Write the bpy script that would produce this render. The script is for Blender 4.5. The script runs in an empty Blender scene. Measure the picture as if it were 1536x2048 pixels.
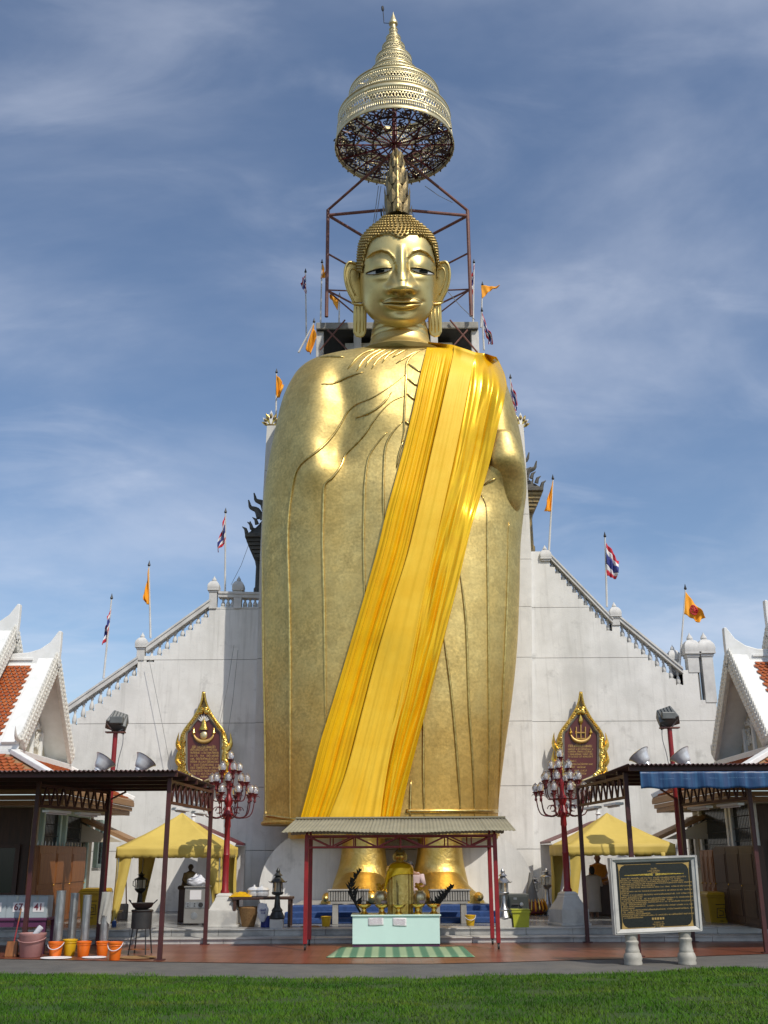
import bpy, bmesh, math, random
import numpy as np
from mathutils import Vector, Matrix, noise
from mathutils.bvhtree import BVHTree
R = math.radians
rnd = random.Random(7)
scn = bpy.context.scene
col = scn.collection

# ---------------------------------------------------------------- camera
FPX, CAMH, PITCH, ROLL = 2080.0, 1.7, R(18.38), R(-0.3)
cam_d = bpy.data.cameras.new('camera')
cam = bpy.data.objects.new('camera', cam_d)
col.objects.link(cam)
cam_d.sensor_fit = 'VERTICAL'
cam_d.sensor_height = 36.0
cam_d.lens = FPX / 2048 * 36.0
cam_d.clip_start, cam_d.clip_end = 0.1, 6000
CM = Matrix.Translation((0, 0, CAMH)) @ Matrix.Rotation(R(90) + PITCH, 4, 'X') @ Matrix.Rotation(ROLL, 4, 'Z')
cam.matrix_world = CM
scn.camera = cam
CAM = Vector((0, 0, CAMH))
CR = CM.to_3x3()

# ---------------------------------------------------------------- sun, sky, exposure
SUN_AZ, SUN_EL = R(36), R(48)          # azimuth measured from straight behind the camera, to the right
SUNV = Vector((math.sin(SUN_AZ) * math.cos(SUN_EL), -math.cos(SUN_AZ) * math.cos(SUN_EL), math.sin(SUN_EL)))
sun_d = bpy.data.lights.new('sun', 'SUN')
sun_d.energy, sun_d.angle, sun_d.color = 3.3, R(0.55), (1.0, 0.94, 0.84)
sun = bpy.data.objects.new('sun', sun_d)
sun.location = (20, -20, 40)
sun.rotation_euler = SUNV.to_track_quat('Z', 'Y').to_euler()
col.objects.link(sun)

world = bpy.data.worlds.new('World')
scn.world = world
world.use_nodes = True
wn, wl = world.node_tree.nodes, world.node_tree.links
wn.clear()
w_out = wn.new('ShaderNodeOutputWorld')
w_bg = wn.new('ShaderNodeBackground')
w_bg.inputs['Strength'].default_value = 0.13
sky = wn.new('ShaderNodeTexSky')
sky.sky_type = 'NISHITA'
sky.sun_disc = False
sky.sun_elevation = SUN_EL
sky.sun_rotation = R(180) - SUN_AZ
sky.air_density, sky.dust_density, sky.ozone_density = 1.0, 1.0, 3.2
tc = wn.new('ShaderNodeTexCoord')
sep = wn.new('ShaderNodeSeparateXYZ')
wl.new(tc.outputs['Generated'], sep.inputs[0])
def wmath(op, a, b):
    n = wn.new('ShaderNodeMath'); n.operation = op
    for i, s in enumerate((a, b)):
        if isinstance(s, (int, float)): n.inputs[i].default_value = s
        else: wl.new(s, n.inputs[i])
    return n.outputs[0]
zz = wmath('ADD', wmath('MAXIMUM', sep.outputs[2], 0.0), 0.22)
cx_ = wmath('DIVIDE', sep.outputs[0], zz)
cy_ = wmath('DIVIDE', sep.outputs[1], zz)
cmb = wn.new('ShaderNodeCombineXYZ')
wl.new(cx_, cmb.inputs[0]); wl.new(cy_, cmb.inputs[1])
def cloud(scale, rot, sx, sy, detail, lo, hi, dist, off):
    mp = wn.new('ShaderNodeMapping')
    mp.inputs['Scale'].default_value = (sx, sy, 1)
    mp.inputs['Rotation'].default_value = (0, 0, R(rot))
    mp.inputs['Location'].default_value = off
    wl.new(cmb.outputs[0], mp.inputs[0])
    nz = wn.new('ShaderNodeTexNoise')
    nz.inputs['Scale'].default_value = scale
    nz.inputs['Detail'].default_value = detail
    nz.inputs['Roughness'].default_value = 0.55
    nz.inputs['Distortion'].default_value = dist
    wl.new(mp.outputs[0], nz.inputs['Vector'])
    mr = wn.new('ShaderNodeMapRange')
    mr.interpolation_type = 'SMOOTHSTEP'
    mr.inputs['From Min'].default_value = lo
    mr.inputs['From Max'].default_value = hi
    wl.new(nz.outputs['Fac'], mr.inputs['Value'])
    return mr.outputs[0]
c1 = cloud(1.0, 24, 1.0, 1.35, 7, 0.38, 0.80, 0.3, (1.4, 2.6, 0))
c2 = cloud(3.4, -28, 0.75, 1.5, 9, 0.48, 0.78, 0.8, (3.1, 0.7, 0))
cl = wmath('ADD', wmath('MULTIPLY', c1, 0.56), wmath('MULTIPLY', c2, 0.17))
cl = wmath('ADD', cl, 0.02)
mx = wn.new('ShaderNodeMix'); mx.data_type = 'RGBA'
wl.new(cl, mx.inputs['Factor'])
wl.new(sky.outputs[0], mx.inputs['A'])
mx.inputs['B'].default_value = (5.9, 6.3, 7.3, 1)
wl.new(mx.outputs['Result'], w_bg.inputs['Color'])
wl.new(w_bg.outputs[0], w_out.inputs[0])

scn.view_settings.view_transform = 'Standard'
scn.view_settings.look = 'None'
scn.view_settings.exposure = 0.0
scn.view_settings.gamma = 1.0
scn.view_settings.use_curve_mapping = False
scn.cycles.max_bounces = 8
scn.cycles.use_denoising = True

# ---------------------------------------------------------------- photo measurements -> metres
def ray(x, y):
    return (CR @ Vector(((x - 768) / FPX, -(y - 1024) / FPX, -1))).normalized()
def at(x, y, Y):
    d = ray(x, y)
    return CAM + d * (Y / d.y)
def atz(x, y, z):
    d = ray(x, y)
    return CAM + d * ((z - CAMH) / d.z)
def atx(x, y, X):
    d = ray(x, y)
    return CAM + d * (X / d.x)
def proj(p):
    q = CR.transposed() @ (Vector(p) - CAM)
    return 768 + FPX * q.x / -q.z, 1024 - FPX * q.y / -q.z
def lerp(a, b, t): return a + (b - a) * t
def interp(tab, k):
    if k <= tab[0][0]: return tab[0][1:]
    for a, b in zip(tab, tab[1:]):
        if k <= b[0]:
            t = (k - a[0]) / (b[0] - a[0])
            return tuple(lerp(p, q, t) for p, q in zip(a[1:], b[1:]))
    return tab[-1][1:]
def sinterp(tab, k):
    """smooth (Catmull-Rom) lookup in a table keyed on the first column"""
    n = len(tab)
    if k <= tab[0][0]: return tab[0][1:]
    if k >= tab[-1][0]: return tab[-1][1:]
    for i in range(n - 1):
        if k <= tab[i + 1][0]: break
    t = (k - tab[i][0]) / (tab[i + 1][0] - tab[i][0])
    p0, p1, p2, p3 = tab[max(i - 1, 0)], tab[i], tab[i + 1], tab[min(i + 2, n - 1)]
    out = []
    for c in range(1, len(p1)):
        h = p2[0] - p1[0]
        m1 = (p2[c] - p0[c]) / (p2[0] - p0[0]) * h if p2[0] != p0[0] else 0
        m2 = (p3[c] - p1[c]) / (p3[0] - p1[0]) * h if p3[0] != p1[0] else 0
        t2, t3 = t * t, t * t * t
        out.append((2*t3 - 3*t2 + 1) * p1[c] + (t3 - 2*t2 + t) * m1 + (-2*t3 + 3*t2) * p2[c] + (t3 - t2) * m2)
    return tuple(out)
def smooth_path(pts, n):
    pts = [Vector(p) for p in pts]
    tab = []
    s = 0
    for i, p in enumerate(pts):
        if i: s += (p - pts[i - 1]).length
        tab.append((s,) + tuple(p))
    return [Vector(sinterp(tab, s * i / (n - 1))) for i in range(n)]

# ---------------------------------------------------------------- mesh builder
ORG = {}
class MB:
    def __init__(self):
        self.v, self.f = [], []
    def add(self, vs, fs):
        o = len(self.v)
        self.v += [tuple(p) for p in vs]
        self.f += [tuple(i + o for i in f) for f in fs]
        return self
    def bx(self, x0, x1, y0, y1, z0, z1):
        return self.hexa([(x0,y0,z0),(x1,y0,z0),(x1,y1,z0),(x0,y1,z0),(x0,y0,z1),(x1,y0,z1),(x1,y1,z1),(x0,y1,z1)])
    def hexa(self, p):
        return self.add(p, [(3,2,1,0),(4,5,6,7),(0,1,5,4),(1,2,6,5),(2,3,7,6),(3,0,4,7)])
    def box(self, c, s, rz=0, rx=0, ry=0):
        m = Matrix.Rotation(rz, 3, 'Z') @ Matrix.Rotation(ry, 3, 'Y') @ Matrix.Rotation(rx, 3, 'X')
        c = Vector(c)
        ps = []
        for z in (-1, 1):
            for x, y in ((-1,-1),(1,-1),(1,1),(-1,1)):
                ps.append(c + m @ Vector((x*s[0]/2, y*s[1]/2, z*s[2]/2)))
        return self.hexa(ps)
    def beam(self, a, b, w, h, up=(0, 0, 1)):
        a, b = Vector(a), Vector(b)
        d = (b - a).normalized()
        u = Vector(up)
        s = d.cross(u)
        if s.length < 1e-4: s = d.cross(Vector((1, 0, 0)))
        s.normalize(); t = s.cross(d).normalized()
        ps = []
        for q in (a, b):
            for i, j in ((-1,-1),(1,-1),(1,1),(-1,1)):
                ps.append(q + s * (i*w/2) + t * (j*h/2))
        return self.hexa(ps)
    def tube(self, pts, r, n=8, cap=True, closed=False):
        pts = [Vector(p) for p in pts]
        m = len(pts)
        rs = r if isinstance(r, (list, tuple)) else [r] * m
        ref = None
        vs, fs = [], []
        for i, p in enumerate(pts):
            if closed: d = pts[(i + 1) % m] - pts[i - 1]
            else: d = pts[min(i + 1, m - 1)] - pts[max(i - 1, 0)]
            if d.length < 1e-9: d = Vector((0, 0, 1))
            d.normalize()
            if ref is None:
                ref = d.cross(Vector((0.31, 0.2, 0.93)))
                if ref.length < 0.1: ref = d.cross(Vector((1, 0, 0)))
            ref = (ref - d * ref.dot(d)).normalized()
            s = d.cross(ref)
            for k in range(n):
                a = 2 * math.pi * k / n
                vs.append(p + (ref * math.cos(a) + s * math.sin(a)) * rs[i])
        for i in range(m if closed else m - 1):
            for k in range(n):
                i2, k2 = (i + 1) % m, (k + 1) % n
                fs.append((i*n+k, i*n+k2, i2*n+k2, i2*n+k))
        if cap and not closed:
            fs.append(tuple(reversed(range(n))))
            fs.append(tuple(range((m-1)*n, m*n)))
        return self.add(vs, fs)
    def lathe(self, prof, c=(0,0,0), n=24, mat=None, cap=True, sx=1, sy=1, a0=0):
        c = Vector(c)
        vs, fs = [], []
        m = len(prof)
        for r, z in prof:
            for k in range(n):
                a = 2 * math.pi * (k + a0) / n
                p = Vector((r * math.cos(a) * sx, r * math.sin(a) * sy, z))
                if mat is not None: p = mat @ p
                vs.append(c + p)
        for i in range(m - 1):
            for k in range(n):
                k2 = (k + 1) % n
                fs.append((i*n+k, i*n+k2, (i+1)*n+k2, (i+1)*n+k))
        if cap:
            fs.append(tuple(reversed(range(n))))
            fs.append(tuple(range((m-1)*n, m*n)))
        return self.add(vs, fs)
    def prism(self, poly, vec):
        poly = [Vector(p) for p in poly]
        vec = Vector(vec)
        n = len(poly)
        fs = [tuple(reversed(range(n))), tuple(range(n, 2*n))]
        for i in range(n):
            j = (i + 1) % n
            fs.append((i, j, n + j, n + i))
        return self.add(poly + [p + vec for p in poly], fs)
    def grid(self, nu, nv, fn, wrap=False):
        vs = [fn(i / (nu - 1), j / (nv - 1)) for j in range(nv) for i in range(nu)]
        fs = []
        for j in range(nv - 1):
            for i in range(nu - 1):
                fs.append((j*nu+i, j*nu+i+1, (j+1)*nu+i+1, (j+1)*nu+i))
            if wrap: fs.append((j*nu+nu-1, j*nu, (j+1)*nu, (j+1)*nu+nu-1))
        return self.add(vs, fs)
    def ball(self, c, r, nu=12, nv=8, mat=None):
        if not isinstance(r, (tuple, list)): r = (r, r, r)
        c = Vector(c)
        vs, fs = [], []
        for j in range(nv + 1):
            t = math.pi * j / nv
            for i in range(nu):
                a = 2 * math.pi * i / nu
                p = Vector((r[0]*math.sin(t)*math.cos(a), r[1]*math.sin(t)*math.sin(a), -r[2]*math.cos(t)))
                if mat is not None: p = mat @ p
                vs.append(c + p)
        for j in range(nv):
            for i in range(nu):
                i2 = (i + 1) % nu
                fs.append((j*nu+i, j*nu+i2, (j+1)*nu+i2, (j+1)*nu+i))
        return self.add(vs, fs)
    def loft(self, rings, cap=True):
        n = len(rings[0])
        vs = [p for r in rings for p in r]
        fs = []
        for j in range(len(rings) - 1):
            for k in range(n):
                k2 = (k + 1) % n
                fs.append((j*n+k, j*n+k2, (j+1)*n+k2, (j+1)*n+k))
        if cap:
            fs.append(tuple(reversed(range(n))))
            fs.append(tuple(range((len(rings)-1)*n, len(rings)*n)))
        return self.add(vs, fs)
    def build(self, name, mat=None, parent=None, smooth=35, bevel=0, solid=0, recalc=True, **props):
        me = bpy.data.meshes.new(name)
        vs = self.v
        if parent is not None:
            ox, oy, oz = ORG.get(parent.name, (0, 0, 0))
        else:
            a = np.array(vs)
            lo, hi = a.min(0), a.max(0)
            ox, oy, oz = (lo[0]+hi[0])/2, (lo[1]+hi[1])/2, lo[2]
        me.from_pydata([(x-ox, y-oy, z-oz) for x, y, z in vs], [], self.f)
        if recalc and len(self.f) < 60000:
            bm = bmesh.new(); bm.from_mesh(me)
            bmesh.ops.remove_doubles(bm, verts=bm.verts, dist=1e-5)
            bmesh.ops.recalc_face_normals(bm, faces=bm.faces)
            bm.to_mesh(me); bm.free()
        if smooth:
            me.shade_smooth()
            if smooth < 180: me.set_sharp_from_angle(angle=R(smooth))
        o = bpy.data.objects.new(name, me)
        col.objects.link(o)
        if mat is not None: me.materials.append(M[mat] if isinstance(mat, str) else mat)
        if parent is not None:
            o.parent = parent
            ORG[o.name] = (ox, oy, oz)
        else:
            o.location = (ox, oy, oz)
            ORG[o.name] = (ox, oy, oz)
        if solid:
            m = o.modifiers.new('thickness', 'SOLIDIFY'); m.thickness = solid; m.offset = 0
        if bevel:
            m = o.modifiers.new('edge', 'BEVEL'); m.width = bevel; m.segments = 2; m.limit_method = 'ANGLE'; m.angle_limit = R(40)
        for k, v in props.items(): o[k] = v
        return o
def tag(o, label, cat, group=None):
    o['label'] = label; o['category'] = cat
    if group: o['group'] = group
    return o
def thing(name, label, cat, loc=(0, 0, 0), group=None, rz=0):
    o = bpy.data.objects.new(name, None)
    o.empty_display_size = 0.2
    col.objects.link(o)
    o.location = loc
    o.rotation_euler = (0, 0, rz)
    ORG[o.name] = tuple(loc)
    return tag(o, label, cat, group)
def proto(name, label, cat, group=None):
    """a thing built round its own origin, then moved with place()"""
    return thing(name, label, cat, (0, 0, 0), group)
def place(o, loc, rz=0, s=1):
    o.location = loc; o.rotation_euler = (0, 0, rz); o.scale = (s, s, s)
    return o
def copy_tree(o, loc=None, rz=None, label=None, parent=None, s=None):
    c = o.copy(); col.objects.link(c); c.parent = parent
    if loc is not None: c.location = loc
    if rz is not None: c.rotation_euler = (0, 0, rz)
    if s is not None: c.scale = (s, s, s)
    if label: c['label'] = label
    for ch in o.children: copy_tree(ch, parent=c)
    return c
def struct(o):
    o['kind'] = 'structure'
    return o

# ---------------------------------------------------------------- materials
M = {}
def mat(name, c, rough=0.6, metal=0.0, c2=None, scale=3.0, lo=0.35, hi=0.65, bump=0.0, bscale=30.0, spec=0.5,
        streak=None, detail=5, stretch=(1, 1, 1), rvar=0.0, trans=0.0, sheen=0.0, emit=None, coat=0, bstretch=None):
    m = bpy.data.materials.new(name); m.use_nodes = True
    nt = m.node_tree; N, L = nt.nodes, nt.links
    b = N['Principled BSDF']
    def rgba(q): return (q[0], q[1], q[2], 1)
    b.inputs['Base Color'].default_value = rgba(c)
    b.inputs['Roughness'].default_value = rough
    b.inputs['Metallic'].default_value = metal
    b.inputs['Specular IOR Level'].default_value = spec
    if trans: b.inputs['Transmission Weight'].default_value = trans
    if sheen: b.inputs['Sheen Weight'].default_value = sheen
    if coat: b.inputs['Coat Weight'].default_value = coat
    t = N.new('ShaderNodeTexCoord')
    def nz(sc, det, st, ro=0.6):
        mp = N.new('ShaderNodeMapping'); mp.inputs['Scale'].default_value = st
        L.new(t.outputs['Object'], mp.inputs[0])
        n = N.new('ShaderNodeTexNoise'); n.inputs['Scale'].default_value = sc
        n.inputs['Detail'].default_value = det; n.inputs['Roughness'].default_value = ro
        L.new(mp.outputs[0], n.inputs['Vector'])
        return n
    def ramp(src, a, z):
        r = N.new('ShaderNodeMapRange'); r.inputs['From Min'].default_value = a; r.inputs['From Max'].default_value = z
        L.new(src, r.inputs['Value']); return r.outputs[0]
    last = None
    if c2 is not None:
        n = nz(scale, detail, stretch)
        mxn = N.new('ShaderNodeMix'); mxn.data_type = 'RGBA'
        L.new(ramp(n.outputs['Fac'], lo, hi), mxn.inputs['Factor'])
        mxn.inputs['A'].default_value = rgba(c); mxn.inputs['B'].default_value = rgba(c2)
        last = mxn.outputs['Result']
        if rvar:
            ad = N.new('ShaderNodeMath'); ad.operation = 'MULTIPLY_ADD'
            L.new(n.outputs['Fac'], ad.inputs[0]); ad.inputs[1].default_value = rvar; ad.inputs[2].default_value = rough - rvar/2
            L.new(ad.outputs[0], b.inputs['Roughness'])
    if streak:
        for (sc, st, cc, a, z, k) in streak:
            n = nz(sc, 6, st)
            mu = N.new('ShaderNodeMath'); mu.operation = 'MULTIPLY'; mu.inputs[1].default_value = k
            L.new(ramp(n.outputs['Fac'], a, z), mu.inputs[0])
            mxn = N.new('ShaderNodeMix'); mxn.data_type = 'RGBA'
            L.new(mu.outputs[0], mxn.inputs['Factor'])
            if last is not None: L.new(last, mxn.inputs['A'])
            else: mxn.inputs['A'].default_value = rgba(c)
            mxn.inputs['B'].default_value = rgba(cc)
            last = mxn.outputs['Result']
    if last is not None: L.new(last, b.inputs['Base Color'])
    if bump:
        n = nz(bscale, 4, bstretch or (1, 1, 1))
        bp = N.new('ShaderNodeBump'); bp.inputs['Strength'].default_value = bump; bp.inputs['Distance'].default_value = 0.03
        L.new(n.outputs['Fac'], bp.inputs['Height'])
        L.new(bp.outputs[0], b.inputs['Normal'])
    if emit:
        b.inputs['Emission Color'].default_value = rgba(emit); b.inputs['Emission Strength'].default_value = 1
    M[name] = m
    return m
# gold leaf of the statue: olive gold high up, warmer where the lower leaf is newer (patches with their own outline)
mat('gold', (0.74, 0.575, 0.225), 0.54, 0.92, c2=(0.66, 0.50, 0.185), scale=1.6, bump=0.22, bscale=6, rvar=0.14,
    streak=[(9, (1, 1, 1), (0.46, 0.34, 0.13), 0.55, 0.75, 0.45), (0.35, (1, 1, 0.5), (0.70, 0.48, 0.14), 0.5, 0.62, 0.5), (40, (1, 1, 1), (0.75, 0.6, 0.25), 0.6, 0.75, 0.4)])
mat('gold_skin', (0.76, 0.60, 0.25), 0.42, 0.93, c2=(0.67, 0.51, 0.20), scale=2.2, bump=0.06, bscale=8, rvar=0.12,
    streak=[(14, (1, 1, 1), (0.42, 0.3, 0.11), 0.58, 0.78, 0.4)])
mat('gold_leaf', (0.74, 0.54, 0.18), 0.42, 1.0, c2=(0.62, 0.42, 0.10), scale=3, bump=0.5, bscale=9, rvar=0.2,
    streak=[(18, (1, 1, 1), (0.40, 0.24, 0.05), 0.55, 0.75, 0.5)])
mat('gold_bright', (0.85, 0.60, 0.16), 0.22, 1.0, c2=(0.60, 0.36, 0.06), scale=14, bump=0.2, bscale=40)
mat('gold_ridge', (0.80, 0.60, 0.22), 0.30, 1.0, c2=(0.55, 0.38, 0.12), scale=9)
mat('gold_hair', (0.36, 0.26, 0.10), 0.42, 0.95, c2=(0.46, 0.34, 0.13), scale=9)
mat('gold_pale', (0.78, 0.68, 0.42), 0.40, 0.9, c2=(0.68, 0.57, 0.31), scale=3, bump=0.1, bscale=25)
mat('gold_dark', (0.34, 0.25, 0.11), 0.5, 0.7, c2=(0.19, 0.15, 0.08), scale=8, bump=0.3, bscale=20)
mat('eye_white', (0.52, 0.52, 0.50), 0.5)
mat('iris_black', (0.010, 0.012, 0.010), 0.9, spec=0.1)
mat('black', (0.012, 0.012, 0.013), 0.4)
mat('sash_orange', (0.88, 0.52, 0.006), 0.45, 0.12, c2=(0.82, 0.44, 0.005), scale=1.5, spec=0.25, bump=0.12, bscale=5, bstretch=(1, 1, 0.1))
mat('sash_yellow', (0.90, 0.57, 0.045), 0.5, 0.05, c2=(0.85, 0.50, 0.025), scale=1.2, spec=0.25, bump=0.1, bscale=5, bstretch=(1, 1, 0.1))
mat('sash_gold', (0.93, 0.56, 0.010), 0.27, 0.42, c2=(0.88, 0.48, 0.008), scale=2, bump=0.25, bscale=3, bstretch=(1, 1, 0.25))
WST = [(1.1, (1, 1, 0.13), (0.36, 0.35, 0.31), 0.52, 0.80, 0.5), (0.5, (1, 1, 1), (0.50, 0.49, 0.46), 0.5, 0.7, 0.35), (7, (1, 1, 0.06), (0.40, 0.385, 0.35), 0.53, 0.76, 0.5), (2.2, (1, 1, 1), (0.42, 0.41, 0.38), 0.60, 0.72, 0.5)]
mat('wall', (0.77, 0.755, 0.715), 0.75, c2=(0.70, 0.685, 0.645), scale=2, streak=WST, bump=0.12, bscale=25)
mat('wall_trim', (0.66, 0.65, 0.62), 0.7, c2=(0.50, 0.49, 0.47), scale=2.5, bump=0.1, bscale=30, streak=[(6, (1, 1, 0.3), (0.36, 0.35, 0.33), 0.55, 0.8, 0.4)])
mat('joint', (0.30, 0.29, 0.28), 0.9)
mat('white_paint', (0.80, 0.80, 0.78), 0.5, c2=(0.72, 0.72, 0.69), scale=4, bump=0.05)
mat('stucco', (0.74, 0.72, 0.66), 0.6, c2=(0.62, 0.60, 0.54), scale=9, bump=0.3, bscale=22)
mat('cream', (0.54, 0.48, 0.36), 0.7, c2=(0.46, 0.40, 0.30), scale=2, streak=[(3, (1, 1, 0.15), (0.42, 0.38, 0.30), 0.55, 0.8, 0.4)], bump=0.08)
mat('mint', (0.42, 0.58, 0.54), 0.55, c2=(0.35, 0.50, 0.46), scale=5)
mat('tile_red', (0.30, 0.058, 0.014), 0.5, c2=(0.42, 0.12, 0.03), scale=4, lo=0.3, hi=0.7, detail=8, bump=0.1)
mat('glass_dark', (0.02, 0.025, 0.022), 0.15)
mat('wood', (0.30, 0.115, 0.03), 0.5, c2=(0.20, 0.07, 0.02), scale=3, stretch=(6, 6, 0.6), bump=0.1)
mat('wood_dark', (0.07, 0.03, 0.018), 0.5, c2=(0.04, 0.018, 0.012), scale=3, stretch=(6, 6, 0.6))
mat('fascia', (0.34, 0.20, 0.10), 0.6, c2=(0.27, 0.15, 0.07), scale=3, stretch=(1, 6, 6))
mat('red_paint', (0.29, 0.013, 0.016), 0.4, c2=(0.20, 0.011, 0.014), scale=5)
mat('red_dark', (0.15, 0.012, 0.014), 0.42, c2=(0.09, 0.012, 0.012), scale=5)
mat('rust_steel', (0.22, 0.085, 0.06), 0.6, c2=(0.12, 0.05, 0.04), scale=4, bump=0.1)
mat('steel_maroon', (0.075, 0.016, 0.016), 0.5, c2=(0.045, 0.013, 0.012), scale=4)
mat('scroll', (0.05, 0.022, 0.022), 0.6)
mat('corrugated', (0.10, 0.045, 0.045), 0.55, c2=(0.06, 0.03, 0.03), scale=2)
mat('corrugated_grey', (0.29, 0.26, 0.17), 0.85, c2=(0.24, 0.215, 0.14), scale=2.2, streak=[(5, (1, 1, 1), (0.20, 0.18, 0.14), 0.55, 0.8, 0.5)])
mat('aluminium', (0.80, 0.81, 0.82), 0.34, 0.35, c2=(0.6, 0.61, 0.62), scale=6)
mat('steel', (0.50, 0.50, 0.50), 0.35, 1.0, c2=(0.36, 0.36, 0.36), scale=9, bump=0.1)
mat('zinc', (0.50, 0.51, 0.50), 0.42, 0.9, c2=(0.34, 0.34, 0.33), scale=5, stretch=(3, 3, 1), bump=0.1)
mat('flood_grey', (0.10, 0.105, 0.10), 0.45, c2=(0.14, 0.145, 0.14), scale=4)
mat('tent_yellow', (0.62, 0.46, 0.10), 0.65, c2=(0.56, 0.41, 0.085), scale=2, bump=0.15, bscale=3)
mat('maroon_panel', (0.115, 0.026, 0.024), 0.35, c2=(0.095, 0.022, 0.02), scale=2)
mat('gold_letter', (0.55, 0.36, 0.12), 0.4, 0.5)
mat('granite_black', (0.012, 0.014, 0.013), 0.25, c2=(0.02, 0.022, 0.02), scale=30)
mat('marble', (0.56, 0.545, 0.50), 0.4, c2=(0.44, 0.42, 0.38), scale=2.2, lo=0.4, hi=0.62, detail=9, streak=[(1.5, (1, 1, 1), (0.28, 0.28, 0.28), 0.56, 0.62, 0.5)])
mat('marble_floor', (0.27, 0.27, 0.26), 0.22, c2=(0.21, 0.21, 0.205), scale=1.5, detail=9)
mat('marble_step', (0.50, 0.49, 0.46), 0.4, c2=(0.30, 0.295, 0.28), scale=1.4, lo=0.42, hi=0.6, detail=10, streak=[(4, (0.4, 1, 1), (0.17, 0.165, 0.15), 0.55, 0.75, 0.5)])
mat('concrete', (0.36, 0.345, 0.31), 0.8, c2=(0.27, 0.26, 0.235), scale=3, bump=0.2, bscale=25, streak=[(5, (1, 1, 0.3), (0.16, 0.15, 0.13), 0.55, 0.8, 0.5)])
mat('concrete_dark', (0.20, 0.19, 0.17), 0.85, c2=(0.13, 0.125, 0.115), scale=2, bump=0.2)
mat('carpet_blue', (0.03, 0.075, 0.22), 0.9, c2=(0.022, 0.055, 0.16), scale=12, bump=0.3, bscale=60)
mat('asphalt', (0.135, 0.128, 0.115), 0.9, c2=(0.10, 0.096, 0.088), scale=2.5, bump=0.4, bscale=70, detail=9,
    streak=[(0.7, (1, 1, 1), (0.17, 0.155, 0.13), 0.5, 0.65, 0.6), (60, (1, 1, 1), (0.2, 0.19, 0.175), 0.6, 0.75, 0.5)])
mat('soil', (0.075, 0.062, 0.035), 0.95, c2=(0.05, 0.055, 0.022), scale=3, bump=0.5, bscale=40)
mat('bag_white', (0.66, 0.66, 0.68), 0.5, c2=(0.55, 0.56, 0.6), scale=5)
mat('paper', (0.72, 0.70, 0.70), 0.8)
mat('mint_panel', (0.60, 0.78, 0.71), 0.4, c2=(0.57, 0.74, 0.68), scale=2)
mat('purple', (0.10, 0.025, 0.075), 0.5)
mat('grey_box', (0.36, 0.41, 0.43), 0.45, c2=(0.32, 0.37, 0.39), scale=3)
mat('machine', (0.30, 0.29, 0.27), 0.4, 0.3, c2=(0.25, 0.24, 0.22), scale=3)
mat('safe_grey', (0.055, 0.06, 0.052), 0.4, c2=(0.045, 0.05, 0.045), scale=3)
mat('plastic_orange', (0.80, 0.17, 0.012), 0.35, c2=(0.74, 0.15, 0.012), scale=4)
mat('plastic_yellow', (0.72, 0.44, 0.015), 0.35, c2=(0.64, 0.38, 0.015), scale=4)
mat('bin_yellow', (0.50, 0.30, 0.012), 0.4, c2=(0.44, 0.26, 0.012), scale=4)
mat('bin_lime', (0.42, 0.44, 0.03), 0.4, c2=(0.36, 0.38, 0.03), scale=4)
mat('plastic_pink', (0.42, 0.22, 0.20), 0.4, c2=(0.36, 0.18, 0.17), scale=4)
mat('plastic_clear', (0.72, 0.70, 0.62), 0.3, trans=0.5)
mat('wicker', (0.36, 0.21, 0.085), 0.7, c2=(0.24, 0.13, 0.05), scale=25, bump=0.4, bscale=50)
mat('flag_orange', (0.86, 0.36, 0.012), 0.7, c2=(0.80, 0.32, 0.01), scale=4)
mat('flag_red', (0.55, 0.025, 0.045), 0.7)
mat('flag_white', (0.74, 0.73, 0.74), 0.7)
mat('flag_blue', (0.035, 0.045, 0.22), 0.7)
mat('skin', (0.32, 0.16, 0.09), 0.55, c2=(0.28, 0.135, 0.075), scale=8)
mat('bronze_skin', (0.06, 0.042, 0.03), 0.4, 0.3)
mat('hair', (0.012, 0.010, 0.010), 0.6)
mat('robe_saffron', (0.58, 0.22, 0.012), 0.7, c2=(0.50, 0.18, 0.01), scale=5, bump=0.2, bscale=8)
mat('cloth_beige', (0.50, 0.43, 0.36), 0.8, c2=(0.45, 0.38, 0.32), scale=6, bump=0.15)
mat('cloth_pink', (0.56, 0.42, 0.40), 0.8)
mat('cloth_dark', (0.02, 0.022, 0.035), 0.8)
mat('fur_brown', (0.26, 0.12, 0.045), 0.85, c2=(0.20, 0.085, 0.03), scale=12, bump=0.4, bscale=60)
mat('plant_dark', (0.012, 0.014, 0.010), 0.6)
mat('flower_yellow', (0.80, 0.42, 0.02), 0.6)
mat('iron_black', (0.02, 0.02, 0.02), 0.5, c2=(0.03, 0.028, 0.026), scale=8)
mat('lantern_iron', (0.075, 0.08, 0.075), 0.4, 0.7, c2=(0.04, 0.042, 0.04), scale=9)
mat('cable', (0.20, 0.20, 0.20), 0.6)
mat('glass_pane', (0.75, 0.75, 0.70), 0.15, trans=0.7)
def bulb_glass():
    m = mat('bulb_glass', (0.93, 0.90, 0.86), 0.06, trans=0.92)
bulb_glass()

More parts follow.
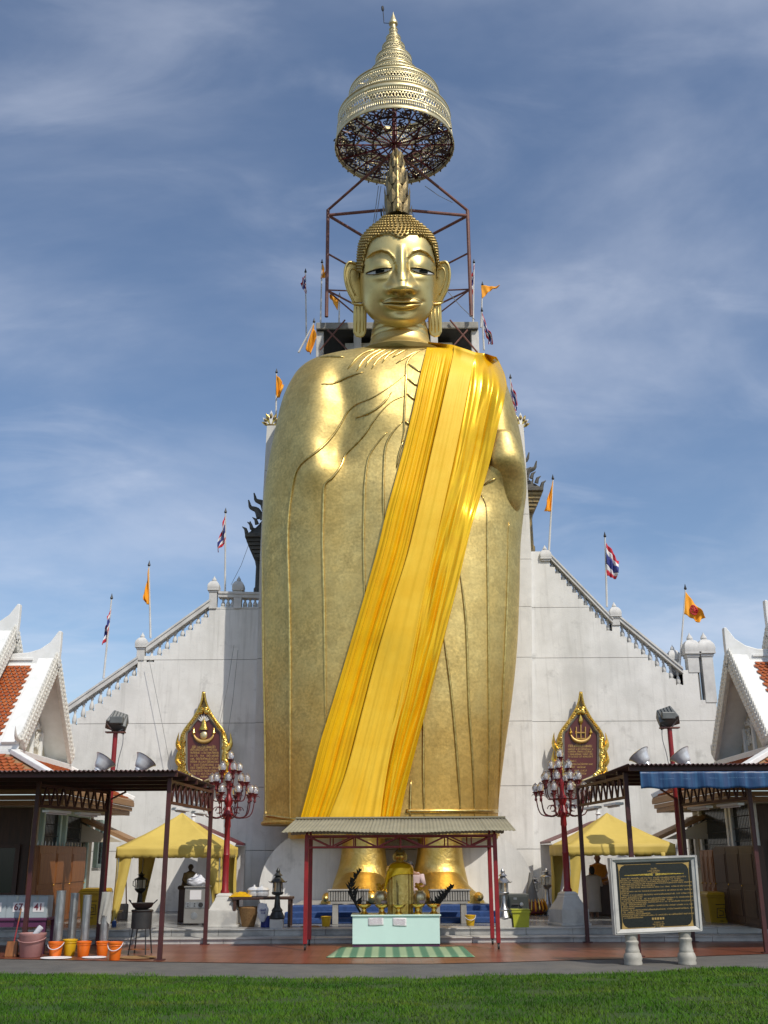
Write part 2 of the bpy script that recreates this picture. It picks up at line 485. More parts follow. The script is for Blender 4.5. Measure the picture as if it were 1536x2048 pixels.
mat('ceiling_shade', (0.045, 0.043, 0.038), 0.9, c2=(0.03, 0.03, 0.028), scale=2)  # near-black, so the chamber's inner shade sits in the colour
mat('marble_old', (0.46, 0.44, 0.38), 0.6, c2=(0.34, 0.32, 0.27), scale=5, detail=9, bump=0.15, bscale=30, streak=[(4, (1, 1, 0.4), (0.2, 0.19, 0.15), 0.54, 0.75, 0.5)])
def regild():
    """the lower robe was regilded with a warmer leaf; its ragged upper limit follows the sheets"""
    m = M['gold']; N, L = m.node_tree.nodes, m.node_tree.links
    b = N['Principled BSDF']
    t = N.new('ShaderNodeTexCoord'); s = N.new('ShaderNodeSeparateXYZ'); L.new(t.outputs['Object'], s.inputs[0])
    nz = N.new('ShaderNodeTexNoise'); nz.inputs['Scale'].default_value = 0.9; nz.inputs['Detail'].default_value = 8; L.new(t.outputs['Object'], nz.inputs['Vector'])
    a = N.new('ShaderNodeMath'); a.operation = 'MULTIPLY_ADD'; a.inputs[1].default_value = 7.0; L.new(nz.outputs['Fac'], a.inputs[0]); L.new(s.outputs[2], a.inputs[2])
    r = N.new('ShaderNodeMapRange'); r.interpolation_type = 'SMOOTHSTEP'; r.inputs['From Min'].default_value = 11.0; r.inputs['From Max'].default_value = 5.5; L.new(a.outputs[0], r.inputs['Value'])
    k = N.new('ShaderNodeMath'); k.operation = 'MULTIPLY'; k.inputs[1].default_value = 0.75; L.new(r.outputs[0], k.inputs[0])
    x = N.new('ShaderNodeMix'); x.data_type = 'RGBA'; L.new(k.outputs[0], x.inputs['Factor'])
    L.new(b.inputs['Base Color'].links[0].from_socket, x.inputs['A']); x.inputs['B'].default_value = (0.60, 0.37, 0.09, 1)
    # overlapping sheets of leaf, each a little different, rubbed in patches
    def mult(src, val, lo, hi, f0, f1):
        mm = N.new('ShaderNodeMapRange'); mm.inputs['From Min'].default_value = f0; mm.inputs['From Max'].default_value = f1
        mm.inputs['To Min'].default_value = lo; mm.inputs['To Max'].default_value = hi; L.new(val, mm.inputs['Value'])
        y = N.new('ShaderNodeMix'); y.data_type = 'RGBA'; y.blend_type = 'MULTIPLY'; y.inputs['Factor'].default_value = 1
        L.new(src, y.inputs['A']); L.new(mm.outputs[0], y.inputs['B'])
        return y.outputs['Result']
    vo = N.new('ShaderNodeTexVoronoi'); vo.distance = 'CHEBYCHEV'; vo.inputs['Scale'].default_value = 3.4; L.new(t.outputs['Object'], vo.inputs['Vector'])
    vs_ = N.new('ShaderNodeSeparateXYZ'); L.new(vo.outputs['Color'], vs_.inputs[0])
    c = mult(x.outputs['Result'], vs_.outputs[0], 0.90, 1.06, 0, 1)
    n2 = N.new('ShaderNodeTexNoise'); n2.inputs['Scale'].default_value = 13; n2.inputs['Detail'].default_value = 8; L.new(t.outputs['Object'], n2.inputs['Vector'])
    n3 = N.new('ShaderNodeTexNoise'); n3.inputs['Scale'].default_value = 0.55; n3.inputs['Detail'].default_value = 5; L.new(t.outputs['Object'], n3.inputs['Vector'])
    pr = N.new('ShaderNodeMath'); pr.operation = 'MULTIPLY'; L.new(n2.outputs['Fac'], pr.inputs[0]); L.new(n3.outputs['Fac'], pr.inputs[1])
    c = mult(c, pr.outputs[0], 1.08, 0.70, 0.16, 0.42)
    c = mult(c, n3.outputs['Fac'], 0.88, 1.08, 0.35, 0.65)
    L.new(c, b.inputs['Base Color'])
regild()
# ================================================================ GROUND
ZP = 0.26                                  # terrace height
def node_mat_tiles():
    m = mat('apron_tiles', (0.25, 0.078, 0.042), 0.32, c2=(0.18, 0.054, 0.03), scale=1.3, bump=0.0, detail=7, rvar=0.2)
    nt = m.node_tree; N, L = nt.nodes, nt.links
    b = N['Principled BSDF']
    t = N.new('ShaderNodeTexCoord'); br = N.new('ShaderNodeTexBrick')
    br.offset = 0.0
    L.new(t.outputs['Object'], br.inputs['Vector'])
    br.inputs['Scale'].default_value = 1.0
    br.inputs['Brick Width'].default_value = 0.2; br.inputs['Row Height'].default_value = 0.2
    br.inputs['Mortar Size'].default_value = 0.006
    br.inputs['Color1'].default_value = (1, 1, 1, 1); br.inputs['Color2'].default_value = (0.82, 0.82, 0.82, 1)
    br.inputs['Mortar'].default_value = (0.45, 0.42, 0.4, 1)
    src = b.inputs['Base Color'].links[0].from_socket
    mu = N.new('ShaderNodeMix'); mu.data_type = 'RGBA'; mu.blend_type = 'MULTIPLY'; mu.inputs['Factor'].default_value = 1
    L.new(src, mu.inputs['A']); L.new(br.outputs['Color'], mu.inputs['B'])
    L.new(mu.outputs['Result'], b.inputs['Base Color'])
node_mat_tiles()
mat('lawn', (0.030, 0.075, 0.006), 0.95, c2=(0.045, 0.065, 0.010), scale=1.2, bump=0.5, bscale=60, detail=8)
mat('grass_blade', (0.055, 0.150, 0.007), 0.7, spec=0.15, c2=(0.085, 0.165, 0.012), scale=1.1, lo=0.4, hi=0.6, detail=8,
    streak=[(0.8, (1, 2.2, 1), (0.15, 0.17, 0.025), 0.52, 0.70, 0.7), (0.45, (0.7, 2.2, 1), (0.025, 0.085, 0.005), 0.48, 0.62, 0.8), (14, (1, 1, 1), (0.20, 0.18, 0.05), 0.64, 0.74, 0.6)])
mat('far_ground', (0.12, 0.115, 0.10), 0.9, c2=(0.09, 0.088, 0.08), scale=0.2)

lawn_px = [(-400, 1945), (0, 1948), (180, 1950), (380, 1954), (560, 1958), (700, 1957), (850, 1958), (950, 1952), (1100, 1950), (1250, 1947), (1330, 1942), (1460, 1934), (1536, 1938), (2000, 1945)]
apron_px = [(-400, 1917), (0, 1918), (320, 1924), (600, 1928), (860, 1928), (1000, 1925), (1160, 1920), (1300, 1916), (1536, 1908), (2000, 1896)]
def gpoly(px, z): return [atz(x, y, 0.0) + Vector((0, 0, z)) for x, y in px]
mb = MB()
mb.add([(-900, -900, -0.02), (900, -900, -0.02), (900, 900, -0.02), (-900, 900, -0.02)], [(0, 1, 2, 3)])
struct(mb.build('ground', 'far_ground', smooth=0, recalc=False))
mb = MB()
mb.bx(-26, 26, 12, 40, -0.015, -0.004)
struct(mb.build('asphalt_path', 'asphalt', smooth=0))
lp = gpoly(lawn_px, 0.006)
mb = MB()
far = [p for p in lp]
n = len(far)
mb.add([(-30, -40, 0.006), (30, -40, 0.006)] + [(30, far[-1].y, 0.006)] + [tuple(p) for p in reversed(far)] + [(-30, far[0].y, 0.006)], [tuple(range(n + 4))])
struct(mb.build('lawn', 'lawn', smooth=0, recalc=False))
ap = gpoly(apron_px, 0.005)
mb = MB()
k = len(ap)
mb.add([tuple(p) for p in ap] + [(22, ap[-1].y, 0.005), (22, 34, 0.005), (-22, 34, 0.005), (-22, ap[0].y, 0.005)], [tuple(range(k + 4))])
struct(mb.build('tiled_apron', 'apron_tiles', smooth=0, recalc=False))

def edge_y(x):
    for a, b in zip(lp, lp[1:]):
        if a.x <= x <= b.x: return lerp(a.y, b.y, (x - a.x) / (b.x - a.x))
    return lp[0].y if x < lp[0].x else lp[-1].y
def make_grass():
    rg = np.random.default_rng(3)
    N = 170000
    y = 9.5 + 8.6 * rg.random(N) ** 0.9
    x = (rg.random(N) - 0.5) * (9.5 + y * 0.55)
    ey = np.interp(x, [p.x for p in lp], [p.y for p in lp])
    # a ragged border: the lawn thins out towards the path
    keep = y < ey + 0.10 * np.sin(x * 7.3) * np.sin(x * 2.1) - np.abs(rg.normal(0, 0.22, N)) + 0.16 + 0.12 * np.sin(x * 1.3) * np.sin(x * 4.7 + 1)
    bare = (np.sin(x * 1.9 + 0.7 * y) * np.sin(y * 2.7 - x * 0.6) > 0.80) & (rg.random(N) < 0.75)
    keep &= ~bare
    x, y = x[keep], y[keep]
    n = len(x)
    clump = 0.6 + 0.5 * (np.sin(x * 3.1 + np.sin(y * 4)) * np.sin(y * 5.3 + x) + 1) / 2
    h = (0.022 + 0.040 * rg.random(n)) * clump
    a = rg.random(n) * 2 * np.pi
    w = 0.004 + 0.004 * rg.random(n)
    lx, ly = rg.normal(0, 0.5, n) * h, rg.normal(0, 0.5, n) * h
    V = np.empty((n, 3, 3))
    V[:, 0] = np.stack([x - np.cos(a) * w, y - np.sin(a) * w, np.full(n, 0.004)], 1)
    V[:, 1] = np.stack([x + np.cos(a) * w, y + np.sin(a) * w, np.full(n, 0.004)], 1)
    V[:, 2] = np.stack([x + lx, y + ly, 0.006 + h], 1)
    me = bpy.data.meshes.new('grass')
    me.vertices.add(n * 3); me.vertices.foreach_set('co', V.ravel())
    me.loops.add(n * 3); me.loops.foreach_set('vertex_index', np.arange(n * 3, dtype=np.int32))
    me.polygons.add(n); me.polygons.foreach_set('loop_start', np.arange(0, n * 3, 3, dtype=np.int32))
    me.update(); me.validate()
    me.materials.append(M['grass_blade'])
    o = bpy.data.objects.new('grass', me); col.objects.link(o)
    o['kind'] = 'stuff'
    tag(o, 'short green grass of the lawn in front of the asphalt path', 'grass')
make_grass()

# ---- terrace: two marble steps and a polished floor
mb = MB(); mb.bx(-16, 16, 24.05, 34, 0.0, ZP - 0.03); mb.bx(-16, 16, 23.45, 24.05, 0.0, 0.085)
terrace = struct(mb.build('terrace', 'marble_floor', smooth=0))
def marble_run(y0, z0, z1, tread0, tread1, seed):
    r = random.Random(seed)
    x = -9.6
    while x < 9.6:
        w = r.choice((0.9, 1.0, 1.1, 1.2))
        m1 = MB(); m1.bx(x + 0.004, x + w - 0.004, y0, y0 + 0.05, z0, z1 - 0.025)
        m1.build('riser_slab', 'marble_step', terrace, smooth=0, bevel=0.004)
        m2 = MB(); m2.bx(x + 0.004, x + w - 0.004, tread0, tread1, z1 - 0.025, z1)
        m2.build('tread_slab', 'marble_step', terrace, smooth=0, bevel=0.006)
        x += w
marble_run(23.40, 0.006, 0.12, 23.36, 24.03, 5)
marble_run(24.00, 0.121, ZP, 23.96, 24.6, 6)
# polished floor slabs behind the step edge
r_ = random.Random(2)
for i in range(-9, 10):
    for j in range(7):
        m1 = MB(); m1.bx(i + 0.002, i + 0.998, 24.6 + j + 0.002, 25.6 + j - 0.002, ZP - 0.03, ZP)
        m1.build('floor_slab', 'marble_floor', terrace, smooth=0)

# ================================================================ WHITE STAIR TOWER
YW = 31.85
tower = thing('stair_tower', 'tall white plastered tower with stairs climbing both sides behind the golden statue', 'tower', (0.3, 34, ZP))
def stepcols(pts):
    """pts: list of (x0, x1, ytop) in photo pixels -> metres on the wall plane"""
    out = []
    for x0, x1, y in pts:
        a, b = at(x0, y, YW), at(x1, y, YW)
        out.append((a.x, b.x, a.z))
    return out
def flight(xa, ya, xb, yb, n):
    return [(xa + (xb - xa) * i / n, xa + (xb - xa) * (i + 1) / n, ya + (yb - ya) * i / (n - 1)) for i in range(n)]
left_cols = [(120, 137, 1448)] + flight(137, 1450, 275, 1352, 8) + [(275, 293, 1312)] + flight(293, 1324, 418, 1235, 8) + [(418, 540, 1215)]
right_cols = [(1005, 1056, 1103), (1056, 1099, 1103)] + flight(1099, 1134, 1224, 1262, 11)[::1] + [(1224, 1240, 1245)] + flight(1240, 1274, 1366, 1370, 9) + [(1366, 1398, 1340), (1398, 1432, 1400)]
joints_px = (1217, 1318, 1445, 1574, 1700)
zj = sorted([ZP] + [at(600, y, YW).z for y in joints_px])
zj.append(40)
def wall_courses(cols, y0, depth, lean=None):
    cols = stepcols(cols)
    # make the columns gapless
    cols = [list(c) for c in cols]
    for a, b in zip(cols, cols[1:]):
        m = (a[1] + b[0]) / 2; a[1] = b[0] = m
    for z0, z1 in zip(zj, zj[1:]):
        run = [c for c in cols if c[2] > z0 + 0.03]
        if not run: continue
        top = [(c[0], c[1], min(c[2], z1 - 0.014)) for c in run]
        poly = [(top[0][0], y0, z0), (top[-1][1], y0, z0)]
        for x0, x1, zt in reversed(top):
            poly += [(x1, y0, zt), (x0, y0, zt)]
        mb = MB(); mb.prism(poly, (0, depth, 0))
        mb.build('wall_course', 'wall', tower, smooth=0)
    mb = MB()
    for x0, x1, zt in cols: mb.bx(x0, x1, y0 + 0.05, y0 + depth - 0.05, ZP, zt - 0.02)
    mb.build('joint_bed', 'joint', tower, smooth=0)
    return cols
LC = wall_courses(left_cols, YW, 3.2)
RC = wall_courses(right_cols, YW, 3.2)
# the pieces of stair behind the parapets
for cols in (LC, RC):
    for x0, x1, zt in cols[::1]:
        pass
# central block behind the statue, tapering towards the top
zb = [ZP] + [z for z in zj[1:-1]] + [at(600, y, 31.7).z for y in (1120, 1030, 940, 850)]
def block_edges(z):
    tab = [(ZP, at(500, 1820, 31.7).x, at(1067, 1820, 31.7).x), (at(0, 1100, 31.7).z, at(520, 1100, 31.7).x, at(1063, 1100, 31.7).x), (at(0, 850, 31.7).z, at(534, 850, 31.7).x, at(1047, 850, 31.7).x)]
    return interp(tab, z)
for z0, z1 in zip(zb, zb[1:]):
    (a0, b0), (a1, b1) = block_edges(z0), block_edges(z1 - 0.014)
    mb = MB(); mb.hexa([(a0, 31.7, z0), (b0, 31.7, z0), (b0, 37, z0), (a0, 37, z0), (a1, 31.7, z1-0.014), (b1, 31.7, z1-0.014), (b1, 37, z1-0.014), (a1, 37, z1-0.014)])
    mb.build('tower_block', 'wall', tower, smooth=0)
ZT = zb[-1]
# upper shaft and open chamber behind the head
xs0, xs1 = at(690, 700, 33).x, at(905, 700, 33).x
mb = MB(); mb.bx(xs0, xs1, 33, 36.5, ZT - 0.014, at(0, 690, 33).z); mb.build('upper_shaft', 'wall', tower, smooth=0)
YC = 32.4
zs = at(790, 657, YC).z
def slab_pt(x, y, Y): p = at(x, y, Y); return (p.x, Y, zs)
L0, R0 = at(632, 655, YC).x, at(957, 655, YC).x
mb = MB(); mb.bx(L0, R0, YC, 37.5, zs, zs + 0.26); mb.bx(L0 + 0.25, R0 - 0.25, YC + 0.3, 37.3, zs + 0.26, zs + 0.36)
mb.build('roof_slab', 'concrete', tower, smooth=0, bevel=0.03)
mb = MB(); mb.bx(L0 + 0.3, R0 - 0.3, 36.6, 36.9, zs - 4, zs - 0.02); mb.build('chamber_wall', 'ceiling_shade', tower, smooth=0)
mb = MB(); mb.bx(L0 + 0.04, R0 - 0.04, YC + 0.05, 37.4, zs - 0.018, zs - 0.003); mb.build('chamber_shade_sheet', 'ceiling_shade', tower, smooth=0)  # dark sheet paints the shade under the roof slab
for xp in (640, 715, 868, 950):
    x = at(xp, 690, YC + 0.3).x
    mb = MB(); mb.bx(x - 0.13, x + 0.13, YC + 0.15, YC + 0.45, ZT - 0.2, zs); mb.build('chamber_post', 'wall_trim', tower, smooth=0, bevel=0.02)
for x0, y0, x1, y1 in ((655, 660, 700, 705), (1000 - 65, 660, 895, 705), (690, 640, 640, 700), (900, 640, 955, 705)):
    mb = MB(); mb.tube([at(x0, y0, YC - 0.1), at(x1, y1, YC - 0.1)], 0.03, 6); mb.build('chamber_brace', 'rust_steel', tower)

# handrails, balusters, newel posts
def handrail(xa, ya, xb, yb, hpx):
    a, b = at(xa, ya, YW - 0.05), at(xb, yb, YW - 0.05)
    h = hpx / 70.0
    mb = MB()
    mb.prism([a, b, b - Vector((0, 0, h)), a - Vector((0, 0, h))], (0, 0.36, 0))
    mb.prism([a + Vector((0, -0.03, 0.02)), b + Vector((0, -0.03, 0.02)), b + Vector((0, -0.03, -0.05)), a + Vector((0, -0.03, -0.05))], (0, 0.42, 0))
    mb.build('handrail', 'wall_trim', tower, smooth=0)
    return a, b, h
bal_p = None
def baluster(x, z0, z1):
    global bal_p
    h = max(z1 - z0, 0.12)
    if bal_p is None:
        mb = MB()
        mb.bx(-0.07, 0.07, -0.07, 0.07, 0, 0.10); mb.bx(-0.07, 0.07, -0.07, 0.07, 0.92, 1.0)
        mb.lathe([(0.045, 0.10), (0.06, 0.14), (0.075, 0.28), (0.06, 0.45), (0.035, 0.62), (0.03, 0.72), (0.055, 0.78), (0.04, 0.84), (0.05, 0.92)], n=10)
        o = mb.build('baluster', 'wall_trim', tower); bal_p = o
        ox, oy, oz = ORG[tower.name]
        o.data.transform(Matrix.Translation((ox, oy, oz)))
    else:
        o = bal_p.copy(); col.objects.link(o); o.parent = tower
    ox, oy, oz = ORG[tower.name]
    o.location = (x - ox, YW + 0.14 - oy, z0 - oz)
    o.scale = (1, 1, h)
def rail_bal(cols, rail, skip=0):
    a, b, h = rail
    for x0, x1, zt in cols:
        xc = (x0 + x1) / 2
        t = (xc - a.x) / (b.x - a.x)
        if -0.02 <= t <= 1.02: baluster(xc, zt - 0.01, lerp(a.z, b.z, t) - h + 0.01)
rail_bal(LC[1:9], handrail(134, 1411, 276, 1313, 14))
rail_bal(LC[10:18], handrail(292, 1291, 420, 1199, 14))
rail_bal(RC[2:13], handrail(1098, 1105, 1226, 1236, 12))
rail_bal(RC[14:23], handrail(1238, 1231, 1366, 1336, 12))
ra = handrail(437, 1184, 530, 1186, 11)
for x in (446, 456, 465, 490, 500, 510, 519):
    p = at(x, 1215, YW + 0.14); baluster(p.x, p.z - 0.01, ra[0].z - ra[2] + 0.01)
def newel(x, ytop, ybot, wpx, Y, m='wall_trim'):
    a, b = at(x, ytop, Y), at(x, ybot, Y)
    w = wpx / 70.0
    z0, z1 = b.z, a.z
    cap = 0.55 * w / 0.24 * 0.9
    mb = MB()
    zc = z1 - cap
    mb.bx(a.x - w/2, a.x + w/2, Y, Y + w, z0, zc)
    mb.bx(a.x - w*0.58, a.x + w*0.58, Y - w*0.08, Y + w*1.08, zc - 0.12 * cap, zc)
    mb.bx(a.x - w*0.74, a.x + w*0.74, Y - w*0.24, Y + w*1.24, zc + 0.0, zc + 0.10 * cap)
    mb.lathe([(w*1.02, 0.10*cap), (w*1.08, 0.25*cap), (w*0.98, 0.42*cap), (w*0.62, 0.60*cap), (w*0.30, 0.66*cap)], (a.x, Y + w/2, zc), n=4, a0=0.5)
    mb.lathe([(w*0.24, 0.64*cap), (w*0.30, 0.72*cap), (w*0.22, 0.82*cap), (w*0.07, 0.92*cap), (0.005, 1.0*cap)], (a.x, Y + w/2, zc), n=10)
    mb.build('newel_post', m, tower, smooth=30, bevel=0.01)
newel(284, 1263, 1320, 17, YW - 0.04)
newel(428, 1150, 1217, 17, YW - 0.04)
newel(477, 1150, 1217, 17, YW - 0.04)
newel(1090, 1088, 1112, 17, YW - 0.04)
newel(1229, 1202, 1250, 17, YW - 0.04)
newel(1346, 1288, 1350, 17, YW + 0.5)
newel(1381, 1263, 1345, 24, YW - 0.02)
newel(1409, 1262, 1405, 24, YW - 0.02)
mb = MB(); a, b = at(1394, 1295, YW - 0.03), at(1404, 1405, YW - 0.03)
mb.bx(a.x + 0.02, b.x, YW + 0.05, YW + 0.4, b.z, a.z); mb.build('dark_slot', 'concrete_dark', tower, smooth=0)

# naga finials on the block's upper corners
def naga(x, ytop, ybot, wpx):
    root = None
    a, b = at(x, ytop, 31.75), at(x, ybot, 31.75)
    H = a.z - b.z
    w = wpx / 63.0
    t = thing('fan_finial', ('left' if x < 768 else 'right') + ' fan shaped gold and white finial on the tower corner beside the shoulder', 'finial', (b.x, 31.9, b.z))
    mb = MB(); mb.lathe([(w*0.30, 0), (w*0.34, H*0.06), (w*0.22, H*0.12), (w*0.2, H*0.22), (w*0.34, H*0.30)], (b.x, 31.9, b.z), n=12)
    mb.build('stem', 'gold_dark', t)
    for i in range(7):
        an = R(-66 + 22 * i)
        L = H * (0.72 - 0.085 * abs(i - 3))
        c = Vector((b.x, 31.9, b.z + H * 0.26))
        d = Vector((math.sin(an), 0, math.cos(an))); s = Vector((d.z, 0, -d.x))
        prof = [(0, 0.02), (0.35, 0.10), (0.6, 0.125), (0.82, 0.07), (1.0, 0.0)]
        poly = [c + d * (L*q) + s * (L*k*1.1) for q, k in prof] + [c + d * (L*q) - s * (L*k*1.1) for q, k in reversed(prof[:-1])]
        mb = MB(); mb.prism([p + Vector((0, -0.06 - 0.01 * (3 - abs(i-3)), 0)) for p in poly], (0, 0.1, 0))
        mb.build('hood_leaf', 'white_paint' if i % 2 else 'gold_bright', t, smooth=0, bevel=0.01)
        mb = MB(); q = c + d * (L * 0.62) + Vector((0, -0.1, 0)); mb.ball(q, (L*0.09, 0.03, L*0.16), 8, 6, Matrix.Rotation(an, 3, 'Y'))
        mb.build('leaf_boss', 'gold_dark', t)
    return t
naga(541, 818, 860, 26)
naga(1043, 822, 862, 22)

# carved gate porches at the landings, mostly hidden behind the statue
def gate(xo, sgn, ye, ycap, ybot, tips, label, m1, m2):
    Y = 33.0
    e = at(xo, ye, Y); c = at(xo + sgn * 15, ycap, Y); b = at(xo + sgn * 15, ybot, Y)
    t = thing('gate_porch', label, 'porch', (b.x + sgn * 0.8, Y, b.z))
    s = sgn
    for k in (0, 1.9):
        mb = MB(); x = c.x + s * (0.12 + k)
        mb.lathe([(0.15, 0), (0.15, 0.15), (0.11, 0.2), (0.10, c.z - b.z - 0.2), (0.14, c.z - b.z)], (x, Y, b.z), n=8)
        mb.build('column', m2, t, smooth=30)
    mb = MB()
    steps = 6
    for i in range(steps):
        f = i / (steps - 1)
        z = lerp(c.z, e.z - 0.08, f); xo_ = lerp(c.x, e.x, f ** 0.8)
        mb.bx(min(xo_, c.x + s * 2.2), max(xo_, c.x + s * 2.2), Y - 0.5 - 0.25 * f, Y + 1.5, z, z + (e.z - c.z) / steps * 0.9)
    mb.build('bracket', m2, t, smooth=0)
    mb = MB(); mb.bx(min(e.x, e.x + s * 2.6), max(e.x, e.x + s * 2.6), Y - 0.8, Y + 1.6, e.z - 0.07, e.z + 0.05); mb.build('eave', m1, t, smooth=0, bevel=0.01)
    # stacked roof tiers
    zt = max(at(x, y, Y).z for x, y in tips)
    mb = MB()
    xm = e.x + s * 1.3
    n = 7
    for i in range(n):
        f = i / n
        hw = lerp(1.22, 0.35, f ** 0.75)
        z = lerp(e.z + 0.05, zt - 0.25, f)
        mb.hexa([(xm-hw, Y-hw*0.6, z), (xm+hw, Y-hw*0.6, z), (xm+hw, Y+1, z), (xm-hw, Y+1, z),
                 (xm-hw*0.86, Y-hw*0.5, z+(zt-e.z)/n*0.8), (xm+hw*0.86, Y-hw*0.5, z+(zt-e.z)/n*0.8), (xm+hw*0.86, Y+1, z+(zt-e.z)/n*0.8), (xm-hw*0.86, Y+1, z+(zt-e.z)/n*0.8)])
    mb.build('roof_tier', m1, t, smooth=0)
    for x, y in tips:
        p = at(x, y, Y); q = Vector((p.x + s * 0.42, Y, p.z - 0.62))
        pts = smooth_path([q, q + Vector((-s*0.13, 0, 0.26)), q + Vector((-s*0.34, 0, 0.36)), p + Vector((s*0.03, 0, -0.10)), p], 12)
        mb = MB(); mb.tube(pts, [0.13 * (1 - i/12) + 0.012 for i in range(12)], 6)
        mb.build('roof_finial', m1, t)
    # little flame ornaments along the eave
    for i in range(5):
        x = e.x + s * (0.05 + 0.16 * i); z = e.z + 0.05 + 0.16 * i
        mb = MB(); mb.tube([(x, Y - 0.7, z), (x - s*0.05, Y - 0.72, z + 0.16), (x - s*0.16, Y - 0.72, z + 0.24)], [0.07, 0.05, 0.01], 6)
        mb.build('flame_ornament', m1, t)
mat('porch_dark', (0.105, 0.095, 0.075), 0.7, 0.1, c2=(0.06, 0.058, 0.05), scale=8, bump=0.3)
mat('porch_gold', (0.34, 0.24, 0.09), 0.5, 0.5, c2=(0.16, 0.13, 0.08), scale=7, bump=0.3)
gate(496, 1, 1083, 1122, 1186, [(497, 1000), (508, 986), (500, 1043)], 'dark porch roof with horned finials left of the statue waist', 'porch_dark', 'porch_dark')  # roof and columns of the left porch both take the darker colour
gate(1080, -1, 992, 1028, 1102, [(1058, 905), (1073, 922), (1066, 958)], 'small gilded porch roof with horned finials right of the statue elbow', 'porch_dark', 'porch_gold')

# ================================================================ SIDE HALLS
MX = 0.21
class SideMB(MB):
    side = -1
    def build(self, *a, **k):
        if SideMB.side > 0: self.v = [(2*MX - x, y, z) for x, y, z in self.v]
        return MB.build(self, *a, **k)
def tile_field(mb, p0, du, dv, nu, nv, rows_taper=None):
    """pointed clay tiles laid in courses; p0 top corner, du along the course, dv down the slope (both one tile)"""
    du, dv = Vector(du), Vector(dv)
    nrm = du.cross(dv).normalized()
    if nrm.z < 0: nrm = -nrm
    for j in range(nv):
        off = 0.5 if j % 2 else 0
        lo, hi = (0, nu) if rows_taper is None else rows_taper(j)
        for i in range(int(lo), int(hi)):
            o = Vector(p0) + du * (i + off) + dv * j + nrm * (0.012 + 0.006 * rnd.random())
            t = nrm * 0.028
            mb.add([o, o + du * 0.94, o + du * 0.94 + dv * 0.75 + t, o + du * 0.47 + dv * 1.25 + t, o + dv * 0.75 + t,
                    o + dv * 0.75, o + du * 0.47 + dv * 1.25, o + du * 0.94 + dv * 0.75], [(0, 1, 2, 3, 4), (4, 3, 6, 5), (3, 2, 7, 6)])
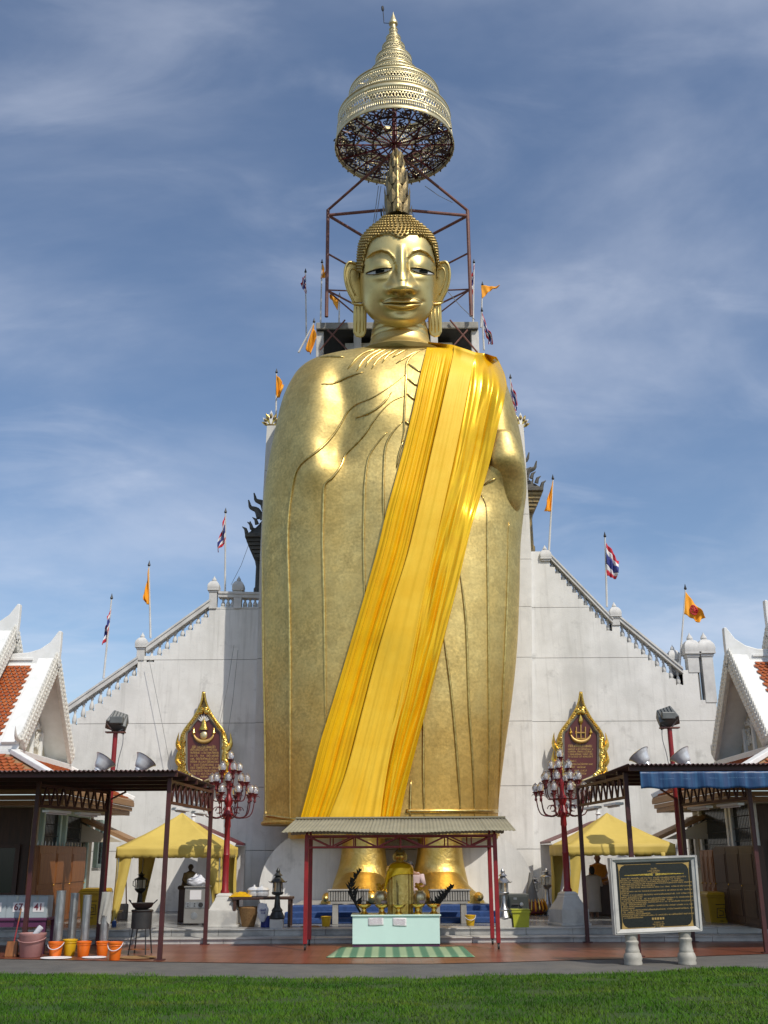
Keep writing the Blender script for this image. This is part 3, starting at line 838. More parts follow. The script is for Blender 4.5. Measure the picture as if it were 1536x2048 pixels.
def hall(side):
    SideMB.side = side
    S = SideMB
    w = 'left' if side < 0 else 'right'
    t = thing('temple_hall', 'cream temple hall with orange tiled roof and white gable at the ' + w + ' edge', 'building', ((-10 if side < 0 else 2*MX + 10), 27.2, ZP))
    YR = 27.2
    def tier(Xg, zr, zb, hw, seed, tipx, tipy):
        dz, XE = zr - zb, -14.5
        for s in (-1, 1):
            mb = S()
            mb.hexa([(XE, YR + s*hw, zb-0.10), (Xg, YR + s*hw, zb-0.10), (Xg, YR, zr-0.10), (XE, YR, zr-0.10),
                     (XE, YR + s*hw, zb), (Xg, YR + s*hw, zb), (Xg, YR, zr), (XE, YR, zr)])
            mb.build('roof_plate', 'white_paint', t, smooth=0)
            # verge of white plaster with a serrated bargeboard
            mb = S()
            n = 16
            L = math.hypot(dz, hw)
            a = Vector((0, s * hw / L, -dz / L)); nn = Vector((0, s * dz / L, hw / L))
            e0 = Vector((Xg - 0.42, YR, zr)); 
            mb.hexa([e0 + nn*0.002 + a*0.0, e0 + Vector((0.42, 0, 0)) + nn*0.002, e0 + Vector((0.42, 0, 0)) + a*L + nn*0.002, e0 + a*L + nn*0.002,
                     e0 + nn*0.09, e0 + Vector((0.42, 0, 0)) + nn*0.09, e0 + Vector((0.42, 0, 0)) + a*L + nn*0.09, e0 + a*L + nn*0.09])
            mb.build('verge', 'white_paint', t, smooth=0, bevel=0.015)
            mb = S()
            b0 = Vector((Xg + 0.003, YR, zr + 0.05))
            mb.hexa([b0 - nn*0.26, b0 + nn*0.10, b0 + nn*0.10 + a*L, b0 - nn*0.26 + a*L] + [p + Vector((0.11, 0, 0)) for p in (b0 - nn*0.26, b0 + nn*0.10, b0 + nn*0.10 + a*L, b0 - nn*0.26 + a*L)])
            bb = mb.build('bargeboard', 'stucco', t, smooth=0, bevel=0.01)
            mb = S()
            k = int(L / 0.13)
            for i in range(k):
                c = b0 + a * (L * (i + 0.5) / k) + Vector((0.06, 0, 0))
                mb.tube([c + nn*0.08, c + nn*0.15 - a*0.03, c + nn*0.20 - a*0.09], [0.055, 0.045, 0.008], 5)
                mb.ball(c + Vector((0.05, 0, 0)) - nn*0.03, (0.03, 0.045, 0.045), 6, 4)
                mb.ball(c + Vector((0.05, 0, 0)) - nn*0.20 , (0.02, 0.03, 0.03), 6, 4)
            mb.build('serration', 'stucco', bb, kind='stuff')
            # tiles
            if s < 0 or True:
                mb = S()
                nv = int((L - 0.25) / 0.12)
                tile_field(mb, Vector((XE, YR, zr)) + a * 0.24, (0.135, 0, 0), a * 0.12, int((Xg - 0.44 - XE) / 0.135) , nv)
                mb.build('roof_tiles', 'tile_red', t, smooth=0, recalc=False, kind='stuff')
            # horn at the foot of the bargeboard
            f = b0 + a * L
            mb = S(); mb.tube(smooth_path([f - a*0.25, f + nn*0.10, f + a*0.08 + nn*0.28, f - a*0.02 + nn*0.5], 8), [0.09, 0.085, 0.075, 0.06, 0.05, 0.035, 0.02, 0.006], 6)
            mb.build('foot_finial', 'stucco', t)
        # ridge that sweeps up into the apex finial
        up = [(XE, zr + 0.16), (Xg - 1.1, zr + 0.16), (Xg - 0.7, zr + 0.19), (Xg - 0.4, zr + 0.28), (Xg - 0.15, zr + 0.46), (Xg + 0.05, zr + 0.76), (Xg + 0.12, zr + 0.76), (Xg + 0.13, zr + 0.35), (Xg + 0.12, zr - 0.2), (Xg - 0.3, zr - 0.16), (XE, zr - 0.16)]
        mb = S(); mb.prism([(x, YR - 0.09, z) for x, z in up], (0, 0.18, 0)); mb.build('ridge', 'white_paint', t, smooth=0, bevel=0.02)
        mb = S(); mb.bx(XE, Xg - 0.55, YR - 0.13, YR + 0.13, zr - 0.02, zr + 0.03); mb.build('ridge_moulding', 'white_paint', t, smooth=0)
        # tympanum
        xt = Xg - 0.62
        mb = S(); mb.prism([(xt, YR - hw + 0.1, zb - 0.1), (xt, YR + hw - 0.1, zb - 0.1), (xt, YR, zr - 0.15)], (-0.15, 0, 0)); mb.build('tympanum', 'cream', t, smooth=0)
        for q in (-0.62, -0.28, 0.28, 0.62):
            y = YR + q * hw
            z1 = zr - 0.15 - abs(q) * dz - 0.1
            mb = S(); mb.bx(xt, xt + 0.08, y - 0.06, y + 0.06, zb - 0.1, z1); mb.build('pilaster', 'white_paint', t, smooth=0, bevel=0.01)
        rr = random.Random(seed)
        for q in (-0.45, 0, 0.45):
            yc = YR + q * hw
            hmax = (1 - abs(q)) * dz - 0.5
            mb = S()
            for k in range(16):
                zc = zb + 0.25 + hmax * 0.8 * rr.random() ** 1.3
                wy = 0.24 * (1 - (zc - zb) / dz) 
                yy = yc + rr.uniform(-1, 1) * wy
                r0 = rr.uniform(0.05, 0.11)
                pts = []
                a0 = rr.random() * 6.28; sg = rr.choice((-1, 1))
                for i in range(9):
                    an = a0 + sg * i * 0.7; r1 = r0 * (1 - i / 11)
                    pts.append((xt + 0.03, yy + math.cos(an) * r1, zc + math.sin(an) * r1))
                mb.tube(pts, [0.03 * (1 - i / 12) for i in range(9)], 5)
            mb.build('stucco_scroll', 'stucco', t)
        mb = S(); mb.bx(Xg - 0.7, Xg + 0.06, YR - hw - 0.05, YR + hw + 0.05, zb - 0.28, zb - 0.11); mb.build('gable_sill', 'white_paint', t, smooth=0, bevel=0.02)
    tier(-8.68, 6.68, 4.28, 2.1, 3, 127, 1280)
    tier(-9.85, 7.42, 5.15, 2.0, 4, 42, 1230)
    # skirt roof with hips
    zt_, ze, xe, yf, yb = 4.05, 3.22, -7.0, 23.7, 30.0
    xi, yi, yk = -8.75, 25.0, 29.4
    mb = S(); mb.add([(xi, yi, zt_), (xi, yk, zt_), (xe, yb, ze), (xe, yf, ze), (xi, yi, zt_-0.08), (xi, yk, zt_-0.08), (xe, yb, ze-0.08), (xe, yf, ze-0.08)], [(0,1,2,3),(7,6,5,4),(0,3,7,4),(1,2,6,5),(2,3,7,6)])
    mb.add([(-14.5, yi, zt_), (xi, yi, zt_), (xe, yf, ze), (-14.5, yf, ze), (-14.5, yi, zt_-0.08), (xi, yi, zt_-0.08), (xe, yf, ze-0.08), (-14.5, yf, ze-0.08)], [(0,1,2,3),(7,6,5,4),(2,3,7,6)])
    mb.build('skirt_roof', 'fascia', t, smooth=0)
    dn = Vector((xe - xi, 0, ze - zt_)); Ls = dn.length; dn.normalize()
    nv = int(Ls / 0.15)
    def tp(j):
        f = (j * 0.15) / Ls
        return ((-(yi - yf) * f) / 0.16 + 0.3, ((yk - yi) + (yb - yk) * f) / 0.16 - 0.7)
    mb = S(); tile_field(mb, (xi, yi, zt_), (0, 0.16, 0), dn * 0.15, 0, nv, tp)
    dn2 = Vector((0, yf - yi, ze - zt_)); L2 = dn2.length; dn2.normalize()
    def tp2(j):
        f = (j * 0.15) / L2
        return (0, (xi + 14.5 + (xe - xi) * f) / 0.16 - 0.8)
    tile_field(mb, (-14.5, yi, zt_), (0.16, 0, 0), dn2 * 0.15, 0, int(L2 / 0.15), tp2)
    mb.build('skirt_tiles', 'tile_red', t, smooth=0, recalc=False, kind='stuff')
    for a, b in (((xi, yi, zt_), (xe, yf, ze)), ((xi, yk, zt_), (xe, yb, ze))):
        mb = S(); mb.beam(Vector(a) + Vector((0, 0, 0.06)), Vector(b) + Vector((0, 0, 0.06)), 0.2, 0.12); mb.build('hip_ridge', 'white_paint', t, smooth=0, bevel=0.02)
    for zc, dxx in ((ze - 0.10, 0.02), (ze - 0.22, -0.03), (ze - 0.33, -0.09)):
        mb = S(); mb.bx(xe - 0.1 + dxx, xe + dxx, yf + 0.02, yb - 0.02, zc - 0.055, zc + 0.05); mb.build('fascia_board', 'fascia', t, smooth=0, bevel=0.008)
        mb = S(); mb.bx(-14.5, xe - 0.12, yf - dxx, yf + 0.1 - dxx, zc - 0.055, zc + 0.05); mb.build('fascia_board', 'fascia', t, smooth=0, bevel=0.008)
    mb = S(); mb.bx(-14, xe - 0.12, yf + 0.12, yb - 0.05, ze - 0.38, ze - 0.33); mb.build('soffit', 'cream', t, smooth=0)
    # walls
    XW = -8.05
    mb = S(); mb.bx(-14, XW, 24.75, 29.9, 0.0, ze - 0.38); mb.build('wall', 'cream', t, smooth=0)
    mb = S(); mb.bx(-14, XW - 0.02, 24.71, 24.747, ZP + 0.22, ze - 0.4); mb.build('front_shade_sheet', 'wood_dark', t, smooth=0)  # dark sheet over the wall puts the awning's deep shade into its colour
    mb = S(); mb.bx(-14, XW + 0.06, 24.69, 29.95, 0.0, ZP + 0.22); mb.build('plinth', 'concrete', t, smooth=0)
    if side < 0: wins = [(74, 112, 1612, 1800), (120, 170, 1622, 1800), (188, 202, 1640, 1735)]
    else: wins = [(2*784 - 1458, 2*784 - 1402, 1612, 1800), (2*784 - 1508, 2*784 - 1462, 1600, 1800), (2*784 - 1392, 2*784 - 1378, 1640, 1735)]
    wins = [(w[0], w[1], w[2], w[3]) for w in wins]
    for (x0, x1, yt, ybm) in wins:
        y0, y1 = atx(x0, 1700, XW).y, atx(x1, 1700, XW).y
        zt1 = atx((x0 + x1)/2, yt, XW).z; zb1 = atx((x0 + x1)/2, ybm, XW).z
        if y0 > y1: y0, y1 = y1, y0
        f = S()
        for (a, b, c, d) in ((y0, y0 + 0.14, zb1, zt1), (y1 - 0.14, y1, zb1, zt1), (y0 + 0.14, y1 - 0.14, zt1 - 0.14, zt1), (y0 + 0.14, y1 - 0.14, zb1, zb1 + 0.1)):
            f.bx(XW - 0.02, XW + 0.10, a, b, c, d)
        fr = f.build('window_frame', 'mint' if side < 0 else 'white_paint', t, smooth=0, bevel=0.01)
        g = S(); g.bx(XW - 0.03, XW + 0.012, y0 + 0.13, y1 - 0.13, zb1 + 0.09, zt1 - 0.13); g.build('pane', 'glass_dark', fr, smooth=0)
        # security grille
        g = S()
        nb = max(3, int((y1 - y0) / 0.13))
        for i in range(1, nb):
            y = lerp(y0 + 0.13, y1 - 0.13, i / nb); g.tube([(XW + 0.05, y, zb1 + 0.1), (XW + 0.05, y, zt1 - 0.14)], 0.009, 5)
        for i in range(1, 7):
            z = lerp(zb1 + 0.1, zt1 - 0.14, i / 7); g.tube([(XW + 0.05, y0 + 0.13, z), (XW + 0.05, y1 - 0.13, z)], 0.009, 5)
        g.build('grille', 'iron_black', fr)
        s_ = S(); s_.bx(XW - 0.02, XW + 0.16, y0 - 0.05, y1 + 0.05, zb1 - 0.08, zb1 - 0.003); s_.build('window_sill', 'white_paint', t, smooth=0, bevel=0.01)
    # framed opening in the shaded front wall
    mb = S(); mb.bx(-13.2, -8.35, 24.67, 24.709, 1.0, 1.95); mb.build('front_window', 'glass_dark', t, smooth=0)
    mb = S()
    for a, b, c, d in ((-13.3, -8.25, 1.95, 2.03), (-13.3, -8.25, 0.92, 1.0), (-8.35, -8.25, 1.003, 1.947), (-10.1, -10.0, 1.003, 1.947)): mb.bx(a, b, 24.63, 24.70, c, d)
    mb.build('front_window_frame', 'wood_dark', t, smooth=0)
    # small hood over the far door
    mb = S(); mb.add([(-8.04, 28.6, 2.75), (-8.04, 29.8, 2.75), (-6.75, 29.8, 2.2), (-6.75, 28.6, 2.2), (-8.04, 28.6, 2.65), (-8.04, 29.8, 2.65), (-6.75, 29.8, 2.1), (-6.75, 28.6, 2.1)], [(0,1,2,3),(7,6,5,4),(0,3,7,4),(1,2,6,5),(2,3,7,6)])
    mb.build('door_hood', 'fascia', t, smooth=0)
    mb = S(); mb.add([(-8.04, 28.55, 2.60), (-6.9, 28.55, 2.12), (-8.04, 28.55, 2.12), (-8.04, 28.6, 2.60), (-6.9, 28.6, 2.12), (-8.04, 28.6, 2.12)], [(0,1,2),(5,4,3),(0,1,4,3),(1,2,5,4),(2,0,3,5)])
    mb.build('hood_cheek', 'cream', t, smooth=0)
    SideMB.side = -1
    return t
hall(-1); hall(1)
SideMB.side = -1
# ================================================================ GIANT GOLDEN STATUE
YS = 30.7
statue = thing('giant_statue', '', 'statue', (0.45, YS, 0.7))
statue['label'] = 'towering golden standing statue in a long pleated robe in front of the white tower'
BODY = [  # y, left, right silhouette, half depth
    (709, 752, 850, 0.55), (711, 735, 866, 0.72), (714, 712, 890, 0.86), (718, 684, 916, 1.0), (723, 657, 941, 1.12), (729, 632, 965, 1.25), (736, 611, 983, 1.38), (746, 597, 998, 1.50), (760, 586, 1006, 1.62),
    (794, 569, 1018, 1.84), (827, 559, 1028, 1.95), (873, 549, 1039, 2.02), (927, 538, 1048, 2.06),
    (986, 529, 1052, 2.08), (1036, 526, 1046, 2.06), (1098, 524, 1040, 2.02), (1184, 524, 1038, 2.0), (1300, 525, 1033, 1.95),
    (1400, 528, 1023, 1.9), (1500, 530, 1009, 1.86), (1580, 530, 999, 1.84), (1620, 530, 995, 1.84), (1634, 528, 994, 1.86), (1650, 528, 994, 1.86)]
BUMPS = [([(632, 735), (620, 800), (610, 880), (622, 935)], 42, 0.28), ([(676, 745), (694, 800), (692, 850), (676, 900)], 26, -0.22),
         ([(748, 760), (752, 820)], 52, 0.20), ([(1000, 760), (1010, 850), (1016, 930)], 32, 0.40), ([(955, 900), (950, 1000)], 26, -0.16),
         ([(640, 1000), (650, 1600)], 60, 0.06), ([(880, 1050), (890, 1600)], 80, 0.10), ([(553, 1060), (553, 1640)], 18, -0.10), ([(780, 1000), (770, 1250)], 60, 0.12)]
def seg_d(px, py, pts):
    best = 1e9
    for (ax, ay), (bx, by) in zip(pts, pts[1:]):
        dx, dy = bx - ax, by - ay
        t = max(0, min(1, ((px - ax) * dx + (py - ay) * dy) / (dx * dx + dy * dy)))
        best = min(best, math.hypot(px - ax - t * dx, py - ay - t * dy))
    return best
def sstep(a, b, x):
    t = max(0, min(1, (x - a) / (b - a))); return t * t * (3 - 2 * t)
def make_body():
    nz, na = 190, 160
    ys = []
    for i in range(nz):
        f = i / (nz - 1)
        ys.append(709 + (1650 - 709) * (0.35 * f ** 3 + 0.65 * f ** 1.7))
    verts, faces = [], []
    for y in ys:
        L, Rr, b = sinterp(BODY, y)
        pl, pr = at(L, y, YS), at(Rr, y, YS)
        xc, hw, z = (pl.x + pr.x) / 2, (pr.x - pl.x) / 2, (pl.z + pr.z) / 2
        ex = 2.25 + 0.3 * min(1, max(0, (y - 950) / 500))
        for k in range(na):
            a = 2 * math.pi * k / na
            c, s = math.cos(a), math.sin(a)
            u = math.copysign(abs(c) ** (2 / ex), c); v = math.copysign(abs(s) ** (2 / ex), s)
            X, Y = xc + hw * u, YS - b * v * (1.0 if v > 0 else 0.45)
            if v > 0.12:
                px, py = proj((X, Y, z))
                d = 0
                for pts, w, A in BUMPS:
                    q = seg_d(px, py, pts) / w
                    if q < 2.6: d += A * math.exp(-q * q)
                Y -= d * min(1, (v - 0.12) * 2.2) * sstep(715, 850, y)
            verts.append((X, Y, z))
    for j in range(nz - 1):
        for k in range(na):
            k2 = (k + 1) % na
            faces.append((j*na+k, j*na+k2, (j+1)*na+k2, (j+1)*na+k))
    faces.append(tuple(range(na))); faces.append(tuple(reversed(range((nz-1)*na, nz*na))))
    mb = MB(); mb.add(verts, faces)
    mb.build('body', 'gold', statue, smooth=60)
    return BVHTree.FromPolygons([Vector(v) for v in verts], faces)
bvh = make_body()
def on_body(px, py, off=0.0, default=None):
    d = ray(px, py)
    h = bvh.ray_cast(CAM, d)
    if h[0] is None: 
        p = at(px, py, YS - 0.5 if default is None else default)
    else: p = h[0]
    return p - d * off
FOLDS = [
 [(632, 715), (660, 713), (688, 714)], [(643, 768), (665, 767), (700, 752), (727, 744)],
 [(695, 738), (712, 718), (728, 706), (756, 697)], [(713, 742), (728, 719), (750, 704), (770, 696)], [(730, 734), (740, 719), (762, 704), (780, 696)],
 [(743, 738), (757, 718), (775, 706), (790, 697)], [(764, 726), (775, 712), (795, 700), (804, 696)], [(785, 715), (803, 704), (815, 699)], [(792, 727), (810, 716), (828, 706), (846, 698)],
 [(852, 697), (830, 707), (814, 725), (812, 760), (810, 800), (808, 840), (808, 860), (803, 885)],
 [(812, 748), (780, 773), (745, 795), (710, 810), (692, 828), (685, 842), (665, 872), (640, 898), (605, 925), (592, 945), (584, 980), (577, 1030), (575, 1090), (578, 1200), (580, 1318), (580, 1430), (580, 1530), (580, 1642)],
 [(712, 836), (740, 825), (765, 808), (783, 785)],
 [(812, 790), (785, 802), (765, 820), (745, 845), (730, 868), (705, 895), (690, 910), (683, 930), (665, 955), (650, 968), (647, 1000), (645, 1080), (648, 1200), (650, 1340), (651, 1480)],
 [(774, 864), (752, 890), (737, 915), (730, 960), (728, 1010), (727, 1080), (730, 1230)],
 [(805, 843), (785, 865), (772, 890), (768, 930), (767, 1000), (769, 1060)], [(808, 880), (800, 900), (793, 935)],
 [(815, 727), (842, 745)], [(815, 757), (835, 772)], [(814, 787), (832, 801)], [(810, 842), (820, 850)],
 [(914, 1120), (922, 1160), (932, 1247), (938, 1413), (945, 1520), (950, 1640)], [(884, 1250), (890, 1290), (901, 1372), (911, 1476), (920, 1601), (921, 1640)],
 [(845, 1400), (847, 1442), (847, 1538), (849, 1640)], [(963, 990), (972, 1010), (974, 1080), (976, 1205), (978, 1455), (976, 1640)],
 [(1018, 1045), (1017, 1080), (1015, 1184), (1009, 1330), (1001, 1497), (995, 1634)], [(525.5, 1090), (527, 1300), (530, 1450), (532, 1640)],
 [(968, 970), (978, 963), (992, 957)], [(822, 1560), (820, 1640)]]
for f in FOLDS:
    L = sum(math.hypot(b[0]-a[0], b[1]-a[1]) for a, b in zip(f, f[1:]))
    n = max(6, int(L / 9))
    pth = smooth_path([(x, y, 0) for x, y in f], n)
    pts = [on_body(p.x, p.y, 0.012) for p in pth]
    r = [0.042 * min(1, 0.35 + 3.0 * min(i, n - 1 - i) / n) * (0.9 + 0.2 * noise.noise((i * 0.9, L, 0))) for i in range(n)]
    mb = MB(); mb.tube(pts, r, 8); mb.build('robe_fold', 'gold_ridge', statue, smooth=180)
# hem bands
for pts_ in ([(530 + 6 * i, 1630 + 0.9 * i) for i in range(18)], [(812 + 7 * i, 1622) for i in range(27)]):
    mb = MB(); mb.tube([on_body(x, y, 0.01) for x, y in pts_], 0.05, 8); mb.build('hem_band', 'gold_ridge', statue, smooth=180)
mb = MB()
rim = []
for k in range(60):
    a = 2 * math.pi * k / 60
    pl, pr = at(528, 1650, YS), at(994, 1650, YS)
    c, s = math.cos(a), math.sin(a)
    ex = 2.55
    rim.append((((pl.x+pr.x)/2) + (pr.x-pl.x)/2 * 1.004 * math.copysign(abs(c)**(2/ex), c), YS - 1.87 * math.copysign(abs(s)**(2/ex), s) * (1 if s > 0 else 0.45), pl.z + 0.03))
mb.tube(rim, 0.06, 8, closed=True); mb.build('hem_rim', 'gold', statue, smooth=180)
# inner robe below the hem
rings = []
for y in (1640, 1676, 1679, 1676, 1660):
    ins = 0.0 if y != 1660 else 0.15
    pl, pr = at(577, y, YS), at(998, y, YS)
    xc, hw = (pl.x+pr.x)/2, (pr.x-pl.x)/2 - (0.12 if len(rings) >= 3 else 0)
    rings.append([(xc + hw * math.copysign(abs(math.cos(a))**0.7, math.cos(a)), YS - (1.55 - (0.12 if len(rings) >= 3 else 0)) * math.copysign(abs(math.sin(a))**0.7, math.sin(a)) * (1 if math.sin(a) > 0 else 0.6), pl.z) for a in [2*math.pi*k/64 for k in range(64)]])
mb = MB(); mb.loft(rings); mb.build('inner_robe', 'gold_leaf', statue, smooth=50)
# the left hand drawn up inside the sleeve
p = on_body(1016, 985, 0)
mb = MB()
rr_ = []
for i in range(22):
    f = i / 21
    q = on_body(lerp(1003, 1020, f), lerp(870, 1034, f), -0.34)
    w = 0.74 * (math.sin(math.pi * min(1, 0.18 + 0.72 * f)) ** 0.8) * (1 if f < 0.85 else math.sqrt(max(0.02, 1 - ((f - 0.85) / 0.15) ** 2)))
    rr_.append((q, w))
rings = [[q + Vector((w * 0.80 * math.cos(a), -w * 0.75 * math.sin(a), 0.05 * math.sin(a))) for a in [2*math.pi*k/28 for k in range(28)]] for q, w in rr_]
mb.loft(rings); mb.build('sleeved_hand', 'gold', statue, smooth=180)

# ---- neck
rings = []
NECK = [(636, 752, 846), (648, 746, 852), (660, 744, 855), (672, 742, 857), (682, 741, 859), (692, 738, 862), (702, 733, 868), (712, 722, 880), (720, 706, 896)]
for i in range(40):
    y = lerp(636, 720, i / 39)
    l, r_p = sinterp(NECK, y)
    wob = 0.0
    for yc in (659, 670, 681): wob -= 0.035 * math.exp(-((y - yc) / 1.6) ** 2)
    pl, pr = at(l, y, 30.45), at(r_p, y, 30.45)
    xc, hw = (pl.x + pr.x) / 2, (pr.x - pl.x) / 2 + wob
    rings.append([(xc + hw * math.cos(a), 30.45 - hw * 0.86 * math.sin(a), pl.z) for a in [2*math.pi*k/56 for k in range(56)]])
mb = MB(); mb.loft(rings); mb.build('neck', 'gold_skin', statue, smooth=180)

# ---- head, modelled in photo pixels then scaled, set on the neck and bowed towards the ground
HO = at(797, 560, 29.9)
HK = (CM.inverted() @ HO).z / -FPX
HM = Matrix.Translation(HO) @ Matrix.Rotation(R(16), 4, 'X')
def hloc(x, d, y):
    """head pixels (x, y in the photo, d forward) -> world"""
    return HM @ Vector(((x - 797) * HK, -d * HK, -(y - 560 + 0.262 * d) * HK))
HEAD = [  # y, cx, half width, front, back
    (429, 795, 22, 20, 24), (434, 795, 25, 24, 28), (442, 796, 34, 34, 38), (450, 796, 45, 45, 48), (460, 796, 56, 55, 58), (472, 796, 66, 62, 68), (486, 796, 72, 67, 76), (500, 796, 74.5, 70, 80), (525, 796, 76, 72, 82),
    (550, 796, 76, 73, 82), (575, 796, 75, 73, 80), (600, 796, 72.5, 72, 75), (618, 797, 68, 70, 68), (632, 798, 60, 67, 58), (642, 799, 50, 63, 46), (649, 800, 37, 58, 30), (653, 800, 24, 52, 16), (655.5, 800, 10, 42, 4)]
def sstep(a, b, x):
    t = max(0, min(1, (x - a) / (b - a))); return t * t * (3 - 2 * t)
BROW_L = [(722, 531), (733, 516), (746, 506), (762, 501), (776, 505), (786, 516), (792, 530), (795, 545)]
BROW_R = [(812, 545), (812, 530), (815, 516), (824, 505), (838, 501), (852, 506), (863, 516), (871, 531)]
def brow_y(x):
    tab = BROW_L if x < 803 else BROW_R
    if x < 722 or x > 871: return 540
    if 795 < x < 812: return 560
    return interp(tab, x)[0]
def face_disp(x, y):
    d = 0.0
    # eye sockets under the brow line, lids bulging forward
    by = brow_y(x)
    side = -1 if x < 803 else 1
    ex = 759 if side < 0 else 842
    t = y - by
    inner = abs(x - 803)
    if t > 0:
        d -= 7.0 * sstep(0, 5, t) * (1 - sstep(14, 44, t)) * (1 - sstep(52, 66, abs(x - 803) - 8)) * sstep(6, 14, inner)
    else:
        d += 1.6 * math.exp(-(t / 4.0) ** 2) * (1 - sstep(62, 74, abs(x - 798)))
    d += 7.0 * math.exp(-((x - ex) / 25) ** 2 - ((y - 527) / 13) ** 2)
    d -= 2.0 * math.exp(-((x - ex) / 24) ** 2 - ((y - 545) / 6) ** 2)
    d += 2.0 * math.exp(-((x - ex) / 26) ** 2 - ((y - 556) / 6) ** 2)
    # nose
    P = interp([(488, 0), (505, 5), (525, 11), (545, 16), (560, 22), (572, 26.5), (579, 25), (584, 14), (589, 3), (594, 0)], y)[0]
    W = interp([(490, 9), (520, 11), (540, 16), (556, 24), (570, 31), (582, 31), (594, 26)], y)[0]
    u = abs(x - 802) / W
    if u < 1.25:
        d += P * 1.05 * math.cos(min(1, u) * math.pi / 2) ** 1.25 
    for wx in (780, 825):
        d += 11 * math.exp(-((x - wx) / 9.5) ** 2 - ((y - 576) / 8.0) ** 2)
    for wx in (788, 815):
        d -= 9 * math.exp(-((x - wx) / 7) ** 2 - ((y - 585) / 3.0) ** 2)
    # lips
    q = (x - 803) / 37
    if abs(q) < 1.2:
        ym = 606.5 - 0.6 * q * q * q * q + 0.6 * math.cos(q * 6)
        up = 9.0 - 5.5 * min(1, abs(q)) ** 2; lo_ = 9.5 - 7.5 * min(1, abs(q)) ** 2
        env = max(0, 1 - abs(q) ** 3)
        t = y - ym
        if t < 0: d += 8.0 * env * math.exp(-((t + up * 0.5) / (up * 0.55)) ** 2)
        else: d += 9.5 * env * math.exp(-((t - lo_ * 0.5) / max(1.5, lo_ * 0.55)) ** 2)
        d -= 6.0 * max(0, 1.05 - abs(q)) ** 0.5 * math.exp(-(t / 1.3) ** 2)
        d += 1.3 * math.exp(-((t + up + 1.0) / 1.6) ** 2) * env
    for cxm in (764, 842): d -= 2 * math.exp(-((x - cxm) / 5) ** 2 - ((y - 603.5) / 4) ** 2)
    d -= 2.5 * math.exp(-((x - 802) / 6) ** 2 - ((y - 595) / 5) ** 2)
    d -= 2.5 * math.exp(-((x - 802) / 24) ** 2 - ((y - 621) / 5) ** 2)
    d += 5 * math.exp(-((x - 801) / 20) ** 2 - ((y - 637) / 9) ** 2)
    d += 2.2 * math.exp(-((abs(x - 798) - 45) / 20) ** 2 - ((y - 580) / 22) ** 2)
    return d
def head_pt(y, a, grow=0.0, disp=True):
    c, hw, fr, bk = sinterp(HEAD, y)
    cs, sn = math.cos(a), math.sin(a)
    e = 2.25
    u = math.copysign(abs(cs) ** (2 / e), cs); v = math.copysign(abs(sn) ** (2 / e), sn)
    x = c + (hw + grow) * u
    d = (fr + grow) * v if v > 0 else (bk + grow) * v
    if disp and v > 0.05: d += face_disp(x, y) * sstep(0.05, 0.4, v)
    return x, d
def head_front(x, y):
    c, hw, fr, bk = sinterp(HEAD, y)
    u = min(0.999, abs(x - c) / hw)
    return fr * (1 - u ** 2.25) ** (1 / 2.25) + face_disp(x, y)
def hairline(x):
    q = abs(x - 800)
    base = interp([(0, 477), (6, 475), (16, 470), (30, 469), (45, 472), (56, 479), (64, 490), (69, 505), (73, 525), (76, 545)], q)[0]
    return base
def make_head():
    nr, na = 250, 250
    vs, fs = [], []
    for j in range(nr):
        y = lerp(429, 655.5, (j / (nr - 1)))
        for k in range(na):
            # denser towards the front
            a = 2 * math.pi * k / na
            x, d = head_pt(y, a)
            vs.append(hloc(x, d, y))
    for j in range(nr - 1):
        for k in range(na):
            k2 = (k + 1) % na
            fs.append((j*na+k, j*na+k2, (j+1)*na+k2, (j+1)*na+k))
    fs.append(tuple(range(na))); fs.append(tuple(reversed(range((nr-1)*na, nr*na))))
    mb = MB(); mb.add(vs, fs); o = mb.build('head', 'gold_skin', statue, smooth=180, recalc=False)
    return o
head_o = make_head()
def hair_ok(x, y, d): return y < hairline(x) + (0 if d > 8 else 60)
# hair cap
mb = MB()
vs, idx, fs = [], {}, []
NA, NR = 120, 60
def hv(j, k):
    k %= NA
    if (j, k) not in idx:
        y = lerp(431, 556, j / (NR - 1)); x, d = head_pt(y, 2 * math.pi * k / NA, 3.0, False)
        idx[(j, k)] = len(vs); vs.append(hloc(x, d, y))
    return idx[(j, k)]
for j in range(NR - 1):
    for k in range(NA):
        y = lerp(431, 556, (j + 0.5) / (NR - 1)); x, d = head_pt(y, 2 * math.pi * (k + 0.5) / NA, 3.0, False)
        if hair_ok(x, y, d): fs.append((hv(j, k), hv(j, k+1), hv(j+1, k+1), hv(j+1, k)))
mb.add(vs, fs); hair_o = mb.build('hair_cap', 'gold_hair', statue, smooth=180, solid=0.03)
mb = MB()
row = 0
y = 433.0
while y < 545:
    c, hw, fr, bk = sinterp(HEAD, y)
    n = max(10, int(2 * math.pi * (hw + 4) * 0.95 / 6.4))
    for k in range(n):
        a = 2 * math.pi * (k + 0.5 * (row % 2)) / n
        x, d = head_pt(y, a, 3.0, False)
        if d < -30 or not hair_ok(x, y, d): continue
        p = hloc(x, d, y); x2, d2 = head_pt(y, a, 12.0, False); q = hloc(x2, d2, y - 2.5)
        nrm = (q - p).normalized()
        rot = nrm.to_track_quat('Z', 'Y').to_matrix()
        s = HK * (3.3 + 0.3 * rnd.random())
        mb.lathe([(s, -s*0.3), (s*0.95, s*0.5), (s*0.55, s*1.1), (s*0.1, s*1.45)], p, n=6, mat=rot)
    row += 1; y += 5.4
mb.build('hair_curls', 'gold_hair', hair_o, smooth=50, recalc=False, kind='stuff')
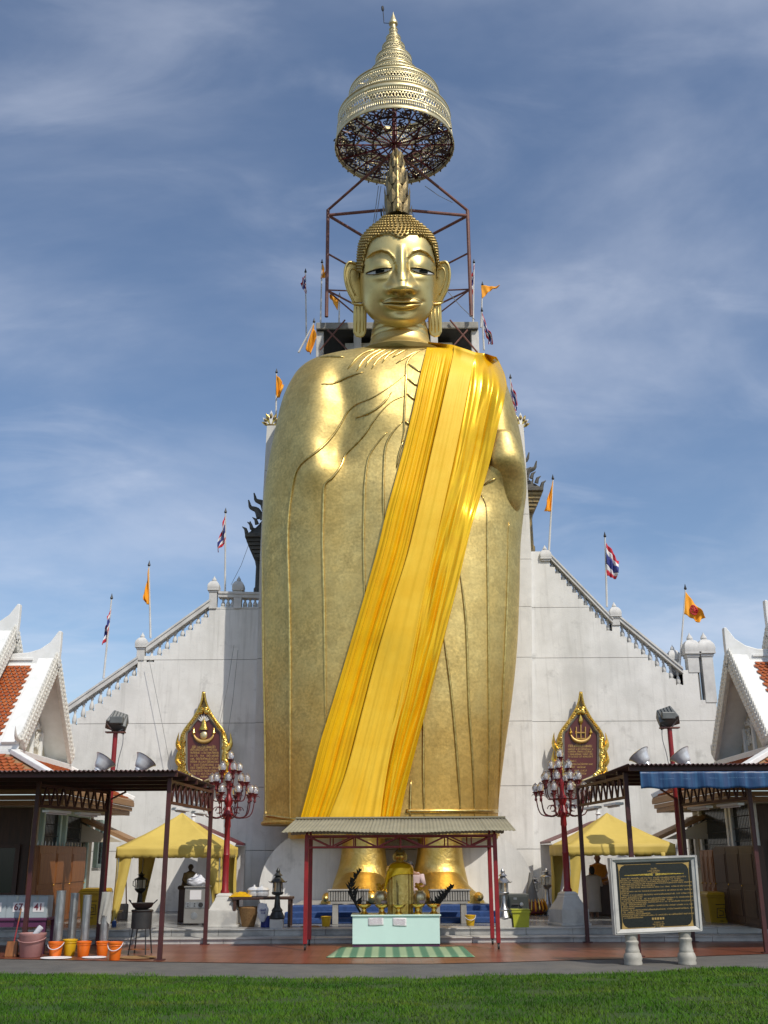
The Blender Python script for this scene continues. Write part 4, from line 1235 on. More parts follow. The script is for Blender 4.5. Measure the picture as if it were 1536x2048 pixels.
# hairline moulding
pts = []
for i in range(50):
    x = lerp(724, 872, i / 49); yy = hairline(x) + 1.0
    c, hw, fr, bk = sinterp(HEAD, yy); u = min(0.995, abs(x - c) / hw)
    pts.append(hloc(x, fr * (1 - u ** 2.25) ** (1 / 2.25) + 1.0, yy))
mb = MB(); mb.tube(pts, HK * 1.3, 6); mb.build('hairline', 'gold_skin', statue, smooth=180)
# eyes
def eye(x0, y0, x1, y1, ix, nm):
    def up(t): return lerp(y0, y1, t) - 3.8 * math.sin(math.pi * t) ** 0.9 
    def lo(t): return lerp(y0, y1, t) + 4.4 * math.sin(math.pi * t) ** 0.9
    def ey(px, py): return hloc(px, head_front(px, py) + 1.6, py)
    mb = MB(); mb.grid(22, 7, lambda u, v: ey(lerp(x0, x1, u), lerp(up(u), lo(u), v)))
    e = mb.build('eye', 'eye_white', statue, smooth=180)
    mb = MB()
    t_ = lambda x: (x - x0) / (x1 - x0)
    mb.grid(9, 7, lambda u, v: hloc(lerp(ix - 8.5, ix + 8.5, u), head_front(lerp(ix-8.5, ix+8.5, u), 543) + 2.4 + 0.4 * math.sin(u * 3.14), lerp(up(t_(lerp(ix-8.5, ix+8.5, u))), lo(t_(lerp(ix-8.5, ix+8.5, u))) - 1.2, v)))
    mb.build('iris', 'iris_black', e, smooth=180)
    mb = MB(); mb.tube([hloc(lerp(x0, x1, i/19), head_front(lerp(x0, x1, i/19), up(i/19)) + 2.2, up(i/19) - 0.3) for i in range(20)], [HK * (0.5 + 0.7 * math.sin(math.pi * i / 19)) for i in range(20)], 6); mb.build('lash_line', 'iris_black', e, smooth=180)
    mb = MB(); mb.tube([hloc(lerp(x0, x1, i/19), head_front(lerp(x0, x1, i/19), up(i/19)-2) + 1.2, up(i/19) - 2.6) for i in range(20)], HK * 0.8, 6); mb.build('upper_lid', 'gold_skin', statue, smooth=180)
    mb = MB(); mb.tube([hloc(lerp(x0, x1, i/19), head_front(lerp(x0, x1, i/19), lo(i/19)) + 1.8, lo(i/19) + 0.2) for i in range(20)], HK * 0.7, 6); mb.build('lower_lid', 'gold_dark', statue, smooth=180)
eye(732, 548, 784, 538.5, 760, 'left'); eye(819, 538.5, 868, 549, 845, 'right')
# a dark tube, real line and painted shade, between the lips, curling up at the corners, and dark balls painting shade at the nostrils
lp_ = [(763, 603.5), (768, 606.5), (778, 606.5), (792, 606), (803, 608), (814, 606), (828, 606.5), (838, 606.5), (843, 603.5)]
mb = MB(); mb.tube([hloc(p.x, head_front(p.x, p.y) + 0.8, p.y) for p in smooth_path([(x, y, 0) for x, y in lp_], 40)], [HK * (0.35 + 0.55 * math.sin(math.pi * i / 39)) for i in range(40)], 6); mb.build('lip_line', 'gold_dark', statue, smooth=180)
for pl_, rr0 in (([(764, 604.5), (772, 599.5), (784, 595.5), (795, 594.5), (803, 596.5), (811, 594.5), (822, 595.5), (834, 599.5), (842, 604.5)], 0.8), ([(776, 612), (788, 616.5), (803, 618), (818, 616.5), (830, 612)], 0.6)):
    mb = MB(); mb.tube([hloc(p.x, head_front(p.x, p.y) + 0.5, p.y) for p in smooth_path([(x, y, 0) for x, y in pl_], 40)], [HK * rr0 * (0.4 + 0.6 * math.sin(math.pi * i / 39)) for i in range(40)], 6); mb.build('lip_edge', 'gold_hair', statue, smooth=180)
for x0 in (790, 814):
    mb = MB(); mb.ball(hloc(x0, head_front(x0, 584) + 0.5, 584), (HK * 5, HK * 2.5, HK * 1.8), 10, 6); mb.build('nostril', 'gold_dark', statue, smooth=180)
# ears with long lobes
def ear(s):
    X = lambda x: x if s < 0 else 1592 - x - 3
    outer = [(722, 530), (708, 525), (698, 524), (692, 533), (690, 548), (692, 566), (697, 583), (704, 597), (708, 606), (726, 606), (727, 590), (725, 560)]
    def P(x, y, d): return hloc(X(x), d, y)
    mb = MB()
    n = len(outer)
    front = [P(x, y, 2 + (722 - x) * 0.22) for x, y in outer]; back = [P(x, y, -14) for x, y in outer]
    mb.add(front + back, [tuple(range(n)), tuple(reversed(range(n, 2*n)))] + [(i, (i+1) % n, n + (i+1) % n, n + i) for i in range(n)])
    e = mb.build('ear', 'gold_skin', statue, smooth=0, bevel=HK * 2.2)
    mb = MB(); rim = smooth_path([P(x, y, 3.5 + (722 - x) * 0.22) for x, y in outer[:9]], 40)
    mb.tube(rim, HK * 2.6, 8); mb.build('ear_rim', 'gold_skin', e, smooth=180)
    mb = MB(); rim = smooth_path([P(x, y, 3.5 + (722 - x) * 0.2) for x, y in [(716, 540), (704, 536), (699, 548), (703, 570), (711, 590)]], 24)
    mb.tube(rim, HK * 1.8, 8); mb.build('ear_fold', 'gold_skin', e, smooth=180)
    lob = [(707, 609), (733, 609), (733, 640), (732, 664), (728, 673), (720, 676), (711, 674), (706, 665), (706, 640)]
    mb = MB(); n = len(lob)
    mb.add([P(x, y, 6) for x, y in lob] + [P(x, y, -10) for x, y in lob], [tuple(range(n)), tuple(reversed(range(n, 2*n)))] + [(i, (i+1) % n, n + (i+1) % n, n + i) for i in range(n)])
    l = mb.build('ear_lobe', 'gold_skin', statue, smooth=0, bevel=HK * 2.6)
    for xx in (713, 720, 727):
        mb = MB(); mb.tube([P(xx, 613, 6.3), P(xx, 640, 6.3), P(xx - 0.5, 666 - abs(xx - 720) * 0.5, 6.3)], HK * 1.1, 6); mb.build('lobe_ridge', 'gold_skin', l, smooth=180)
    mb = MB(); mb.tube([P(704, 604, 3), P(708, 607.5, 7), P(720, 609, 8), P(735, 607, 6)], HK * 2.4, 8); mb.build('lobe_band', 'gold_skin', l, smooth=180)
ear(-1); ear(1)
# flame spire on the crown
SPY = hloc(795, 0, 432).y + 0.1
def spire_r(f): return interp([(0, 0.43), (0.38, 0.365), (0.65, 0.255), (0.92, 0.11), (1.0, 0.05)], f)[0]
s0, s1 = at(795, 437, SPY), at(793, 298, SPY)
mb = MB(); mb.lathe([(spire_r(i / 14) * 0.93, lerp(s0.z, s1.z, i / 14)) for i in range(15)], (s0.x, SPY, 0), n=8, a0=0.5)
spire = mb.build('crown_spire', 'gold_dark', statue, smooth=0)
for L in range(7):
    f0 = L / 7.3
    r0, zz0 = spire_r(f0), lerp(s0.z, s1.z, f0)
    hL = (s1.z - s0.z) * 0.20 * (1 - 0.3 * f0)
    nl = 8
    for k in range(nl):
        a = 2 * math.pi * (k + 0.5 * (L % 2)) / nl
        d = Vector((math.cos(a), math.sin(a), 0)); t_ = Vector((-d.y, d.x, 0))
        b0 = Vector((s0.x, SPY, zz0)) + d * (r0 * 0.96)
        w_ = r0 * 0.36
        tip = b0 + Vector((0, 0, hL)) + d * (0.05 - (r0 - spire_r(min(1, f0 + 0.18))) )
        mid = b0 + Vector((0, 0, hL * 0.5)) + d * 0.02
        o_ = d * 0.03
        mb = MB(); mb.add([b0 - t_ * w_, b0 + t_ * w_, mid + t_ * w_ * 0.95, tip + d * 0.05, mid - t_ * w_ * 0.95, mid + d * 0.05, b0 + d * 0.03],
                          [(0, 6, 5, 4), (6, 1, 2, 5), (5, 2, 3), (4, 5, 3), (0, 4, 3, 2, 1, 6)])
        mb.build('spire_leaf', 'gold_dark', spire, smooth=0)
mb = MB(); mb.tube([(s0.x, SPY - spire_r(f) * 1.02, lerp(s0.z, s1.z, f)) for f in [i / 20 for i in range(18)]], [0.055 + 0.025 * (i % 2) for i in range(18)], 6); mb.build('spire_rib', 'gold_hair', spire, smooth=180)

# ---- legs and feet
def leg(xl, xr, s):
    rings = []
    T = [(1655, xl, xr), (1700, xl - 1, xr + 1), (1728, xl - 5, xr + 4), (1748, xl - 11, xr + 8), (1765, xl - 17, xr + 12), (1785, xl - 22, xr + 15), (1805, xl - 24, xr + 16)]
    for i in range(26):
        y = lerp(1655, 1805, i / 25)
        l, r_p = sinterp(T, y); Yc = 29.55
        pl, pr = at(l, y, Yc), at(r_p, y, Yc)
        xc, hw = (pl.x+pr.x)/2, (pr.x-pl.x)/2
        rings.append([(xc + hw * math.cos(a), Yc - hw * (0.95 + 0.5 * max(0, (y - 1735) / 70)) * math.sin(a), pl.z) for a in [2*math.pi*k/48 for k in range(48)]])
    mb = MB(); mb.loft(rings); mb.build('leg', 'gold_leaf', statue, smooth=180)
    # foot
    c = at((xl + xr) / 2, 1800, 29.0)
    zf = 0.62
    rings = []
    for i in range(18):
        f = i / 17
        Y = lerp(29.6, 27.55, f)
        xc = c.x + s * 0.14 * f
        hw = interp([(0, 0.72), (0.4, 0.80), (0.8, 0.92), (1, 0.9)], f)[0]
        h = interp([(0, 1.0), (0.3, 0.78), (0.6, 0.52), (0.85, 0.34), (1, 0.24)], f)[0]
        rings.append([(xc + hw * math.copysign(abs(math.cos(a))**0.8, math.cos(a)), Y, zf + max(0, h * math.sin(a)) if math.sin(a) > 0 else zf) for a in [2*math.pi*k/32 for k in range(32)]])
    mb = MB(); mb.loft(rings); mb.build('foot', 'gold_leaf', statue, smooth=60)
    for t_ in range(5):
        q = (t_ - 2) / 2
        big = (1 - 0.11 * (t_ if s > 0 else 4 - t_))
        x = c.x + s * 0.14 + q * 0.74
        mb = MB()
        mb.tube([(x, 27.75, zf + 0.15), (x, 27.45, zf + 0.16), (x, 27.2, zf + 0.15), (x, 27.05, zf + 0.14), (x, 26.98, zf + 0.13)], [0.16 * big, 0.19 * big, 0.19 * big, 0.13 * big, 0.04], 12)
        tt = mb.build('toe', 'gold_leaf', statue, smooth=180)
        mb = MB(); mb.ball((x, 27.12, zf + 0.26 * big + 0.03), (0.10 * big, 0.11, 0.03), 10, 6, Matrix.Rotation(R(28), 3, 'X')); mb.build('toe_nail', 'gold_bright', tt, smooth=180)
leg(684, 770, -1); leg(836, 924, 1)

# ================================================================ SASH draped from the shoulder
sash = thing('robe_sash', 'broad yellow and orange cloth sash draped diagonally from the statue shoulder to its hem', 'sash', (1.5, 28.4, at(700, 1640, 28.7).z))
EA = [(682, 857), (744, 842), (819, 826), (898, 807), (969, 788), (1027, 772), (1098, 755), (1201, 726), (1317, 692), (1413, 663), (1480, 642), (1551, 624), (1642, 600)]
EB0 = [(686, 909), (710, 906), (890, 866), (1098, 818), (1201, 786), (1317, 752), (1413, 727), (1551, 690), (1642, 655)]
EB1 = [(700, 953), (720, 948), (890, 914), (1098, 868), (1201, 845), (1317, 823), (1413, 803), (1497, 783), (1580, 768), (1642, 760)]
EC1 = [(708, 990), (730, 1001), (752, 1010), (777, 1013), (848, 997), (923, 980), (998, 959), (1057, 942), (1098, 932), (1163, 917), (1276, 888), (1409, 855), (1488, 834), (1572, 813), (1642, 798)]
def top_y(x): return interp([(850, 683), (880, 686), (905, 690), (930, 698), (951, 705), (975, 708), (995, 716), (1012, 745)], x)[0]
def sash_band(name, m, eL, eR, off, nu, pleat, seed, ybot, over=True, gather=0.0):
    nvv = 150
    D = np.zeros((nvv, nu)); PX = np.zeros((nvv, nu)); PY = np.zeros((nvv, nu))
    for j in range(nvv):
        s = j / (nvv - 1)
        for i in range(nu):
            t = i / (nu - 1)
            # start of each thread on the shoulder line
            xt = lerp(eL[0][1], eR[0][1], t)
            y0 = top_y(xt)
            y = lerp(y0, ybot, s)
            x = lerp(sinterp(eL, y)[0], sinterp(eR, y)[0], t)
            d = ray(x, y)
            h = bvh.ray_cast(CAM, d)
            dist = (h[0] - CAM).length if h[0] is not None else 0
            D[j, i], PX[j, i], PY[j, i] = dist, x, y
    # fill the misses from the nearest hit
    for j in range(nvv):
        hit = np.nonzero(D[j])[0]
        for i in np.nonzero(D[j] == 0)[0]:
            if len(hit): D[j, i] = D[j, hit[np.argmin(abs(hit - i))]] + 0.12 * np.min(abs(hit - i))
            else: D[j, i] = D[j-1, i] if j else 33.5
    Ds = D.copy()
    for _ in range(30):
        P = np.pad(Ds, ((1, 1), (1, 1)), 'edge')
        Ds = (P[:-2, 1:-1] + P[2:, 1:-1] + P[1:-1, :-2] + P[1:-1, 2:]) / 4
    D = np.minimum(D, Ds)
    vs = []
    rows = []
    for j in range(nvv):
        s = j / (nvv - 1)
        for i in range(nu):
            t = i / (nu - 1)
            pl = pleat(s, t) * sstep(0, 0.07, s)
            d = ray(PX[j, i], PY[j, i])
            vs.append(CAM + d * (D[j, i] - off - pl))
    # carry the cloth back over the shoulder
    back = []
    for q in (0.95, 0.55, 0.22):
        for i in range(nu):
            v = vs[i]
            e_ = 1 - (i / (nu - 1)) ** 1.5 if name == 'shiny_band' else 1
            back.append(v + Vector((0, q * 1.4 * e_, (0.14 * math.sin(math.pi * q) - 0.35 * q * q) * e_)))
    allv = back + vs
    fs = []
    tot = nvv + 3
    for j in range(tot - 1):
        for i in range(nu - 1):
            fs.append((j*nu+i, j*nu+i+1, (j+1)*nu+i+1, (j+1)*nu+i))
    mb = MB(); mb.add(allv, fs)
    return mb.build(name, m, sash, smooth=180, solid=0.02, recalc=False)
def N1(x, y=0, z=0): return noise.noise((x, y, z))
def pleat_A(s, t):
    v = 0.06 * N1(t * 15, s * 0.9, 1) + 0.028 * N1(t * 38, s * 1.2, 2) + 0.06 * N1(t * 6 + s * 1.2, s * 1.6, 5)
    v += 0.06 * math.exp(-((t - 0.72 - 0.1 * s) / 0.07) ** 2) - 0.07 * math.exp(-((t - 0.5) / 0.05) ** 2) + 0.05 * math.exp(-((t - 0.2 + 0.05 * s) / 0.08) ** 2)
    return v
def pleat_B(s, t):
    return 0.05 + 0.010 * N1(t * 9, s * 0.8, 3) + 0.04 * N1(t * 16, s * 1.6, 4) * sstep(0.5, 1.0, s) + 0.06 * N1(t * 4, s * 3, 6) * s
def pleat_C(s, t):
    v = 0.20 * N1(t * 4.5 + 2.0 * s, s * 3.2, 7) + 0.07 * N1(t * 10 - 1.5 * s, s * 6, 8) + 0.02 * N1(t * 24 + 4 * s, s * 10, 9) * (1 - t)
    return v * (0.35 + 0.65 * math.sin(math.pi * (0.12 + 0.76 * (1 - t) ** 0.7)))
sash_band('pleated_band', 'sash_orange', EA, [(y, x + 10) for y, x in EB0], 0.17, 64, pleat_A, 1, 1643)
sash_band('smooth_band', 'sash_yellow', EB0, EB1, 0.26, 44, pleat_B, 2, 1643)
sash_band('shiny_band', 'sash_gold', [(y, x - 10) for y, x in EB1], EC1, 0.19, 60, pleat_C, 3, 1643)

# ================================================================ TIERED UMBRELLA
UY = 30.7
ux = at(789, 297, UY).x
umb = thing('tiered_umbrella', 'tiered golden filigree umbrella above the statue head, its dark scrollwork underside showing', 'umbrella', (ux, UY, 24.6))
def UZ(y): return at(789, y, UY).z
TI = [  # radius bottom, radius top, z bottom, z top
    (2.08, 1.98, UZ(296), UZ(240)), (1.69, 1.60, UZ(232), UZ(194)), (0.94, 0.88, UZ(180), UZ(153)), (0.71, 0.64, UZ(146), UZ(121)), (0.46, 0.40, UZ(113), UZ(96)), (0.285, 0.25, UZ(92), UZ(77)), (0.165, 0.14, UZ(75), UZ(60))]
def ringpt(r, a, z): return (ux + r * math.cos(a), UY + r * math.sin(a), z)
def drum(idx, r0, r1, z0, z1):
    """pierced sheet-metal drum: plain bands, a row of slots and a row of scrolls"""
    H = z1 - z0
    mb = MB()
    def band(f0, f1, n=72, rr=0):
        for k in range(n):
            a, b = 2*math.pi*k/n, 2*math.pi*(k+1)/n
            ra, rb = lerp(r0, r1, f0) + rr, lerp(r0, r1, f1) + rr
            mb.add([ringpt(ra, a, z0+H*f0), ringpt(ra, b, z0+H*f0), ringpt(rb, b, z0+H*f1), ringpt(rb, a, z0+H*f1)], [(0, 1, 2, 3)])
    def slots(f0, f1, n, duty):
        for k in range(n):
            a, b = 2*math.pi*k/n, 2*math.pi*(k+duty)/n
            ra, rb = lerp(r0, r1, f0), lerp(r0, r1, f1)
            mb.add([ringpt(ra, a, z0+H*f0), ringpt(ra, b, z0+H*f0), ringpt(rb, b, z0+H*f1), ringpt(rb, a, z0+H*f1)], [(0, 1, 2, 3)])
    big = idx < 2
    n = int(2 * math.pi * r0 / (0.075 if big else 0.06))
    band(0.0, 0.13); slots(0.13, 0.30, n, 0.62); band(0.30, 0.36)
    # scroll row: two wavy ribbons crossing
    m = n * 3
    for ph in (0, math.pi):
        for k in range(m):
            def fy(q): return 0.49 + 0.10 * math.sin(q * n / 3.0 + ph)
            a, b = 2*math.pi*k/m, 2*math.pi*(k+1)/m
            r = lerp(r0, r1, 0.5)
            mb.add([ringpt(r, a, z0+H*(fy(a)-0.028)), ringpt(r, b, z0+H*(fy(b)-0.028)), ringpt(r, b, z0+H*(fy(b)+0.028)), ringpt(r, a, z0+H*(fy(a)+0.028))], [(0, 1, 2, 3)])
    band(0.61, 0.70); slots(0.70, 0.80, n, 0.7); band(0.80, 1.0)
    # lid, sloping in to the next tier
    o = mb.build('tier', 'gold_pale', umb, smooth=60, solid=0.016)
    mb = MB()
    nxt = TI[idx + 1] if idx + 1 < len(TI) else (0.08, 0.06, z1 + 0.1, z1 + 0.3)
    prof = [(r1 * 1.0, z1), (r1 * 0.99, z1 + 0.04), (lerp(r1, nxt[0], 0.5), lerp(z1, nxt[2], 0.55)), (nxt[0] * 0.98, nxt[2] + 0.01)]
    if not big:
        mb.lathe(prof, (ux, UY, 0), n=48, cap=False); mb.build('tier_lid', 'gold_pale', o, smooth=40)
    else:
        # open spokes so the sky shows through from below
        for k in range(16):
            mb = MB(); a, b = 2*math.pi*(k - 0.06)/16, 2*math.pi*(k + 0.06)/16
            for (ra, za), (rb, zb_) in zip(prof, prof[1:]):
                mb.add([ringpt(ra, a, za), ringpt(ra, b, za), ringpt(rb, b, zb_), ringpt(rb, a, zb_)], [(0, 1, 2, 3)])
            mb.build('lid_spoke', 'gold_pale', o, smooth=0, solid=0.015)
    for f in (0.0, 1.0):
        r = lerp(r0, r1, f) + 0.01
        mb = MB(); mb.tube([ringpt(r, 2*math.pi*k/72, lerp(z0, z1, f)) for k in range(72)], 0.022 if big else 0.016, 6, closed=True); mb.build('tier_rim', 'gold_pale', o, smooth=180)
for i, (a, b, c, d) in enumerate(TI): drum(i, a, b, c, d)
mb = MB(); zt0 = TI[-1][3]
mb.lathe([(0.14, zt0), (0.10, zt0 + 0.05), (0.10, UZ(50)), (0.16, UZ(49)), (0.17, UZ(46)), (0.12, UZ(42)), (0.07, UZ(34)), (0.03, UZ(29)), (0.005, UZ(24))], (ux, UY, 0), n=20)
mb.build('finial', 'gold_pale', umb, smooth=50)
mb = MB(); mb.tube([(ux, UY, 18), (ux, UY, TI[0][2] - 0.4), (ux, UY, TI[-1][3])], 0.09, 10); mb.build('mast', 'red_dark', umb)
p0, p1, p2 = at(785, 47, UY), at(768, 46, UY), at(766, 22, UY)
mb = MB(); mb.tube([p0, p1, p2], 0.015, 6); mb.tube([p2, at(765.5, 19, UY), at(765, 14, UY), at(765, 12, UY)], [0.03, 0.055, 0.05, 0.02], 8); mb.build('lightning_rod', 'iron_black', umb)
# pierced ceiling of scrolls with radial ribs
zc = TI[0][2] + 0.18
for k in range(16):
    a = 2 * math.pi * k / 16
    mb = MB(); mb.beam(ringpt(0.1, a, zc - 0.05), ringpt(2.06, a, zc - 0.05), 0.035, 0.05); mb.build('rib', 'red_dark', umb, smooth=0)
    if k % 2 == 0:
        mb = MB(); mb.beam(ringpt(0.1, a, zc - 0.75), ringpt(1.25, a, zc - 0.07), 0.035, 0.035); mb.build('strut', 'red_dark', umb, smooth=0)
for k in range(24):
    a = 2 * math.pi * k / 24
    mb = MB(); mb.beam(ringpt(2.03, a, TI[0][2] + 0.01), ringpt(1.97, a, TI[0][3] - 0.01), 0.03, 0.03, up=(0, 1, 0)); mb.build('hoop_post', 'red_dark', umb, smooth=0)
for r in (0.75, 1.42, 2.0):
    mb = MB(); mb.tube([ringpt(r, 2*math.pi*k/64, zc - 0.03) for k in range(64)], 0.03, 6, closed=True); mb.build('ceiling_hoop', 'scroll', umb, smooth=180)
def flat_ribbon(mb, pts, ws, z, th=0.012):
    n = len(pts)
    vs = []
    for i, (x, y) in enumerate(pts):
        x0, y0 = pts[max(i-1, 0)]; x1, y1 = pts[min(i+1, n-1)]
        dx, dy = x1 - x0, y1 - y0; l = math.hypot(dx, dy) or 1
        nx, ny = -dy / l, dx / l
        vs += [(x + nx*ws[i], y + ny*ws[i], z), (x - nx*ws[i], y - ny*ws[i], z)]
    mb.add(vs, [(2*i, 2*i+1, 2*i+3, 2*i+2) for i in range(n - 1)])
def scroll_panel(a0, a1, ra, rb, seed):
    rr = random.Random(seed)
    mb = MB()
    for q in range(6):
        rc = lerp(ra, rb, rr.uniform(0.08, 0.92)); ac = lerp(a0, a1, rr.uniform(0.05, 0.95))
        cx, cy = ux + rc * math.cos(ac), UY + rc * math.sin(ac)
        r0 = rr.uniform(0.12, 0.21); sg = rr.choice((-1, 1)); th = rr.random() * 6.28
        pts, ws = [], []
        for i in range(22):
            f = i / 21; an = th + sg * f * 8.5; r1 = r0 * (1 - 0.85 * f) 
            pts.append((cx + r1 * math.cos(an), cy + r1 * math.sin(an))); ws.append(0.026 * (1 - 0.55 * f))
        flat_ribbon(mb, pts, ws, zc - 0.02 + 0.004 * rr.random())
    # stems tying the scrolls together
    for q in range(2):
        a = lerp(a0, a1, (q + 0.5) / 2)
        pts, ws = [], []
        for i in range(14):
            f = i / 13; r1 = lerp(ra, rb, f); an = a + 0.07 * math.sin(f * 9 + q + seed)
            pts.append((ux + r1 * math.cos(an), UY + r1 * math.sin(an))); ws.append(0.022)
        flat_ribbon(mb, pts, ws, zc - 0.012)
    mb.build('scroll_panel', 'scroll', umb, smooth=0, recalc=False, solid=0.012)
for k in range(16):
    scroll_panel(2*math.pi*k/16, 2*math.pi*(k+1)/16, 1.42, 2.0, k)
for k in range(8):
    scroll_panel(2*math.pi*k/8, 2*math.pi*(k+1)/8, 0.75, 1.42, 100 + k)
for k in range(40):
    a = 2*math.pi*k/40
    mb = MB(); q = Vector(ringpt(2.075, a, TI[0][2])); mb.lathe([(0.012, 0), (0.035, -0.07), (0.012, -0.10)], q, n=6); mb.build('rim_bell', 'gold_dark', umb)

# ================================================================ SCAFFOLD FRAME behind the head
scaf = thing('scaffold_frame', 'tall rusty pipe frame rising behind the statue head to carry the umbrella', 'scaffold', (0.4, 33, zs + 0.36))
SY, SB = 32.2, 34.8
def pipe(a, b, r=0.055, nm='pipe', m='rust_steel'):
    mb = MB(); mb.tube([a, b], r, 8); mb.build(nm, m, scaf)
TL, TR = at(656, 420, SY), at(935, 421, SY)
BL, BR = at(650, 646, SY), at(946, 648, SY)
BL = Vector((TL.x, SY, zs + 0.36)); BR = Vector((TR.x, SY, zs + 0.36))
TBK = Vector((ux, SB, TL.z)); BBK = Vector((ux, SB, zs + 0.36))
hub = Vector((ux, UY + 0.0, TI[0][2] - 0.35))
mb_top = Vector((ux, 31.75, at(790, 418, 31.75).z))
pipe(BL, TL, 0.065, 'post'); pipe(BR, TR, 0.065, 'post'); pipe(BBK, TBK, 0.065, 'post')
pipe(Vector((ux, 31.75, zs + 0.36)), mb_top, 0.06, 'post')
d_ = Vector((0, 0, -0.22))
pipe(TL + d_, mb_top); pipe(TR + d_, mb_top); pipe(TL + d_, TBK + d_); pipe(TR + d_, TBK + d_)
pipe(TL, hub + Vector((0, 0, 0.2)), 0.05, 'brace'); pipe(TR, hub + Vector((0, 0, 0.2)), 0.05, 'brace'); pipe(TBK, hub + Vector((0, 0, 0.2)), 0.05, 'brace')
pipe(mb_top, hub, 0.05, 'brace')
for y in (507, 580):
    z = at(656, y, SY).z
    for q in (TL, TR):
        pipe((q.x, SY, z), (ux, SB, z), 0.035); 
zA, zB, zC = TL.z - 0.3, at(656, 510, SY).z, at(656, 580, SY).z
for q in (TL, TR):
    pipe((q.x, SY, zC), (ux, SB, zB), 0.028, 'brace'); pipe((q.x, SY, zC), (ux, SB, zs + 0.5), 0.028, 'brace'); 
mb = MB(); mb.tube([at(762, 418, 31.4), at(763, 432, 31.4)], 0.03, 6); mb.build('pipe', 'iron_black', scaf)
for x0, y0, x1, y1 in ((757, 372, 746, 452), (762, 372, 750, 450), (823, 420, 835, 450), (850, 372, 905, 405), (893, 580, 950, 640)):
    a, b = at(x0, y0, 31.5), at(x1, y1, 31.5)
    mb = MB(); mb.tube([a, lerp(a, b, 0.5) + Vector((0, 0, -0.06)), b], 0.012, 5); mb.build('guy_wire', 'cable', scaf)
# ================================================================ FLAGS
def flag(base, tip, Y, kind, ht, hb, ft, fb, label, wave=0.10, emblem=False, bl=None):
    a, b = at(*base, Y), at(*tip, Y)
    t = thing('flag', label, 'flag', tuple(a), 'flags flying from the tower')
    mb = MB(); mb.tube([a, b], [0.035, 0.022], 8); mb.build('flagpole', 'wall_trim', t)
    mb = MB(); mb.lathe([(0.02, 0), (0.05, 0.04), (0.03, 0.1), (0.004, 0.2)], b, n=8); mb.build('pole_tip', 'iron_black', t)
    A, B, C_, D_ = [at(*p, Y) for p in (ht, hb, ft, fb)]
    sd = base[0] * 0.37
    def surf(u, v):
        p = lerp(lerp(A, B, v), lerp(C_, D_, v), u)
        w = wave * (0.3 + u)
        dy = w * math.sin(u * 7 + v * 3 + sd) + w * 0.6 * math.sin(u * 15 - v * 5 + sd * 2)
        side = 0.5 * w * math.sin(u * 9 + sd + v * 2)
        return p + Vector((side * 0.5, dy - 0.03, 0.5 * side + 0.06 * math.sin(v * 3.1 + sd) * u))
    if kind == 'thai':
        for v0, v1, m in ((0, 1/6, 'flag_red'), (1/6, 2/6, 'flag_white'), (2/6, 4/6, 'flag_blue'), (4/6, 5/6, 'flag_white'), (5/6, 1, 'flag_red')):
            mb = MB(); mb.grid(26, 6, lambda u, v: surf(u, lerp(v0, v1, v))); mb.build('stripe', m, t, smooth=180, solid=0.008, recalc=False)
    else:
        mb = MB(); mb.grid(26, 18, surf); o = mb.build('cloth', 'flag_orange', t, smooth=180, solid=0.008, recalc=False)
        if emblem:
            mb = MB()
            ring = [surf(0.5 + 0.17 * math.cos(q), 0.5 + 0.28 * math.sin(q)) + Vector((0, -0.025, 0)) for q in [2*math.pi*i/28 for i in range(28)]]
            mb.tube(ring, 0.022, 5, closed=True)
            for i in range(4):
                q = math.pi * i / 4
                mb.tube([surf(0.5 + 0.17*math.cos(q)*f, 0.5 + 0.28*math.sin(q)*f) + Vector((0, -0.025, 0)) for f in (-1, -0.5, 0, 0.5, 1)], 0.014, 5)
            mb.build('wheel_emblem', 'flag_red', o)
    return t
flag((207, 1357), (223, 1199), 32.1, 'thai', (222, 1217), (218, 1262), (212, 1254), (209, 1288), 'limp striped national flag on the leaning pole of the left lower stair')
flag((301, 1276), (298, 1133), 32.1, 'or', (298, 1136), (299, 1210), (287, 1197), (292, 1212), 'narrow orange flag beside the middle newel post of the left stair', 0.06)
flag((450, 1184), (451, 1027), 32.1, 'thai', (450, 1033), (452, 1082), (438, 1080), (434, 1107), 'striped national flag above the balustrade left of the statue')
flag((552, 828), (553, 747), 33.5, 'or', (553, 750), (553, 796), (569, 770), (558, 796), 'small orange flag above the left fan finial')
flag((613, 700), (611, 546), 33.6, 'thai', (612, 549), (611, 572), (601, 566), (613, 588), 'small striped flag on the tall white pole farthest left behind the head')
flag((641, 650), (644, 527), 33.6, 'or', (646, 528), (641, 558), (651, 548), (650, 559), 'small orange flag left of the left scaffold post')
flag((678, 650), (679, 594), 34.2, 'or', (678, 598), (675, 622), (658, 588), (660, 596), 'orange pennant between the left ear and the scaffold post', 0.05)
flag((597, 705), (628, 646), 32.0, 'or', (627, 648), (611, 700), (632, 678), (624, 708), 'large drooping orange flag on a slanted pole above the left shoulder of the picture')
flag((946, 660), (948, 527), 33.6, 'thai', (949, 530), (945, 590), (941, 556), (941, 590), 'long striped flag beside the right scaffold post')
flag((962, 655), (965, 572), 33.6, 'or', (962, 572), (964, 598), (999, 571), (986, 580), 'orange flag streaming to the right behind the right ear', 0.05)
flag((968, 700), (964, 624), 32.6, 'thai', (964, 626), (969, 664), (986, 686), (979, 690), 'reddish striped flag hanging just right of the roof slab behind the head')
flag((1023, 832), (1021, 758), 33.0, 'thai', (1021, 762), (1024, 798), (1037, 812), (1032, 826), 'striped flag peeking out beside the sash shoulder')
flag((1098, 1102), (1106, 960), 32.1, 'or', (1106, 962), (1102, 1024), (1092, 1004), (1088, 1026), 'orange flag at the top of the right stair', 0.06)
